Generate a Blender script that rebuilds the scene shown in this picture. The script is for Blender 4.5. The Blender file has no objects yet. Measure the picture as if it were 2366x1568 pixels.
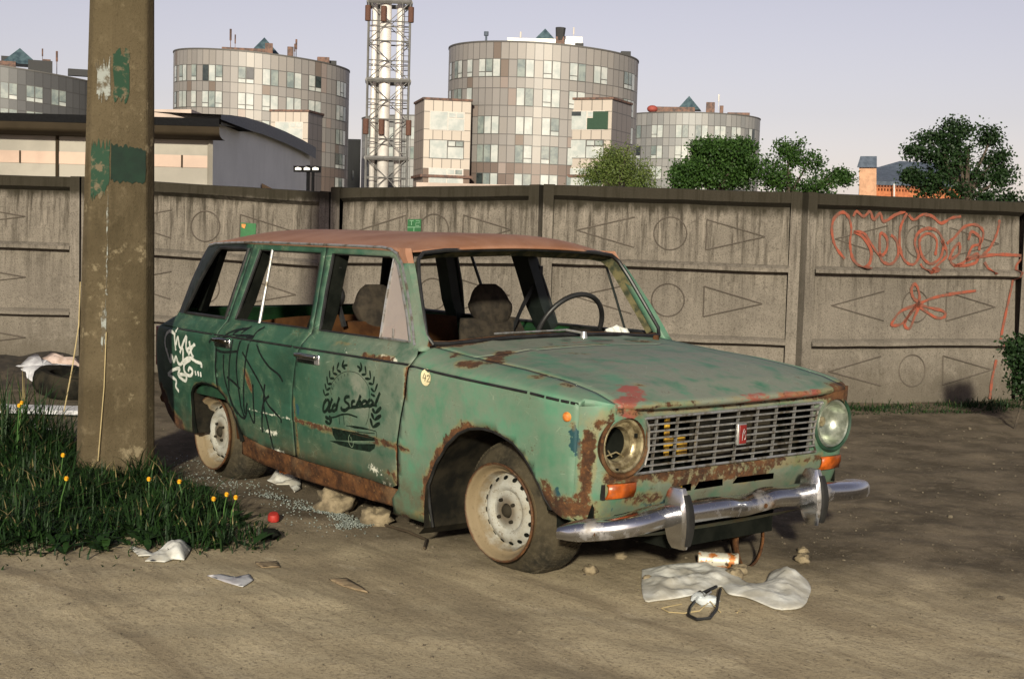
import bpy, bmesh, math, random
import numpy as np
from mathutils import Vector, Matrix, noise
from mathutils.geometry import delaunay_2d_cdt
random.seed(7); np.random.seed(7)
R_ = math.radians
sc = bpy.context.scene
COL = sc.collection

# ------------------------------------------------------------------ camera
CAM = Vector((4.200, -4.107, 1.337))
YAW, PIT, ROL, FPX = 2.45409, -0.0763, 0.02816, 3202.0
Fd = Vector((math.cos(PIT)*math.cos(YAW), math.cos(PIT)*math.sin(YAW), math.sin(PIT)))
r0 = Vector((math.sin(YAW), -math.cos(YAW), 0)); u0 = r0.cross(Fd)
Rt = r0*math.cos(ROL)+u0*math.sin(ROL); Up = -r0*math.sin(ROL)+u0*math.cos(ROL)
cam_d = bpy.data.cameras.new("camera"); cam = bpy.data.objects.new("camera", cam_d); COL.objects.link(cam)
M = Matrix((Rt, Up, -Fd)).transposed().to_4x4(); M.translation = CAM
cam.matrix_world = M
cam_d.sensor_width = 36.0; cam_d.lens = 36.0*FPX/2366.0
cam_d.clip_start = 0.05; cam_d.clip_end = 4000
sc.camera = cam

# ------------------------------------------------------------------ light
SUN_EL = R_(17.0)
SUN_AZ = YAW+math.pi-R_(4)          # direction towards the sun (from behind the photographer)
w = bpy.data.worlds.new("World"); sc.world = w; w.use_nodes = True
wn = w.node_tree.nodes; wl = w.node_tree.links; wn.clear()
sky = wn.new('ShaderNodeTexSky'); sky.sky_type = 'NISHITA'; sky.sun_disc = False
sky.sun_elevation = SUN_EL; sky.sun_rotation = math.pi/2-SUN_AZ
sky.air_density = 1.0; sky.dust_density = 0.6; sky.ozone_density = 1.8
hs = wn.new('ShaderNodeMix'); hs.data_type = 'RGBA'; hs.blend_type = 'MULTIPLY'; hs.inputs[0].default_value = 1.0
hs.inputs[7].default_value = (1.09, .93, .965, 1)
bg = wn.new('ShaderNodeBackground'); bg.inputs['Strength'].default_value = 0.066
wo = wn.new('ShaderNodeOutputWorld')
sat = wn.new('ShaderNodeHueSaturation'); sat.inputs['Saturation'].default_value = .5
wl.new(sky.outputs[0], sat.inputs['Color']); wl.new(sat.outputs[0], hs.inputs[6]); wl.new(hs.outputs[2], bg.inputs[0]); wl.new(bg.outputs[0], wo.inputs[0])
sd = bpy.data.lights.new("sun", 'SUN'); sd.energy = 4.0; sd.angle = R_(2.5); sd.color = (1.0, 0.93, 0.74)
sun = bpy.data.objects.new("sun", sd); COL.objects.link(sun)
sdir = Vector((math.cos(SUN_EL)*math.cos(SUN_AZ), math.cos(SUN_EL)*math.sin(SUN_AZ), math.sin(SUN_EL)))
sun.rotation_euler = sdir.to_track_quat('Z', 'Y').to_euler()
sun.location = (6, -8, 6)
sc.view_settings.view_transform = 'Standard'; sc.view_settings.look = 'None'
sc.view_settings.exposure = 0.62; sc.view_settings.gamma = 1.0
sc.render.engine = 'CYCLES'

def at(u, v, d):
    "world point seen at pixel (u,v of 2366x1568) at distance d along the view axis"
    return CAM + (Fd + (u-1183)/FPX*Rt - (v-784)/FPX*Up)*d

# ------------------------------------------------------------------ material kit
class NT:
    def __init__(s, name):
        s.m = bpy.data.materials.new(name); s.m.use_nodes = True
        s.n = s.m.node_tree.nodes; s.l = s.m.node_tree.links; s.n.clear()
        s.out = s.n.new('ShaderNodeOutputMaterial'); s.b = s.n.new('ShaderNodeBsdfPrincipled')
        s.l.new(s.b.outputs[0], s.out.inputs[0])
        s.tc = s.n.new('ShaderNodeTexCoord')
    def put(s, sock, v):
        if v is None: return
        if isinstance(v, bpy.types.NodeSocket): s.l.new(v, sock)
        elif isinstance(v, (tuple, list)):
            sock.default_value = tuple(v)+(1,) if (len(v) == 3 and sock.type == 'RGBA') else tuple(v)
        else: sock.default_value = v
    def obj(s): return s.tc.outputs['Object']
    def mapv(s, vec, scale=(1, 1, 1), loc=(0, 0, 0), rz=0):
        n = s.n.new('ShaderNodeMapping'); n.inputs['Rotation'].default_value = (0, 0, rz); s.put(n.inputs[0], vec); n.inputs['Scale'].default_value = scale; n.inputs['Location'].default_value = loc
        return n.outputs[0]
    def noise(s, scale, detail=4, rough=.55, vec=None, dist=0):
        n = s.n.new('ShaderNodeTexNoise'); s.put(n.inputs['Vector'], vec or s.obj())
        n.inputs['Scale'].default_value = scale; n.inputs['Detail'].default_value = detail
        n.inputs['Roughness'].default_value = rough; n.inputs['Distortion'].default_value = dist
        return n.outputs[0]
    def vor(s, scale, vec=None, out='Distance', feature='F1'):
        n = s.n.new('ShaderNodeTexVoronoi'); n.feature = feature; s.put(n.inputs['Vector'], vec or s.obj()); n.inputs['Scale'].default_value = scale
        return n.outputs[out]
    def ramp(s, v, a, b, c0=0, c1=1):
        n = s.n.new('ShaderNodeMapRange'); n.interpolation_type = 'SMOOTHSTEP'; s.put(n.inputs[0], v)
        n.inputs[1].default_value = a; n.inputs[2].default_value = b; n.inputs[3].default_value = c0; n.inputs[4].default_value = c1
        return n.outputs[0]
    def math(s, op, a, b=None, c=None):
        n = s.n.new('ShaderNodeMath'); n.operation = op; s.put(n.inputs[0], a)
        if b is not None: s.put(n.inputs[1], b)
        if c is not None: s.put(n.inputs[2], c)
        return n.outputs[0]
    def mix(s, f, a, b, mode='MIX'):
        n = s.n.new('ShaderNodeMix'); n.data_type = 'RGBA'; n.blend_type = mode
        s.put(n.inputs[0], f); s.put(n.inputs[6], a); s.put(n.inputs[7], b)
        return n.outputs[2]
    def attr(s, name):
        n = s.n.new('ShaderNodeAttribute'); n.attribute_name = name; return n
    def sep(s, c):
        n = s.n.new('ShaderNodeSeparateColor'); s.put(n.inputs[0], c); return n.outputs
    def xyz(s, v):
        n = s.n.new('ShaderNodeSeparateXYZ'); s.put(n.inputs[0], v); return n.outputs
    def bump(s, h, strength=.3, dist=.01, nrm=None):
        n = s.n.new('ShaderNodeBump'); s.put(n.inputs['Height'], h); n.inputs['Strength'].default_value = strength
        n.inputs['Distance'].default_value = dist
        if nrm: s.put(n.inputs['Normal'], nrm)
        return n.outputs[0]
    def fin(s, color=None, rough=None, metal=None, nrm=None, spec=None, **k):
        s.put(s.b.inputs['Base Color'], color); s.put(s.b.inputs['Roughness'], rough); s.put(s.b.inputs['Metallic'], metal)
        if nrm: s.l.new(nrm, s.b.inputs['Normal'])
        s.put(s.b.inputs['Specular IOR Level'], spec)
        for a, v in k.items(): s.put(s.b.inputs[a.replace('_', ' ')], v)
        return s.m

def simple(name, c, rough=.6, metal=0, var=.25, scale=12, bump=.2, c2=None, spec=.4):
    t = NT(name); n = t.noise(scale, 5, .6)
    c2 = c2 or tuple(x*(1-var) for x in c); c1 = tuple(min(1, x*(1+var)) for x in c) if c2 is None else c
    col = t.mix(t.ramp(n, .35, .65), c2, c1)
    return t.fin(col, rough, metal, t.bump(t.noise(scale*5, 4), bump, .004), spec)

def rust_color(t):
    a = t.noise(14, 6, .7); b = t.noise(60, 4, .6)
    c = t.mix(t.ramp(a, .35, .68), (.026, .012, .006), (.100, .042, .015))
    return t.mix(t.ramp(b, .55, .75, 0, .7), c, (.19, .088, .030))

def make_paint():
    t = NT('weathered green paint')
    W = t.sep(t.attr('wear').outputs['Color']); W2 = t.sep(t.attr('wear2').outputs['Color'])
    n1 = t.noise(2.6, 5, .6); n2 = t.noise(9, 5, .65); n3 = t.noise(38, 5, .7); n4 = t.noise(150, 3, .6)
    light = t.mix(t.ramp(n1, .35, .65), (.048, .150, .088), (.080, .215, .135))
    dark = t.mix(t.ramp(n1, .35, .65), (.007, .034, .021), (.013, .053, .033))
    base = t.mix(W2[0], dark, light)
    base = t.mix(t.ramp(n2, .45, .75, 0, .35), base, (.10, .19, .11))
    base = t.mix(t.ramp(t.noise(5, 3, .5, t.mapv(t.obj(), (1, 1, 5))), .5, .8, 0, .30), base, (.035, .13, .085))
    # chalky fade
    fm = t.math('MULTIPLY', W[2], t.ramp(n2, .25, .6))
    base = t.mix(t.math('MULTIPLY', fm, .85), base, (.165, .185, .145))
    rd = t.ramp(t.math('ADD', W2[1], t.math('MULTIPLY', t.math('SUBTRACT', t.noise(22, 5, .7, t.mapv(t.obj(), (1, .45, 1))), .5), 1.6)), .55, .8)
    base = t.mix(rd, base, (.24, .065, .05))
    # dirt film, and painted underbody shade on the valance
    base = t.mix(t.math('MULTIPLY', W2[2], t.ramp(n2, .2, .7)), base, (.075, .060, .035))
    base = t.mix(t.ramp(n3, .60, .72, 0, .22), base, (.14, .20, .14))
    # scuffs
    sm = t.ramp(t.math('ADD', W[3] if len(W) > 3 else t.attr('wear').outputs['Alpha'], t.math('MULTIPLY', t.math('SUBTRACT', n3, .5), 1.8)), .5, .7)
    base = t.mix(sm, base, (.50, .50, .42))
    # dark old layer showing in chips
    cm = t.ramp(t.math('ADD', W[1], t.math('MULTIPLY', t.math('SUBTRACT', t.noise(30, 4, .6), .5), 1.6)), .58, .66)
    base = t.mix(cm, base, (.012, .05, .06))
    spots = t.ramp(t.math('ADD', t.math('MULTIPLY', n4, .5), t.math('MULTIPLY', n2, .6)), .66, .72)
    rm = t.ramp(t.math('ADD', W[0], t.math('MULTIPLY', t.math('SUBTRACT', t.noise(24, 7, .72), .5), 1.7)), .47, .66)
    rm = t.math('MAXIMUM', rm, t.math('MULTIPLY', spots, .55))
    run = t.math('MULTIPLY', t.ramp(t.noise(1.0, 4, .6, t.mapv(t.obj(), (26, 26, 2.2))), .60, .70), t.ramp(n2, .48, .62))
    base = t.mix(t.math('MULTIPLY', run, .38), base, (.10, .062, .026))
    scr = t.ramp(t.vor(7, t.mapv(t.obj(), (1, 1, 3.5)), 'Distance', 'DISTANCE_TO_EDGE'), .0, .012, 1, 0)
    base = t.mix(t.math('MULTIPLY', t.math('MULTIPLY', scr, t.ramp(n2, .52, .60)), .45), base, (.26, .32, .24))
    halo = t.ramp(t.math('ADD', W[0], t.math('MULTIPLY', t.math('SUBTRACT', t.noise(11, 5, .65), .5), 1.3)), .25, .6, 0, .45)
    base = t.mix(halo, base, (.22, .15, .05))
    col = t.mix(rm, base, rust_color(t))
    rough = t.ramp(rm, 0, 1, .50, .9)
    rough = t.math('ADD', rough, t.math('MULTIPLY', n3, .16))
    h = t.math('SUBTRACT', t.math('MULTIPLY', n2, .6), t.math('MULTIPLY', rm, t.math('ADD', .35, t.noise(90, 4, .7))))
    nb = t.bump(h, .35, .004, t.bump(n1, .5, .012))
    return t.fin(col, rough, 0, nb, .38)

def make_roofpaint():
    t = NT('faded salmon roof paint')
    n1 = t.noise(3, 5, .6); n2 = t.noise(20, 5, .7)
    c = t.mix(t.ramp(n1, .35, .65), (.20, .090, .048), (.265, .135, .084))
    c = t.mix(t.ramp(n2, .5, .75, 0, .4), c, (.26, .165, .125))
    c = t.mix(t.ramp(t.noise(45, 4, .7), .66, .74, 0, .7), c, (.20, .08, .04))
    return t.fin(c, .62, 0, t.bump(n2, .15, .004), .3)

def make_rust(name='brown rust', dirty=True):
    t = NT(name); c = rust_color(t)
    c = t.mix(t.ramp(t.noise(5, 5, .6), .5, .7, 0, .6), c, (.15, .095, .05))
    return t.fin(c, .88, 0, t.bump(t.noise(60, 6, .7), .6, .004), .2)

def make_chrome():
    t = NT('pitted chrome'); n = t.noise(7, 6, .65); n2 = t.noise(120, 4, .7)
    dm = t.ramp(n, .48, .70, 0, .75)
    sp = t.ramp(n2, .64, .70, 0, .8)
    mask = t.math('MAXIMUM', dm, sp)
    c = t.mix(mask, (.52, .53, .56), (.16, .12, .08))
    c = t.mix(t.ramp(t.noise(3.2, 4, .6), .6, .7), c, (.30, .17, .07))
    return t.fin(c, t.ramp(mask, 0, .8, .19, .62), t.ramp(mask, 0, 1, 1, .45), t.bump(n, .12, .004))

def make_brightmetal():
    t = NT('dull bright metal'); n = t.noise(20, 6, .65)
    c = t.mix(t.ramp(n, .42, .66), (.44, .44, .43), (.16, .135, .10))
    return t.fin(c, t.ramp(n, .4, .7, .28, .6), .75, t.bump(n, .2, .002))

def make_tyre():
    t = NT('dusty rubber'); n = t.noise(7, 6, .65); n2 = t.noise(45, 5, .7)
    c = t.mix(t.ramp(n, .3, .62), (.012, .011, .008), (.048, .039, .024))
    c = t.mix(t.ramp(n2, .45, .7, 0, .6), c, (.070, .058, .038))
    return t.fin(c, .92, 0, t.bump(n2, .5, .004), .2)

def make_rim():
    t = NT('dirty rim paint'); g = t.obj(); p = t.xyz(g)
    r = t.math('SQRT', t.math('ADD', t.math('MULTIPLY', p[0], p[0]), t.math('MULTIPLY', p[2], p[2])))
    n = t.noise(14, 6, .65); n2 = t.noise(70, 4, .7)
    c = t.mix(t.ramp(n, .35, .7), (.30, .30, .27), (.22, .20, .155))
    outer = t.ramp(t.math('ADD', r, t.math('MULTIPLY', t.math('SUBTRACT', n, .5), .05)), .135, .165)
    c = t.mix(outer, c, (.165, .125, .072))
    cen = t.ramp(t.math('ADD', r, t.math('MULTIPLY', t.math('SUBTRACT', n, .5), .06)), .035, .075, 1, 0)
    c = t.mix(t.math('MULTIPLY', cen, .8), c, (.07, .05, .028))
    edge = t.ramp(t.math('ADD', r, t.math('MULTIPLY', t.math('SUBTRACT', n, .5), .02)), .184, .192)
    c = t.mix(edge, c, rust_color(t))
    c = t.mix(t.ramp(n2, .56, .68, 0, .75), c, (.11, .08, .045))
    return t.fin(c, .72, 0, t.bump(n2, .4, .003), .3)

def make_concrete(name, base=(.175, .152, .126), dark=(.020, .016, .011), streaks=True, ztop=None, mort=0):
    t = NT(name); o = t.obj(); n1 = t.noise(1.6, 5, .6); n2 = t.noise(9, 6, .65); n3 = t.noise(90, 5, .75)
    c = t.mix(t.ramp(n1, .3, .7), tuple(x*.72 for x in base), base)
    c = t.mix(t.ramp(n2, .5, .75, 0, .5), c, tuple(min(1, x*1.35) for x in base))
    c = t.mix(t.ramp(n3, .48, .66, 0, .6), c, dark)
    h = t.math('ADD', t.math('MULTIPLY', n3, .6), n2)
    if streaks:
        sv = t.mapv(o, (16, 16, .9)); sn = t.noise(1, 5, .7, sv); sn2 = t.noise(2.6, 4, .6, sv)
        z = t.xyz(o)[2]
        zm = t.ramp(z, .55, ztop or 1.7, .15, 1.0)
        sm = t.math('MULTIPLY', t.ramp(t.math('ADD', t.math('MULTIPLY', sn, .7), t.math('MULTIPLY', sn2, .3)), .46, .62), zm)
        c = t.mix(t.math('MULTIPLY', sm, .88), c, dark)
        lt = t.math('MULTIPLY', t.ramp(t.noise(1.7, 4, .6, t.mapv(o, (22, 22, .7), (3, 1, 0))), .56, .7, 0, .5), zm)
        c = t.mix(lt, c, tuple(min(1, x*1.5) for x in base))
        # dark band along the coping
        tm = t.ramp(t.math('ADD', z, t.math('MULTIPLY', t.math('SUBTRACT', t.noise(9, 5, .7, t.mapv(o, (1, 1, .4))), .5), .20)), (ztop or 1.7)-.23, (ztop or 1.7)-.13)
        c = t.mix(t.math('MULTIPLY', tm, .93), c, (.018, .015, .009))
        bm = t.ramp(t.math('ADD', z, t.math('MULTIPLY', t.math('SUBTRACT', n2, .5), .5)), .1, .45, .55, 0)
        c = t.mix(bm, c, (.06, .05, .035))
    return t.fin(c, .93, 0, t.bump(h, .55, .006), .2)

MAT = {}
MAT['paint'] = make_paint(); MAT['roof'] = make_roofpaint(); MAT['rust'] = make_rust(); MAT['chrome'] = make_chrome()
MAT['bright'] = make_brightmetal(); MAT['tyre'] = make_tyre(); MAT['rim'] = make_rim()
MAT['wall'] = make_concrete('stained wall concrete', ztop=1.74)
MAT['black'] = simple('black grime', (.008, .009, .007), .9, c2=(.003, .004, .003), spec=.08)
MAT['rubber'] = simple('black rubber trim', (.018, .018, .018), .45, c2=(.008, .008, .008))
MAT['liner'] = simple('dusty black liner', (.026, .022, .015), .85, c2=(.006, .006, .005), scale=7, spec=.1)
MAT['darkgreen'] = simple('dark green inner paint', (.012, .045, .022), .6, c2=(.006, .020, .012))
MAT['innergreen'] = simple('bright green inner paint', (.005, .050, .010), .7, c2=(.003, .026, .006))
MAT['olive'] = simple('olive flaking edge', (.115, .10, .045), .8, c2=(.022, .028, .014), scale=22)
MAT['brown'] = simple('brown interior board', (.060, .026, .009), .9, c2=(.028, .012, .005), scale=8, spec=.1)
MAT['seat'] = simple('worn dark seat cloth', (.042, .034, .025), .95, c2=(.020, .017, .014), scale=20, spec=.1)
MAT['bowl'] = simple('tarnished lamp bowl', (.42, .36, .22), .35, .55, c2=(.13, .10, .055), scale=22)
MAT['mirror'] = simple('bright reflector', (.55, .55, .54), .14, 1, c2=(.25, .23, .19), scale=9, bump=.05)
MAT['orange'] = simple('orange lens', (.42, .085, .008), .32, c2=(.22, .045, .005), scale=25, spec=.5)
MAT['orange2'] = simple('faded orange lens', (.62, .22, .045), .55, c2=(.42, .12, .02), scale=60)
MAT['red'] = simple('red enamel', (.20, .018, .015), .35, c2=(.10, .010, .010))
MAT['redplastic'] = simple('red plastic', (.34, .022, .015), .6, c2=(.2, .014, .01))
MAT['yellow'] = simple('yellow bracket', (.50, .30, .03), .6, c2=(.22, .12, .02), scale=30)
MAT['white'] = simple('white spray paint', (.62, .62, .58), .6, c2=(.45, .47, .43), scale=40)
MAT['ink'] = simple('black spray paint', (.004, .005, .006), .6, c2=(.008, .014, .012), scale=40, spec=.2)
MAT['ink2'] = simple('dark stencil paint', (.003, .006, .004), .7, c2=(.007, .018, .011), scale=60, spec=.15)
MAT['inkpale'] = simple('faint pale lines', (.20, .27, .18), .6, c2=(.12, .18, .12), scale=60)
MAT['cream'] = simple('cream sticker', (.66, .58, .36), .5, c2=(.58, .50, .30))
MAT['redspray'] = simple('red spray on concrete', (.24, .055, .028), .85, c2=(.12, .055, .038), scale=14)
MAT['poster'] = simple('green poster', (.012, .11, .028), .6, c2=(.008, .07, .02), scale=9)

# ------------------------------------------------------------------ object kit
def tag(o, label=None, cat=None, group=None, kind=None):
    if label: o['label'] = label
    if cat: o['category'] = cat
    if group: o['group'] = group
    if kind: o['kind'] = kind
    return o
def empty(name, loc=(0, 0, 0), rot=(0, 0, 0), parent=None):
    o = bpy.data.objects.new(name, None); COL.objects.link(o); o.location = loc; o.rotation_euler = rot; o.empty_display_size = .1
    if parent: o.parent = parent
    return o
class MB:
    def __init__(s): s.v = []; s.f = []; s.mi = []
    def add(s, vs, fs, mi=0):
        b = len(s.v); s.v += [tuple(x) for x in vs]; s.f += [tuple(b+i for i in f) for f in fs]; s.mi += [mi]*len(fs); return s
    def box(s, c, size, rz=0, mi=0, M=None):
        x, y, z = [k/2 for k in size]; vs = []
        for dz in (-z, z):
            for dx, dy in ((-x, -y), (x, -y), (x, y), (-x, y)):
                p = Vector((dx, dy, dz))
                if rz: p = Matrix.Rotation(rz, 3, 'Z') @ p
                if M: p = M @ p
                vs.append(p+Vector(c))
        return s.add(vs, [(0, 3, 2, 1), (4, 5, 6, 7), (0, 1, 5, 4), (1, 2, 6, 5), (2, 3, 7, 6), (3, 0, 4, 7)], mi)
    def tube(s, pts, rad, n=8, closed=False, mi=0, caps=True):
        pts = [Vector(p) for p in pts]; N = len(pts)
        if not hasattr(rad, '__len__'): rad = [rad]*N
        rings = []; prev = None
        for i in range(N):
            if closed: d = pts[(i+1) % N]-pts[i-1]
            else: d = pts[min(i+1, N-1)]-pts[max(i-1, 0)]
            d = d.normalized() if d.length > 1e-9 else Vector((0, 0, 1))
            if prev is None:
                a = d.cross(Vector((0, 0, 1)));  a = d.cross(Vector((1, 0, 0))) if a.length < .05 else a
            else: a = prev-d*prev.dot(d)
            a.normalize(); prev = a; b = d.cross(a)
            rings.append([pts[i]+(a*math.cos(2*math.pi*k/n)+b*math.sin(2*math.pi*k/n))*rad[i] for k in range(n)])
        vs = [p for r in rings for p in r]; fs = []
        for i in range(N if closed else N-1):
            j = (i+1) % N
            for k in range(n): fs.append((i*n+k, i*n+(k+1) % n, j*n+(k+1) % n, j*n+k))
        if not closed and caps: fs += [tuple(range(n))[::-1], tuple((N-1)*n+k for k in range(n))]
        return s.add(vs, fs, mi)
    def lathe(s, prof, center, axis=(0, 1, 0), n=32, mi=0, closed=False, squash=None):
        ax = Vector(axis).normalized(); a = ax.cross(Vector((0, 0, 1)))
        a = ax.cross(Vector((1, 0, 0))) if a.length < .05 else a
        a.normalize(); b = ax.cross(a); c = Vector(center); vs = []
        for r, h in prof:
            for k in range(n):
                t = 2*math.pi*k/n; p = c+ax*h+(a*math.cos(t)+b*math.sin(t))*r
                if squash: p = squash(p)
                vs.append(p)
        fs = []; P = len(prof)
        for i in range(P if closed else P-1):
            j = (i+1) % P
            for k in range(n): fs.append((i*n+k, i*n+(k+1) % n, j*n+(k+1) % n, j*n+k))
        return s.add(vs, fs, mi)
    def grid(s, rows, mi=0, closed=False):
        m = len(rows[0]); vs = [p for r in rows for p in r]; fs = []
        for i in range(len(rows)-1):
            for k in range(m if closed else m-1): fs.append((i*m+k, i*m+(k+1) % m, (i+1)*m+(k+1) % m, (i+1)*m+k))
        return s.add(vs, fs, mi)
    def ellipsoid(s, c, rad, n=12, m=8, mi=0, jit=0, seed=0):
        c = Vector(c); rows = []
        for i in range(m+1):
            ph = math.pi*i/m-math.pi/2; row = []
            for k in range(n):
                t = 2*math.pi*k/n; p = Vector((math.cos(ph)*math.cos(t), math.cos(ph)*math.sin(t), math.sin(ph)))
                q = 1+jit*noise.noise(p*1.7+Vector((seed, seed*.7, 0)))+jit*.4*noise.noise(p*4+Vector((seed, 0, 0)))
                row.append(c+Vector((p.x*rad[0], p.y*rad[1], p.z*rad[2]))*q)
            rows.append(row)
        return s.grid(rows, mi, closed=True)
    def build(s, name, mats, parent=None, smooth=False, bevel=0, recalc=True, weld=False):
        me = bpy.data.meshes.new(name); me.from_pydata(s.v, [], s.f)
        mats = mats if isinstance(mats, (list, tuple)) else [mats]
        for m in mats: me.materials.append(m if not isinstance(m, str) else MAT[m])
        me.polygons.foreach_set('material_index', s.mi)
        if recalc or weld:
            bm = bmesh.new(); bm.from_mesh(me)
            if weld: bmesh.ops.remove_doubles(bm, verts=bm.verts, dist=1e-5)
            if recalc: bmesh.ops.recalc_face_normals(bm, faces=bm.faces)
            bm.to_mesh(me); bm.free()
        if smooth:
            me.polygons.foreach_set('use_smooth', [True]*len(me.polygons))
            if smooth != 'all': me.set_sharp_from_angle(angle=R_(38))
        o = bpy.data.objects.new(name, me); COL.objects.link(o)
        if parent: o.parent = parent
        if bevel:
            b = o.modifiers.new('bevel', 'BEVEL'); b.width = bevel; b.segments = 2; b.limit_method = 'ANGLE'
        return o
def resample(pts, step):
    out = []
    for i in range(len(pts)):
        a = np.array(pts[i], float); b = np.array(pts[(i+1) % len(pts)], float)
        n = max(1, int(round(np.linalg.norm(b-a)/step)))
        for k in range(n): out.append(tuple(a+(b-a)*k/n))
    return out
def inside(P, poly):
    x, y = P[:, 0], P[:, 1]; c = np.zeros(len(P), bool); n = len(poly)
    for i in range(n):
        x1, y1 = poly[i]; x2, y2 = poly[(i+1) % n]
        if y1 == y2: continue
        m = ((y1 > y) != (y2 > y)) & (x < (x2-x1)*(y-y1)/(y2-y1)+x1); c ^= m
    return c
def segdist(P, poly):
    d = np.full(len(P), 1e9)
    for i in range(len(poly)):
        a = np.array(poly[i]); b = np.array(poly[(i+1) % len(poly)]); ab = b-a
        t = np.clip(((P-a)@ab)/max(ab@ab, 1e-12), 0, 1); d = np.minimum(d, np.linalg.norm(P-(a+t[:, None]*ab), axis=1))
    return d
def cdt(outline, holes=(), step=.03, rows=None, cols=None):
    "triangulate a 2-D outline with holes; returns verts, faces"
    o = resample(outline, step); H = [resample(h, step) for h in holes]
    A = np.array(o); x0, y0 = A.min(0); x1, y1 = A.max(0)
    ys = np.arange(y0, y1, step) if rows is None else np.array(rows)
    xs = np.arange(x0, x1, step) if cols is None else np.array(cols)
    G = np.array([(x+(.0 if i % 2 else step*.0), y) for i, y in enumerate(ys) for x in xs])
    keep = inside(G, o) & (segdist(G, o) > step*.3)
    for h in H: keep &= ~inside(G, h) & (segdist(G, h) > step*.3)
    G = G[keep]
    vs = [Vector(p) for p in o]; es = [(i, (i+1) % len(o)) for i in range(len(o))]
    for h in H:
        b = len(vs); vs += [Vector(p) for p in h]; es += [(b+i, b+(i+1) % len(h)) for i in range(len(h))]
    vs += [Vector(p) for p in G]
    r = delaunay_2d_cdt(vs, es, [], 0, 1e-6)
    V = np.array([tuple(v) for v in r[0]]); Fc = [f for f in r[2]]
    C = np.array([V[list(f)].mean(0) for f in Fc]); ok = inside(C, o)
    for h in H: ok &= ~inside(C, h)
    return V, [tuple(f) for f, k in zip(Fc, ok) if k]
WHITE= [[(-2.677, 0.789), (-2.677, 0.763)], [(-2.684, 0.75), (-2.756, 0.764), (-2.814, 0.744), (-2.84, 0.709), (-2.835, 0.671), (-2.805, 0.634), (-2.768, 0.596), (-2.751, 0.639)], [(-2.82, 0.666), (-2.798, 0.622), (-2.761, 0.596), (-2.74, 0.633), (-2.717, 0.6), (-2.682, 0.632), (-2.66, 0.602), (-2.625, 0.592)], [(-2.698, 0.752), (-2.69, 0.708), (-2.682, 0.664)], [(-2.676, 0.696), (-2.648, 0.74), (-2.626, 0.687), (-2.584, 0.678), (-2.594, 0.595)], [(-2.626, 0.656), (-2.54, 0.751), (-2.542, 0.688), (-2.5, 0.663)], [(-2.501, 0.729), (-2.48, 0.668), (-2.456, 0.648)], [(-2.531, 0.683), (-2.43, 0.716)], [(-2.44, 0.721), (-2.517, 0.655)], [(-2.625, 0.592), (-2.569, 0.623), (-2.5, 0.641), (-2.431, 0.628), (-2.371, 0.621), (-2.37, 0.601)], [(-2.493, 0.632), (-2.569, 0.604), (-2.582, 0.571), (-2.554, 0.548), (-2.499, 0.547), (-2.474, 0.574), (-2.51, 0.587), (-2.529, 0.566)], [(-2.444, 0.577), (-2.436, 0.554)], [(-2.413, 0.578), (-2.405, 0.553)], [(-2.383, 0.577), (-2.378, 0.551)], [(-2.818, 0.523), (-2.738, 0.553), (-2.639, 0.572), (-2.666, 0.537), (-2.617, 0.517), (-2.567, 0.512), (-2.561, 0.541), (-2.649, 0.54)], [(-2.818, 0.523), (-2.767, 0.515), (-2.697, 0.499), (-2.711, 0.467), (-2.671, 0.444)]]
BLACK= [[(-1.796, 0.851), (-1.832, 0.829), (-1.836, 0.8)], [(-1.919, 0.846), (-1.97, 0.81)], [(-1.931, 0.836), (-2.06, 0.813), (-2.12, 0.782)], [(-1.987, 0.832), (-2.035, 0.794), (-1.833, 0.797)], [(-2.274, 0.739), (-2.235, 0.761), (-2.095, 0.783), (-1.966, 0.798), (-1.828, 0.803)], [(-2.195, 0.715), (-2.213, 0.616), (-2.205, 0.52)], [(-2.118, 0.691), (-2.123, 0.594), (-2.089, 0.507), (-2.057, 0.439), (-2.012, 0.396)], [(-2.02, 0.783), (-2.055, 0.673), (-2.072, 0.569), (-2.077, 0.509)], [(-1.934, 0.789), (-1.969, 0.721), (-1.986, 0.625), (-1.971, 0.52), (-1.957, 0.426), (-1.938, 0.393)], [(-1.847, 0.79), (-1.884, 0.693), (-1.906, 0.597), (-1.922, 0.513), (-1.933, 0.411)], [(-1.921, 0.72), (-1.835, 0.651), (-1.739, 0.567), (-1.691, 0.491), (-1.622, 0.453), (-1.576, 0.43), (-1.573, 0.408)], [(-1.785, 0.789), (-1.743, 0.729), (-1.661, 0.672), (-1.57, 0.641), (-1.533, 0.611)], [(-2.091, 0.579), (-2.015, 0.557), (-1.953, 0.533)], [(-1.822, 0.57), (-1.826, 0.476), (-1.841, 0.375), (-1.891, 0.434)], [(-1.669, 0.528), (-1.726, 0.488), (-1.759, 0.397), (-1.763, 0.338)], [(-1.705, 0.582), (-1.726, 0.476), (-1.7, 0.375), (-1.669, 0.266)], [(-2.195, 0.709), (-2.118, 0.703), (-1.969, 0.719)], [(-2.089, 0.507), (-2.025, 0.418), (-1.938, 0.387), (-1.891, 0.469)]]
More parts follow.
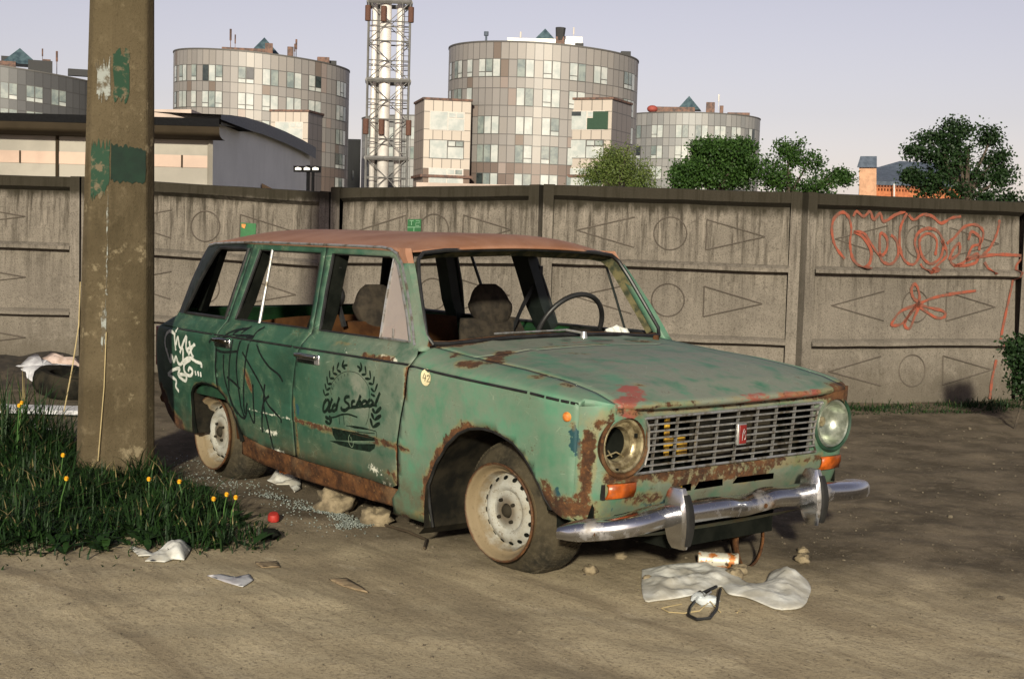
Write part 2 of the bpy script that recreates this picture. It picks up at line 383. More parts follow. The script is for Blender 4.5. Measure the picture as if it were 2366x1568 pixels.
TEXT= [[(-1.142, 0.569), (-1.168, 0.546), (-1.179, 0.512), (-1.156, 0.514), (-1.13, 0.539), (-1.122, 0.564), (-1.139, 0.568)], [(-1.093, 0.579), (-1.113, 0.549), (-1.132, 0.517), (-1.1, 0.525)], [(-1.066, 0.556), (-1.092, 0.542), (-1.094, 0.523), (-1.068, 0.531), (-1.052, 0.559), (-1.03, 0.591)], [(-1.05, 0.559), (-1.065, 0.527)], [(-0.945, 0.603), (-0.976, 0.598), (-0.987, 0.58), (-0.956, 0.567), (-0.958, 0.553), (-0.991, 0.537), (-1.02, 0.538), (-1.014, 0.548)], [(-0.903, 0.588), (-0.925, 0.582), (-0.93, 0.56), (-0.9, 0.562)], [(-0.855, 0.619), (-0.876, 0.588), (-0.897, 0.561)], [(-0.885, 0.573), (-0.856, 0.591), (-0.867, 0.568)], [(-0.821, 0.6), (-0.843, 0.588), (-0.845, 0.573), (-0.821, 0.576), (-0.808, 0.592), (-0.821, 0.6)], [(-0.778, 0.609), (-0.797, 0.597), (-0.799, 0.581), (-0.778, 0.581), (-0.759, 0.598), (-0.776, 0.608)], [(-0.704, 0.647), (-0.725, 0.616), (-0.743, 0.589), (-0.729, 0.589)], [(-1.02, 0.532), (-0.947, 0.552), (-0.88, 0.563), (-0.762, 0.584), (-0.73, 0.589)]]
LEAF= [(-0.987, 0.761, -1.005, 0.732), (-0.958, 0.742, -1.0, 0.734), (-0.974, 0.724, -1.003, 0.732), (-1.029, 0.747, -1.045, 0.715), (-1.01, 0.705, -1.045, 0.713), (-1.071, 0.729, -1.079, 0.696), (-1.041, 0.692, -1.079, 0.694), (-1.105, 0.704, -1.107, 0.67), (-1.068, 0.672, -1.107, 0.668), (-1.131, 0.675, -1.126, 0.64), (-1.092, 0.646, -1.127, 0.64), (-1.15, 0.641, -1.141, 0.612), (-1.106, 0.625, -1.141, 0.61), (-1.168, 0.612, -1.158, 0.586), (-1.119, 0.598, -1.158, 0.585), (-0.856, 0.763, -0.843, 0.733), (-0.881, 0.745, -0.847, 0.733), (-0.868, 0.723, -0.844, 0.732), (-0.82, 0.75, -0.81, 0.715), (-0.846, 0.71, -0.811, 0.715), (-0.783, 0.734, -0.775, 0.699), (-0.819, 0.696, -0.776, 0.698), (-0.748, 0.712, -0.756, 0.677), (-0.791, 0.678, -0.756, 0.677), (-0.723, 0.683, -0.745, 0.646), (-0.775, 0.657, -0.747, 0.645), (-0.766, 0.63, -0.742, 0.627), (-0.766, 0.63, -0.774, 0.635)]
LEAFB= [(-0.697, 0.584, -0.745, 0.552), (-0.768, 0.57, -0.745, 0.552), (-0.7, 0.549, -0.755, 0.522), (-0.776, 0.551, -0.757, 0.523), (-0.712, 0.514, -0.772, 0.487), (-0.787, 0.526, -0.772, 0.488), (-1.164, 0.487, -1.128, 0.48), (-1.123, 0.498, -1.128, 0.472), (-1.166, 0.467, -1.128, 0.456), (-1.111, 0.487, -1.128, 0.456)]
ARC= [[(-1.096, 0.595), (-1.103, 0.613), (-1.086, 0.649), (-1.041, 0.684), (-0.985, 0.708), (-0.929, 0.716), (-0.874, 0.712), (-0.83, 0.692), (-0.796, 0.666), (-0.785, 0.634), (-0.786, 0.604), (-0.793, 0.558), (-0.803, 0.524), (-0.826, 0.491)]]
CARL= [[(-1.134, 0.485), (-1.076, 0.497), (-1.025, 0.513), (-0.968, 0.522), (-0.923, 0.52), (-0.89, 0.518)]]
CART= [[(-1.008, 0.511), (-1.004, 0.469)], [(-1.045, 0.504), (-1.044, 0.467)], [(-0.769, 0.474), (-0.745, 0.471), (-0.744, 0.447)], [(-0.989, 0.468), (-0.922, 0.471), (-0.845, 0.475), (-0.769, 0.474)], [(-0.899, 0.454), (-0.866, 0.454), (-0.758, 0.463)]]
CARP= [[(-1.118, 0.443), (-1.034, 0.443), (-0.91, 0.447), (-0.833, 0.447), (-0.763, 0.444), (-0.765, 0.429), (-0.81, 0.42), (-0.942, 0.406), (-1.091, 0.389), (-1.113, 0.411)], [(-1.146, 0.378), (-1.073, 0.388), (-0.976, 0.394), (-0.909, 0.396), (-0.762, 0.416), (-0.773, 0.395), (-0.812, 0.374), (-0.941, 0.368), (-1.061, 0.37)], [(-0.989, 0.469), (-0.922, 0.476), (-0.845, 0.479), (-0.769, 0.475), (-0.845, 0.469), (-0.922, 0.465)]]
CARW= [[(-0.966, 0.43), (-0.979, 0.416), (-0.98, 0.394), (-0.967, 0.378), (-0.95, 0.378), (-0.939, 0.4)], [(-0.94, 0.403), (-0.762, 0.427)], [(-0.96, 0.422), (-0.954, 0.401)]]
N42= [[(-0.373, 0.762), (-0.383, 0.74), (-0.363, 0.742)], [(-0.364, 0.756), (-0.369, 0.729)], [(-0.355, 0.75), (-0.349, 0.756), (-0.34, 0.755), (-0.34, 0.745), (-0.356, 0.728), (-0.335, 0.731)]]
WALLG= [[(0.412, 1.205), (0.324, 1.301), (0.286, 1.411), (0.296, 1.523), (0.375, 1.587), (0.442, 1.555), (0.473, 1.458), (0.463, 1.332), (0.495, 1.207), (0.582, 1.139), (0.656, 1.168), (0.675, 1.267), (0.602, 1.378), (0.499, 1.431)], [(0.499, 1.431), (0.599, 1.42), (0.671, 1.337), (0.761, 1.241), (0.826, 1.284), (0.829, 1.383), (0.767, 1.424), (0.757, 1.311), (0.78, 1.199), (0.883, 1.172), (0.947, 1.259), (0.923, 1.371), (0.869, 1.412)], [(0.492, 1.556), (0.523, 1.599), (0.592, 1.559), (0.656, 1.603), (0.693, 1.534), (0.757, 1.592), (0.795, 1.523), (0.91, 1.583), (1.011, 1.615)], [(1.029, 1.601), (0.967, 1.486), (0.959, 1.344), (1.0, 1.217), (1.089, 1.169), (1.154, 1.234), (1.113, 1.348), (1.142, 1.434), (1.243, 1.479), (1.35, 1.454), (1.408, 1.355), (1.381, 1.239), (1.279, 1.179), (1.188, 1.249), (1.163, 1.377), (1.246, 1.436), (1.337, 1.382), (1.327, 1.252)], [(1.175, 1.178), (1.249, 1.107), (1.367, 1.181), (1.449, 1.269), (1.389, 1.383)], [(1.047, 1.587), (1.101, 1.546), (1.185, 1.592), (1.289, 1.581), (1.38, 1.526), (1.483, 1.572), (1.588, 1.59)], [(1.47, 1.212), (1.517, 1.314), (1.576, 1.358), (1.573, 1.272), (1.488, 1.212), (1.544, 1.17), (1.647, 1.215), (1.711, 1.333), (1.799, 1.364), (1.828, 1.466), (1.753, 1.522), (1.629, 1.504), (1.511, 1.4), (1.444, 1.355)], [(1.526, 1.169), (1.65, 1.172), (1.756, 1.203), (1.769, 1.276), (1.647, 1.215)], [(1.672, 1.39), (1.703, 1.463), (1.796, 1.407), (1.785, 1.305)], [(1.647, 1.215), (1.824, 1.255), (2.004, 1.273), (2.188, 1.27), (2.271, 1.264)], [(1.846, 1.204), (1.925, 1.103)], [(2.002, 1.573), (1.974, 1.456), (1.909, 1.337), (1.824, 1.262)], [(2.262, 1.257), (2.194, 1.181), (2.192, 1.078), (2.156, 0.93), (2.113, 0.752), (2.071, 0.559), (2.061, 0.441)], [(2.048, 0.352), (2.004, 0.189), (1.98, 0.011)], [(1.79, 0.955), (1.577, 0.931), (1.35, 0.892), (1.179, 0.833), (1.01, 0.775), (0.929, 0.689), (0.922, 0.653), (1.033, 0.675), (1.129, 0.79), (1.194, 0.862), (1.18, 0.963), (1.142, 1.005), (1.11, 0.962), (1.132, 0.89), (1.196, 0.834), (1.15, 0.733), (1.104, 0.632), (1.052, 0.646), (1.065, 0.703), (1.18, 0.819), (1.302, 0.805), (1.445, 0.777), (1.465, 0.734), (1.378, 0.719), (1.234, 0.791), (1.18, 0.819)]]

# ================================================================== CAR (x forward, y left, z up)
car = empty('parked_car', (0, 0, 0), (R_(.17), R_(-.06), 0))
tag(car, 'derelict green estate car with a faded salmon roof, no windows, rust and graffiti', 'car')
ZT = [.05, .10, .15, .25, .35, .425, .438, .55, .65, .72, .768, .776, .783, .790, .80, .815, .83, .848, .86, 1.05, 1.257, 1.35]
YT = [.71, .730, .742, .758, .769, .776, .781, .790, .796, .799, .799, .795, .786, .790, .786, .775, .762, .746, .738, .685, .618, .59]
ROWS = [.13, .16, .20, .25, .30, .35, .39, .425, .438, .46, .50, .54, .58, .62, .65, .69, .72, .745, .768, .776, .783, .790, .80, .815, .83, .848, .86, .9, .95, 1.0, 1.05, 1.1, 1.15, 1.2, 1.235]
def tp(x):
    if x > .20: return 1-.062*min(1.1, (x-.20)/.36)**3.2
    if x < -2.4: return 1-.055*((-2.4-x)/.6)**2
    return 1.0
def ys(x, z):
    d = 0
    if z < .77 and -2.1 < x < .5:
        d = .0035*noise.noise(Vector((x*3, z*4, 1.3)))+.006*max(0, 1-math.hypot((x+1.30)/.14, (z-.50)/.16))*-1
    return (float(np.interp(z, ZT, YT))+d)*(tp(x) if (z < .86 or x < 0) else 1)
ZC = lambda x: float(np.interp(x, [-3.1, -.5, -.12, .29, .5, .568, .62], [.783, .783, .768, .755, .739, .731, .722]))
ZG = lambda x: float(np.interp(x, [-.7, -.6, -.5, -.3, -.1, .1, .35, .5, .6, .66], [.866, .862, .855, .838, .824, .814, .791, .766, .736, .716]))
def topz(x, y):
    a = abs(y); c = .030*(1-(a/.66)**2) if a < .66 else 0
    c *= float(np.interp(x, [.2, .62], [1, .35]))
    if a < .66: c += .006*math.exp(-((a-.40)/.03)**2)*float(np.interp(x, [.3, .6], [1, 0]))
    return ZG(x)+c
def xf(y):
    a = abs(y); return .615-.095*max(0, (a-.58)/.177)**4
def slant(z):
    return .10*max(0, .70-z)+.28*max(0, .41-z)
MAT['darkrubber'] = simple('black window surround', (.010, .014, .012), .5, c2=(.004, .007, .006))
# -------- wear features:  (p, q, radius, strength)
RUST = []; CHIP = []; FADE = []; SCUF = []; REDS = []; DIRT = []
def path(L, pts, r, s=1.0, closed=False):
    for a, b in zip(pts, pts[1:]): L.append((a, b, r, s))
def sd_(x, z, e=.0): return (x, -ys(x, z)-e, z)
archF = [(-.401, .113), (-.402, .20), (-.395, .292), (-.325, .397), (-.245, .48), (-.164, .539), (-.09, .568), (-.007, .580), (.06, .578), (.12, .566), (.185, .548), (.244, .510), (.29, .462), (.325, .41), (.352, .36), (.385, .325)]
archR = [(-1.985, .262), (-2.02, .33), (-2.075, .419), (-2.14, .478), (-2.205, .507), (-2.243, .516), (-2.31, .523), (-2.376, .522), (-2.44, .508), (-2.484, .487), (-2.512, .455), (-2.524, .40), (-2.522, .30), (-2.510, .236)]
path(RUST, [sd_(*p) for p in archF[1:7]], .034, 1.0); path(RUST, [sd_(*p) for p in archF[6:11]], .012, .62); path(RUST, [sd_(*p) for p in archF[10:]], .014, .45)
path(RUST, [sd_(*p) for p in archR[1:6]], .020, .75); path(RUST, [sd_(*p) for p in archR[6:]], .016, .5)
path(RUST, [sd_(.36, .345), sd_(.42, .335), sd_(.50, .345), sd_(.55, .33)], .055, .85)
path(RUST, [(.36, -.78, .40), (.385, -.77, .36)], .045, .85)
path(CHIP, [(.40, -.78, .40), (.44, -.77, .37), (.53, -.76, .345)], .040, .7)
path(RUST, [(.55, -.735, .61), (.545, -.735, .52), (.54, -.74, .44), (.535, -.74, .36)], .036, .92)
path(RUST, [(.495, -.765, .66), (.50, -.765, .645)], .020, .7)
path(RUST, [(.60, -.66, .455), (.60, -.56, .455)], .045, .8)
path(CHIP, [(.50, -.765, .635), (.51, -.76, .585)], .030, .95); path(CHIP, [(.485, -.775, .56), (.515, -.77, .553)], .030, .9)
path(RUST, [(.60, -.62, .462), (.60, -.30, .447), (.60, .05, .447), (.60, .30, .445)], .040, .72)
path(RUST, [(.60, .05, .425), (.60, .55, .44)], .030, .62)
path(RUST, [(.59, -.30, .40), (.59, -.05, .42), (.59, .2, .40)], .045, .7)
path(RUST, [(.59, -.56, .36), (.59, -.40, .36)], .045, .75); path(RUST, [(.60, -.52, .70), (.60, .55, .70)], .022, .6)
path(CHIP, [(.58, -.62, .33), (.58, -.45, .335), (.58, -.25, .33)], .035, .8)
path(RUST, [(.57, -.70, .30), (.57, -.62, .31)], .03, .8)
path(RUST, [(.61, -.50, .715), (.60, -.66, .71), (.585, -.72, .66)], .030, .7)
path(RUST, [(.60, .60, .70), (.57, .74, .70), (.54, .75, .50), (.52, .75, .33)], .065, 1.0)
# hood and cowl
path(RUST, [(-.20, -.74, .81), (-.14, -.73, .815)], .045, .85); path(RUST, [(-.10, -.665, .825), (-.17, -.60, .84)], .045, 1.0); path(RUST, [(-.30, -.70, .835), (-.33, -.68, .84)], .035, .7); path(RUST, [(.20, -.72, .79), (.24, -.70, .79)], .03, .65)
path(RUST, [(-.235, -.50, .85), (-.20, -.54, .845)], .045, 1.0); path(REDS, [(-.15, -.45, .85), (-.05, -.52, .835)], .09, .5); path(REDS, [(.05, -.1, .84), (.0, .25, .85)], .10, .35); path(RUST, [(-.24, -.30, .86), (-.23, .1, .865)], .018, .6); path(RUST, [(-.51, -.69, .86), (-.47, -.66, .853), (-.49, -.45, .87)], .026, .8)
path(RUST, [(.40, -.69, .785), (.37, -.70, .785)], .032, .62); path(RUST, [(.47, -.44, .787), (.50, -.42, .783)], .014, .9)
path(RUST, [(.64, -.55, .72), (.64, -.1, .722), (.64, .3, .722), (.62, .65, .722)], .016, .66)
path(RUST, [(-.11, -.66, .823), (.1, -.66, .815), (.35, -.66, .79)], .006, .6)
path(REDS, [(.61, -.62, .735), (.57, -.54, .75), (.50, -.50, .77)], .075, .9)
path(REDS, [(.635, -.05, .722), (.635, .45, .722)], .030, .8); path(REDS, [(.27, -.30, .82), (.40, -.10, .82), (.36, .2, .82)], .10, .32)
path(REDS, [(-.30, -.10, .865), (-.30, .15, .868), (-.33, .32, .865)], .045, .62)
path(REDS, [(.30, -.50, .81), (.45, -.45, .79)], .07, .3)
path(FADE, [(-.35, -.2, .86), (.2, .1, .84), (.5, 0, .79)], .80, 1.4); path(RUST, [(-.10, -.30, .855), (-.02, -.22, .855)], .03, .55); path(RUST, [(-.45, -.60, .86), (-.50, -.2, .88)], .03, .75); path(RUST, [(-.30, .30, .86), (-.28, .42, .86)], .03, .7); path(REDS, [(.10, -.35, .83), (.35, -.20, .82)], .08, .45); path(FADE, [(-.1, -.6, .82), (.45, -.6, .78)], .25, .9)
path(FADE, [(-.17, -.79, .60), (0, -.79, .635), (.17, -.79, .60)], .06, .7)
path(SCUF, [(.62, -.60, .732), (.615, -.61, .735)], .012, .8)
# doors
path(RUST, [sd_(-1.44, .437), sd_(-1.2, .430), sd_(-.9, .437), sd_(-.64, .43), sd_(-.52, .425)], .013, .86)
path(SCUF, [sd_(-1.9, .445), sd_(-1.6, .44), sd_(-1.25, .437), sd_(-1.05, .434)], .012, .62)
path(RUST, [sd_(-.86, .793), sd_(-.75, .786), sd_(-.62, .80)], .017, .8); path(SCUF, [sd_(-.70, .80), sd_(-.60, .792)], .017, .85)
path(RUST, [sd_(-.502, .77), sd_(-.52, .65)], .012, .75); path(RUST, [sd_(-.60, .44), sd_(-.612, .26)], .012, .7)
path(RUST, [sd_(-1.2, .82), sd_(-.95, .83)], .014, .5); path(SCUF, [sd_(-1.0, .80), sd_(-.93, .805)], .03, .35)
path(RUST, [sd_(-.66, .29), sd_(-.72, .275)], .028, .72); path(SCUF, [sd_(-.64, .262), sd_(-.72, .27), sd_(-.80, .30)], .030, .82)
path(SCUF, [sd_(-1.45, .272), sd_(-1.2, .28), sd_(-.95, .272)], .011, .62)
path(SCUF, [sd_(-1.82, .33), sd_(-1.70, .35), sd_(-1.62, .36)], .022, .66); path(SCUF, [sd_(-1.70, .275), sd_(-1.58, .262)], .016, .8)
path(RUST, [sd_(-1.90, .63), sd_(-1.86, .57), sd_(-1.84, .55)], .020, 1.0)
path(RUST, [sd_(-1.43, .56), sd_(-1.44, .26)], .010, .66); path(RUST, [sd_(-1.30, .62), sd_(-1.30, .66)], .02, .35)
path(RUST, [sd_(-.44, .24), sd_(-.44, .15), sd_(-.60, .13)], .022, .66)
path(CHIP, [sd_(-1.405, .52), sd_(-1.408, .48)], .018, 1.1)
path(RUST, [sd_(-2.96, .42), sd_(-2.85, .30), sd_(-2.70, .245)], .055, .95); path(RUST, [(-3.03, -.74, .80), (-3.03, -.72, .5)], .03, .8)
path(FADE, [sd_(-.88, .65), sd_(-.86, .60)], .085, 1.4)
path(DIRT, [sd_(-2.6, .2), sd_(.4, .2)], .16, .9); path(DIRT, [(.6, -.7, .28), (.6, .7, .28)], .12, .8)
def feat(P, L):
    out = np.zeros(len(P))
    for a, b, r, s in L:
        a = np.array(a); b = np.array(b); ab = b-a
        t = np.clip(((P-a)@ab)/max(ab@ab, 1e-9), 0, 1)
        d = np.linalg.norm(P-(a+t[:, None]*ab), axis=1); out = np.maximum(out, s*np.clip(1.25-d/r*.85, 0, 1))
    return out
def wear(o, tone=.5, dirt=.1, rust=0.0, tonefn=None):
    me = o.data; n = len(me.vertices); P = np.empty(n*3); me.vertices.foreach_get('co', P); P = P.reshape(-1, 3)
    c = np.zeros((n, 4)); d = np.zeros((n, 4))
    c[:, 0] = np.maximum(feat(P, RUST), rust); c[:, 1] = feat(P, CHIP); c[:, 2] = feat(P, FADE); c[:, 3] = feat(P, SCUF)
    d[:, 0] = tone if tonefn is None else [tonefn(*p) for p in P]; d[:, 1] = feat(P, REDS); d[:, 2] = np.maximum(feat(P, DIRT), dirt); d[:, 3] = 1
    a = me.color_attributes.new('wear', 'FLOAT_COLOR', 'POINT'); a.data.foreach_set('color', c.ravel())
    a = me.color_attributes.new('wear2', 'FLOAT_COLOR', 'POINT'); a.data.foreach_set('color', d.ravel())
    return o
def shell(name, V3, F, parent, tone=.5, mat='paint', thick=.0035, **k):
    b = MB(); b.add(V3, F); o = b.build(name, mat, parent, smooth=True)
    wear(o, tone, **k)
    if thick:
        m = o.modifiers.new('thickness', 'SOLIDIFY'); m.thickness = thick; m.offset = 0
    return o
def sidepanel(name, outline, holes=(), parent=car, s=-1, tone=.5, step=.028, inset=0, surf=None, **k):
    V, F = cdt(outline, holes, step, rows=ROWS)
    f = surf or ys
    return shell(name, [(x, s*(f(x, z)-inset), z) for x, z in V], F, parent, tone, **k)
doorF = [(-.612, .257), (-.605, .34), (-.591, .438), (-.555, .55), (-.52, .647), (-.505, .72), (-.498, .773)]
fender_front = [(xf(.757)-slant(z)+.005, z) for z in (.728, .68, .60, .50, .42, .36, .325)]
Z_C = [(x, ZC(x)) for x in (-.40, -.25, -.12, .0, .15, .29, .4, .5)]
fender_out = [(p[0]+.004, p[1]) for p in doorF[:7]]+Z_C+fender_front+[(.495, .298), (.44, .300)]+archF[::-1]+[(-.45, .122), (-.56, .124), (-.67, .126), (-.668, .19), (-.612, .24)]
fdoor_out = [(p[0]-.007, p[1]) for p in doorF]+[(-.490, .792), (-.480, .820), (-.500, .846), (-.540, .862), (-.611, .975), (-.697, 1.090), (-.788, 1.194), (-.845, 1.234), (-.90, 1.249), (-1.436, 1.249), (-1.389, 1.05), (-1.357, .851), (-1.375, .80), (-1.41, .71), (-1.440, .61), (-1.455, .52), (-1.463, .45), (-1.461, .267), (-1.45, .255), (-1.20, .252), (-.868, .250), (-.655, .242)]
fdoor_hole = [(-.585, .866), (-.66, .982), (-.745, 1.09), (-.828, 1.188), (-.864, 1.214), (-.90, 1.223), (-1.378, 1.223), (-1.346, 1.05), (-1.314, .866)]
rdoor_out = [(-1.442, 1.249), (-1.395, 1.05), (-1.363, .851), (-1.381, .80), (-1.416, .71), (-1.446, .61), (-1.461, .52), (-1.469, .45), (-1.467, .262), (-1.6, .262), (-1.75, .268), (-1.90, .285), (-1.985, .30)]+archR[2:5]+[(-2.207, .53), (-2.209, .60), (-2.207, .70), (-2.198, .80), (-2.187, .855), (-2.152, 1.05), (-2.140, 1.249)]
rdoor_hole = [(-1.474, 1.223), (-1.430, 1.05), (-1.400, .866), (-2.128, .866), (-2.092, 1.04), (-2.070, 1.223)]
quarter_out = [(-2.146, 1.249), (-2.158, 1.05), (-2.193, .855), (-2.204, .80), (-2.213, .70), (-2.214, .60), (-2.211, .512)]+archR[5:]+[(-2.60, .232), (-2.76, .235), (-2.88, .30), (-2.95, .375), (-2.985, .45), (-3.0, .55), (-3.0, .67), (-2.975, .74), (-2.957, .780), (-2.88, .802), (-2.79, .847), (-2.738, 1.017), (-2.688, 1.148), (-2.645, 1.222), (-2.57, 1.249)]
quarter_hole = [(-2.178, 1.222), (-2.192, 1.05), (-2.218, .866), (-2.70, .866), (-2.605, 1.06), (-2.52, 1.195), (-2.48, 1.222)]
rocker_out = [(-.615, .235), (-.66, .235), (-.868, .244), (-1.2, .245), (-1.45, .25), (-1.75, .262), (-1.90, .28), (-2.0, .295), (-2.03, .192), (-1.82, .167), (-1.40, .150), (-.9, .150), (-.665, .152), (-.664, .2)]
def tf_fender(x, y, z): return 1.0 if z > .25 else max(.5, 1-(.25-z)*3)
for s in (-1, 1):
    # -------- front fender: side + rounded top
    V, F = cdt(fender_out, (), .026, rows=[r for r in ROWS if r < .77])
    b = MB(); b.add([(x, s*ys(x, z), z) for x, z in V], F)
    rows = []
    for q in np.linspace(0, 1, 40):
        row = []
        for k, yb in enumerate((.660, .69, .715, .74, .762, .780, .7)):
            if k == 6:
                x = -.498+q*(xf(.757)+.498); z = ZC(x); y = ys(x, z)
            else:
                x = -.498+q*(xf(min(yb, .757))+.498)
                zg = ZG(x); zc = ZC(x); t = (yb-.66)/.14
                z = zg-(zg-zc)*(t**2.0)*.86
                y = .66+(yb-.66)*(ys(x, zc)-.66)/.14
            row.append((x, s*y, z))
        rows.append(row)
    rows.append([(x+.004, y, z-.006) for x, y, z in rows[-1]]); rows.append([(x-.004, y, z-.028) for x, y, z in rows[-1]])
    b.grid(rows)
    o = b.build('front_fender', 'paint', car, smooth=True, weld=False)
    wear(o, tonefn=tf_fender); m = o.modifiers.new('t', 'SOLIDIFY'); m.thickness = .003; m.offset = 0
    fen = o
    # arch lips
    l = MB(); l.tube([(x, s*(ys(x, z)-.004), z) for x, z in archF], .0075, 6); lip = l.build('arch_lip', 'rubber', o, smooth=True)
    # -------- doors
    fd = sidepanel('front_door', fdoor_out, [fdoor_hole], s=s, tone=.20)
    rd = sidepanel('rear_door', rdoor_out, [rdoor_hole], s=s, tone=.08)
    qp = sidepanel('rear_quarter', quarter_out, [quarter_hole], s=s, tone=.0)
    qp.data.materials.append(MAT['darkrubber'])
    for p_ in qp.data.polygons:
        if p_.center.z > .864 and p_.center.x < -2.2: p_.material_index = 1
    l = MB(); l.tube([(x, s*(ys(x, z)-.004), z) for x, z in archR], .008, 6); l.build('arch_lip', 'black', qp, smooth=True)
    l = MB(); l.tube([(x, s*(ys(x, z)+.001), z) for x, z in resample(quarter_hole, .05)], .010, 6, closed=True); l.build('window_seal', 'rubber', qp, smooth=True)
    for dr, hole in ((fd, fdoor_hole), (rd, rdoor_hole)):
        l = MB(); l.tube([(x, s*(ys(x, z)-.010), z) for x, z in resample(hole, .05)], .008, 6, closed=True); l.build('window_seal', 'rubber', dr, smooth=True)
    # belt crease strips, dashed on the nose
    for par, spans in ((fd, [(-1.440, -.51)]), (rd, [(-2.235, -1.462)]), (qp, [(-2.66, -2.262)]), (fen, [(-.49, .275), (.296, .368), (.381, .440), (.451, .484), (.493, .510)])):
        for a, c in spans:
            l = MB(); l.tube([(x, s*(ys(x, ZC(x)+.0)+(.0035 if par is fen else .006)), ZC(x)+(-.004 if par is fen else 0)) for x in np.linspace(a, c, max(2, int((c-a)/.05)))], .0052, 6); l.build('trim_strip', 'rubber', par, smooth=True)
    # rocker
    o = sidepanel('rocker_panel', rocker_out, s=s, tone=.3, inset=.012, mat='rust')
    # door handles
    for par, x0, x1, z in ((fd, -1.386, -1.190, .741), (rd, -2.205, -2.045, .749)):
        h = MB(); y = ys((x0+x1)/2, z)
        h.box(((x0+x1)/2, s*(y+.004), z), (x1-x0, .012, .046))
        hb = h.build('handle', 'chrome', par, smooth=True, bevel=.005)
        h = MB(); h.box(((x0+x1)/2-.004, s*(y+.020), z+.012), (x1-x0-.012, .018, .020)); h.build('handle_grip', 'mirror', hb, smooth=True, bevel=.006)
        h = MB(); h.box(((x0+x1)/2-.010, s*(y+.012), z-.012), ((x1-x0)*.72, .006, .014)); h.build('handle_recess', 'black', hb)
    # vent window in the front door: chrome frame and grubby glass
    vent = [(-.572, .872), (-.655, .992), (-.742, 1.10), (-.815, 1.185), (-.858, 1.214), (-.835, 1.06), (-.803, .872)]
    l = MB(); l.tube([(x, s*(ys(x, z)+.001), z) for x, z in resample(vent, .05)], .0065, 6, closed=True); vf = l.build('vent_frame', 'bright' if s < 0 else 'darkrubber', fd, smooth=True)
    if s < 0:
        V, F = cdt(vent, (), .05); g = MB(); g.add([(x, s*(ys(x, z)-.002), z) for x, z in V], F); g.build('vent_glass', 'ventglass' if 'ventglass' in MAT else 'white', fd)
    else:
        pass
    # chrome divider in the rear door window
    l = MB(); l.tube([(-1.944, s*(ys(-1.9, 1.225)-.004), 1.225), (-1.874, s*(ys(-1.9, .862)-.004), .862)], .0085, 8); l.build('window_divider', 'bright' if s < 0 else 'darkrubber', rd, smooth=True)
    # drip rail
    rail = [(-.532, .860), (-.606, .977), (-.692, 1.092), (-.784, 1.197), (-.842, 1.238), (-.90, 1.256), (-.97, 1.262), (-1.4, 1.262), (-1.9, 1.261), (-2.15, 1.259), (-2.4, 1.251), (-2.56, 1.243), (-2.62, 1.232)]
    l = MB(); l.tube([(x, s*(ys(x, z)+.006), z) for x, z in rail], .0065, 6); l.build('drip_rail', 'bright', car, smooth=True)
    # A pillar
    def pillar(t):
        a = Vector((-.500-.255*t, s*(.695-.085*t), .862+.385*t)); zz_ = .862+.385*t; b_ = Vector((float(np.interp(zz_, [.83, .855, .981, 1.094, 1.196, 1.240], [-.52, -.532, -.607, -.693, -.784, -.842])), s*(ys(-.6, zz_)), zz_)); mid = (a+b_)/2+Vector((.022, s*.016, 0))
        c_ = a+Vector((-.035, -s*.01, -.004)); d_ = a+Vector((.004, s*.004, 0)); return [tuple(b_+Vector((-.012, -s*.02, 0))), tuple(b_), tuple(mid), tuple(d_), tuple(a), tuple(c_)]
    l = MB(); l.grid([pillar(t) for t in np.linspace(-.06, .87, 16)]); o = l.build('windscreen_pillar', 'paint', car, smooth=True); wear(o, .8, rust=.12)
    m = o.modifiers.new('t', 'SOLIDIFY'); m.thickness = .008; m.offset = 0
    l = MB(); l.grid([pillar(t) for t in np.linspace(.87, 1.04, 6)]); o = l.build('pillar_top', 'roof', car, smooth=True)
    # inner B pillar and C pillar posts, door cards, far inner sill
    for fx_, wd in ((lambda z: -1.372-.14*(z-.86), .065), (lambda z: -2.17+.12*(z-.86), .05)):
        l = MB(); l.grid([[(fx_(z)+xx, s*(ys(-1.5, z)-yy), z) for xx, yy in ((-wd, .025), (wd, .025), (wd, .085), (-wd, .085))] for z in (.80, .95, 1.1, 1.245)], closed=True); l.build('pillar_post', 'black' if s < 0 else 'darkrubber', car)
    l = MB(); l.grid([[(x, s*(ys(x, z)-.055), z) for x in np.linspace(-2.15, -.55, 12)] for z in (.25, .5, .70, .795)]); l.build('door_card', 'brown', car)
    l = MB(); l.grid([[(x, s*(.745-k), z) for x in np.linspace(-2.75, -.55, 14)] for k, z in ((.055, .795), (.055, .835), (.01, .858))]); l.build('inner_sill', 'innergreen', car)
    l = MB(); l.grid([[(x, s*(ys(x, z)-.03), z) for x in np.linspace(-2.8, -2.15, 8)] for z in (.45, .6, .70, .8)]); l.build('rear_trim', 'darkgreen', car)
    # arch liners (inner wheel wells)
    for arch, c in ((archF, (.0, .26)), (archR, (-2.27, .25))):
        l = MB(); rows = []
        for y in (ys(-.1, .5)-.012, .60, .44):
            rows.append([(c[0]+(x-c[0])*(1.0 if y > .7 else 1.06), s*y, c[1]+(z-c[1])*(1.0 if y > .7 else 1.06)) for x, z in ([(-.44, .08)] if arch is archF else [])+list(arch)])
        l.grid(rows); l.build('wheel_liner', 'liner', car, smooth=True)
        l = MB(); P0 = rows[-1]; l.v = list(P0)+[(c[0], s*.44, c[1])]; l.f = [(i, i+1, len(P0)) for i in range(len(P0)-1)]; l.mi = [0]*len(l.f); l.build('wheel_well', 'black', car)

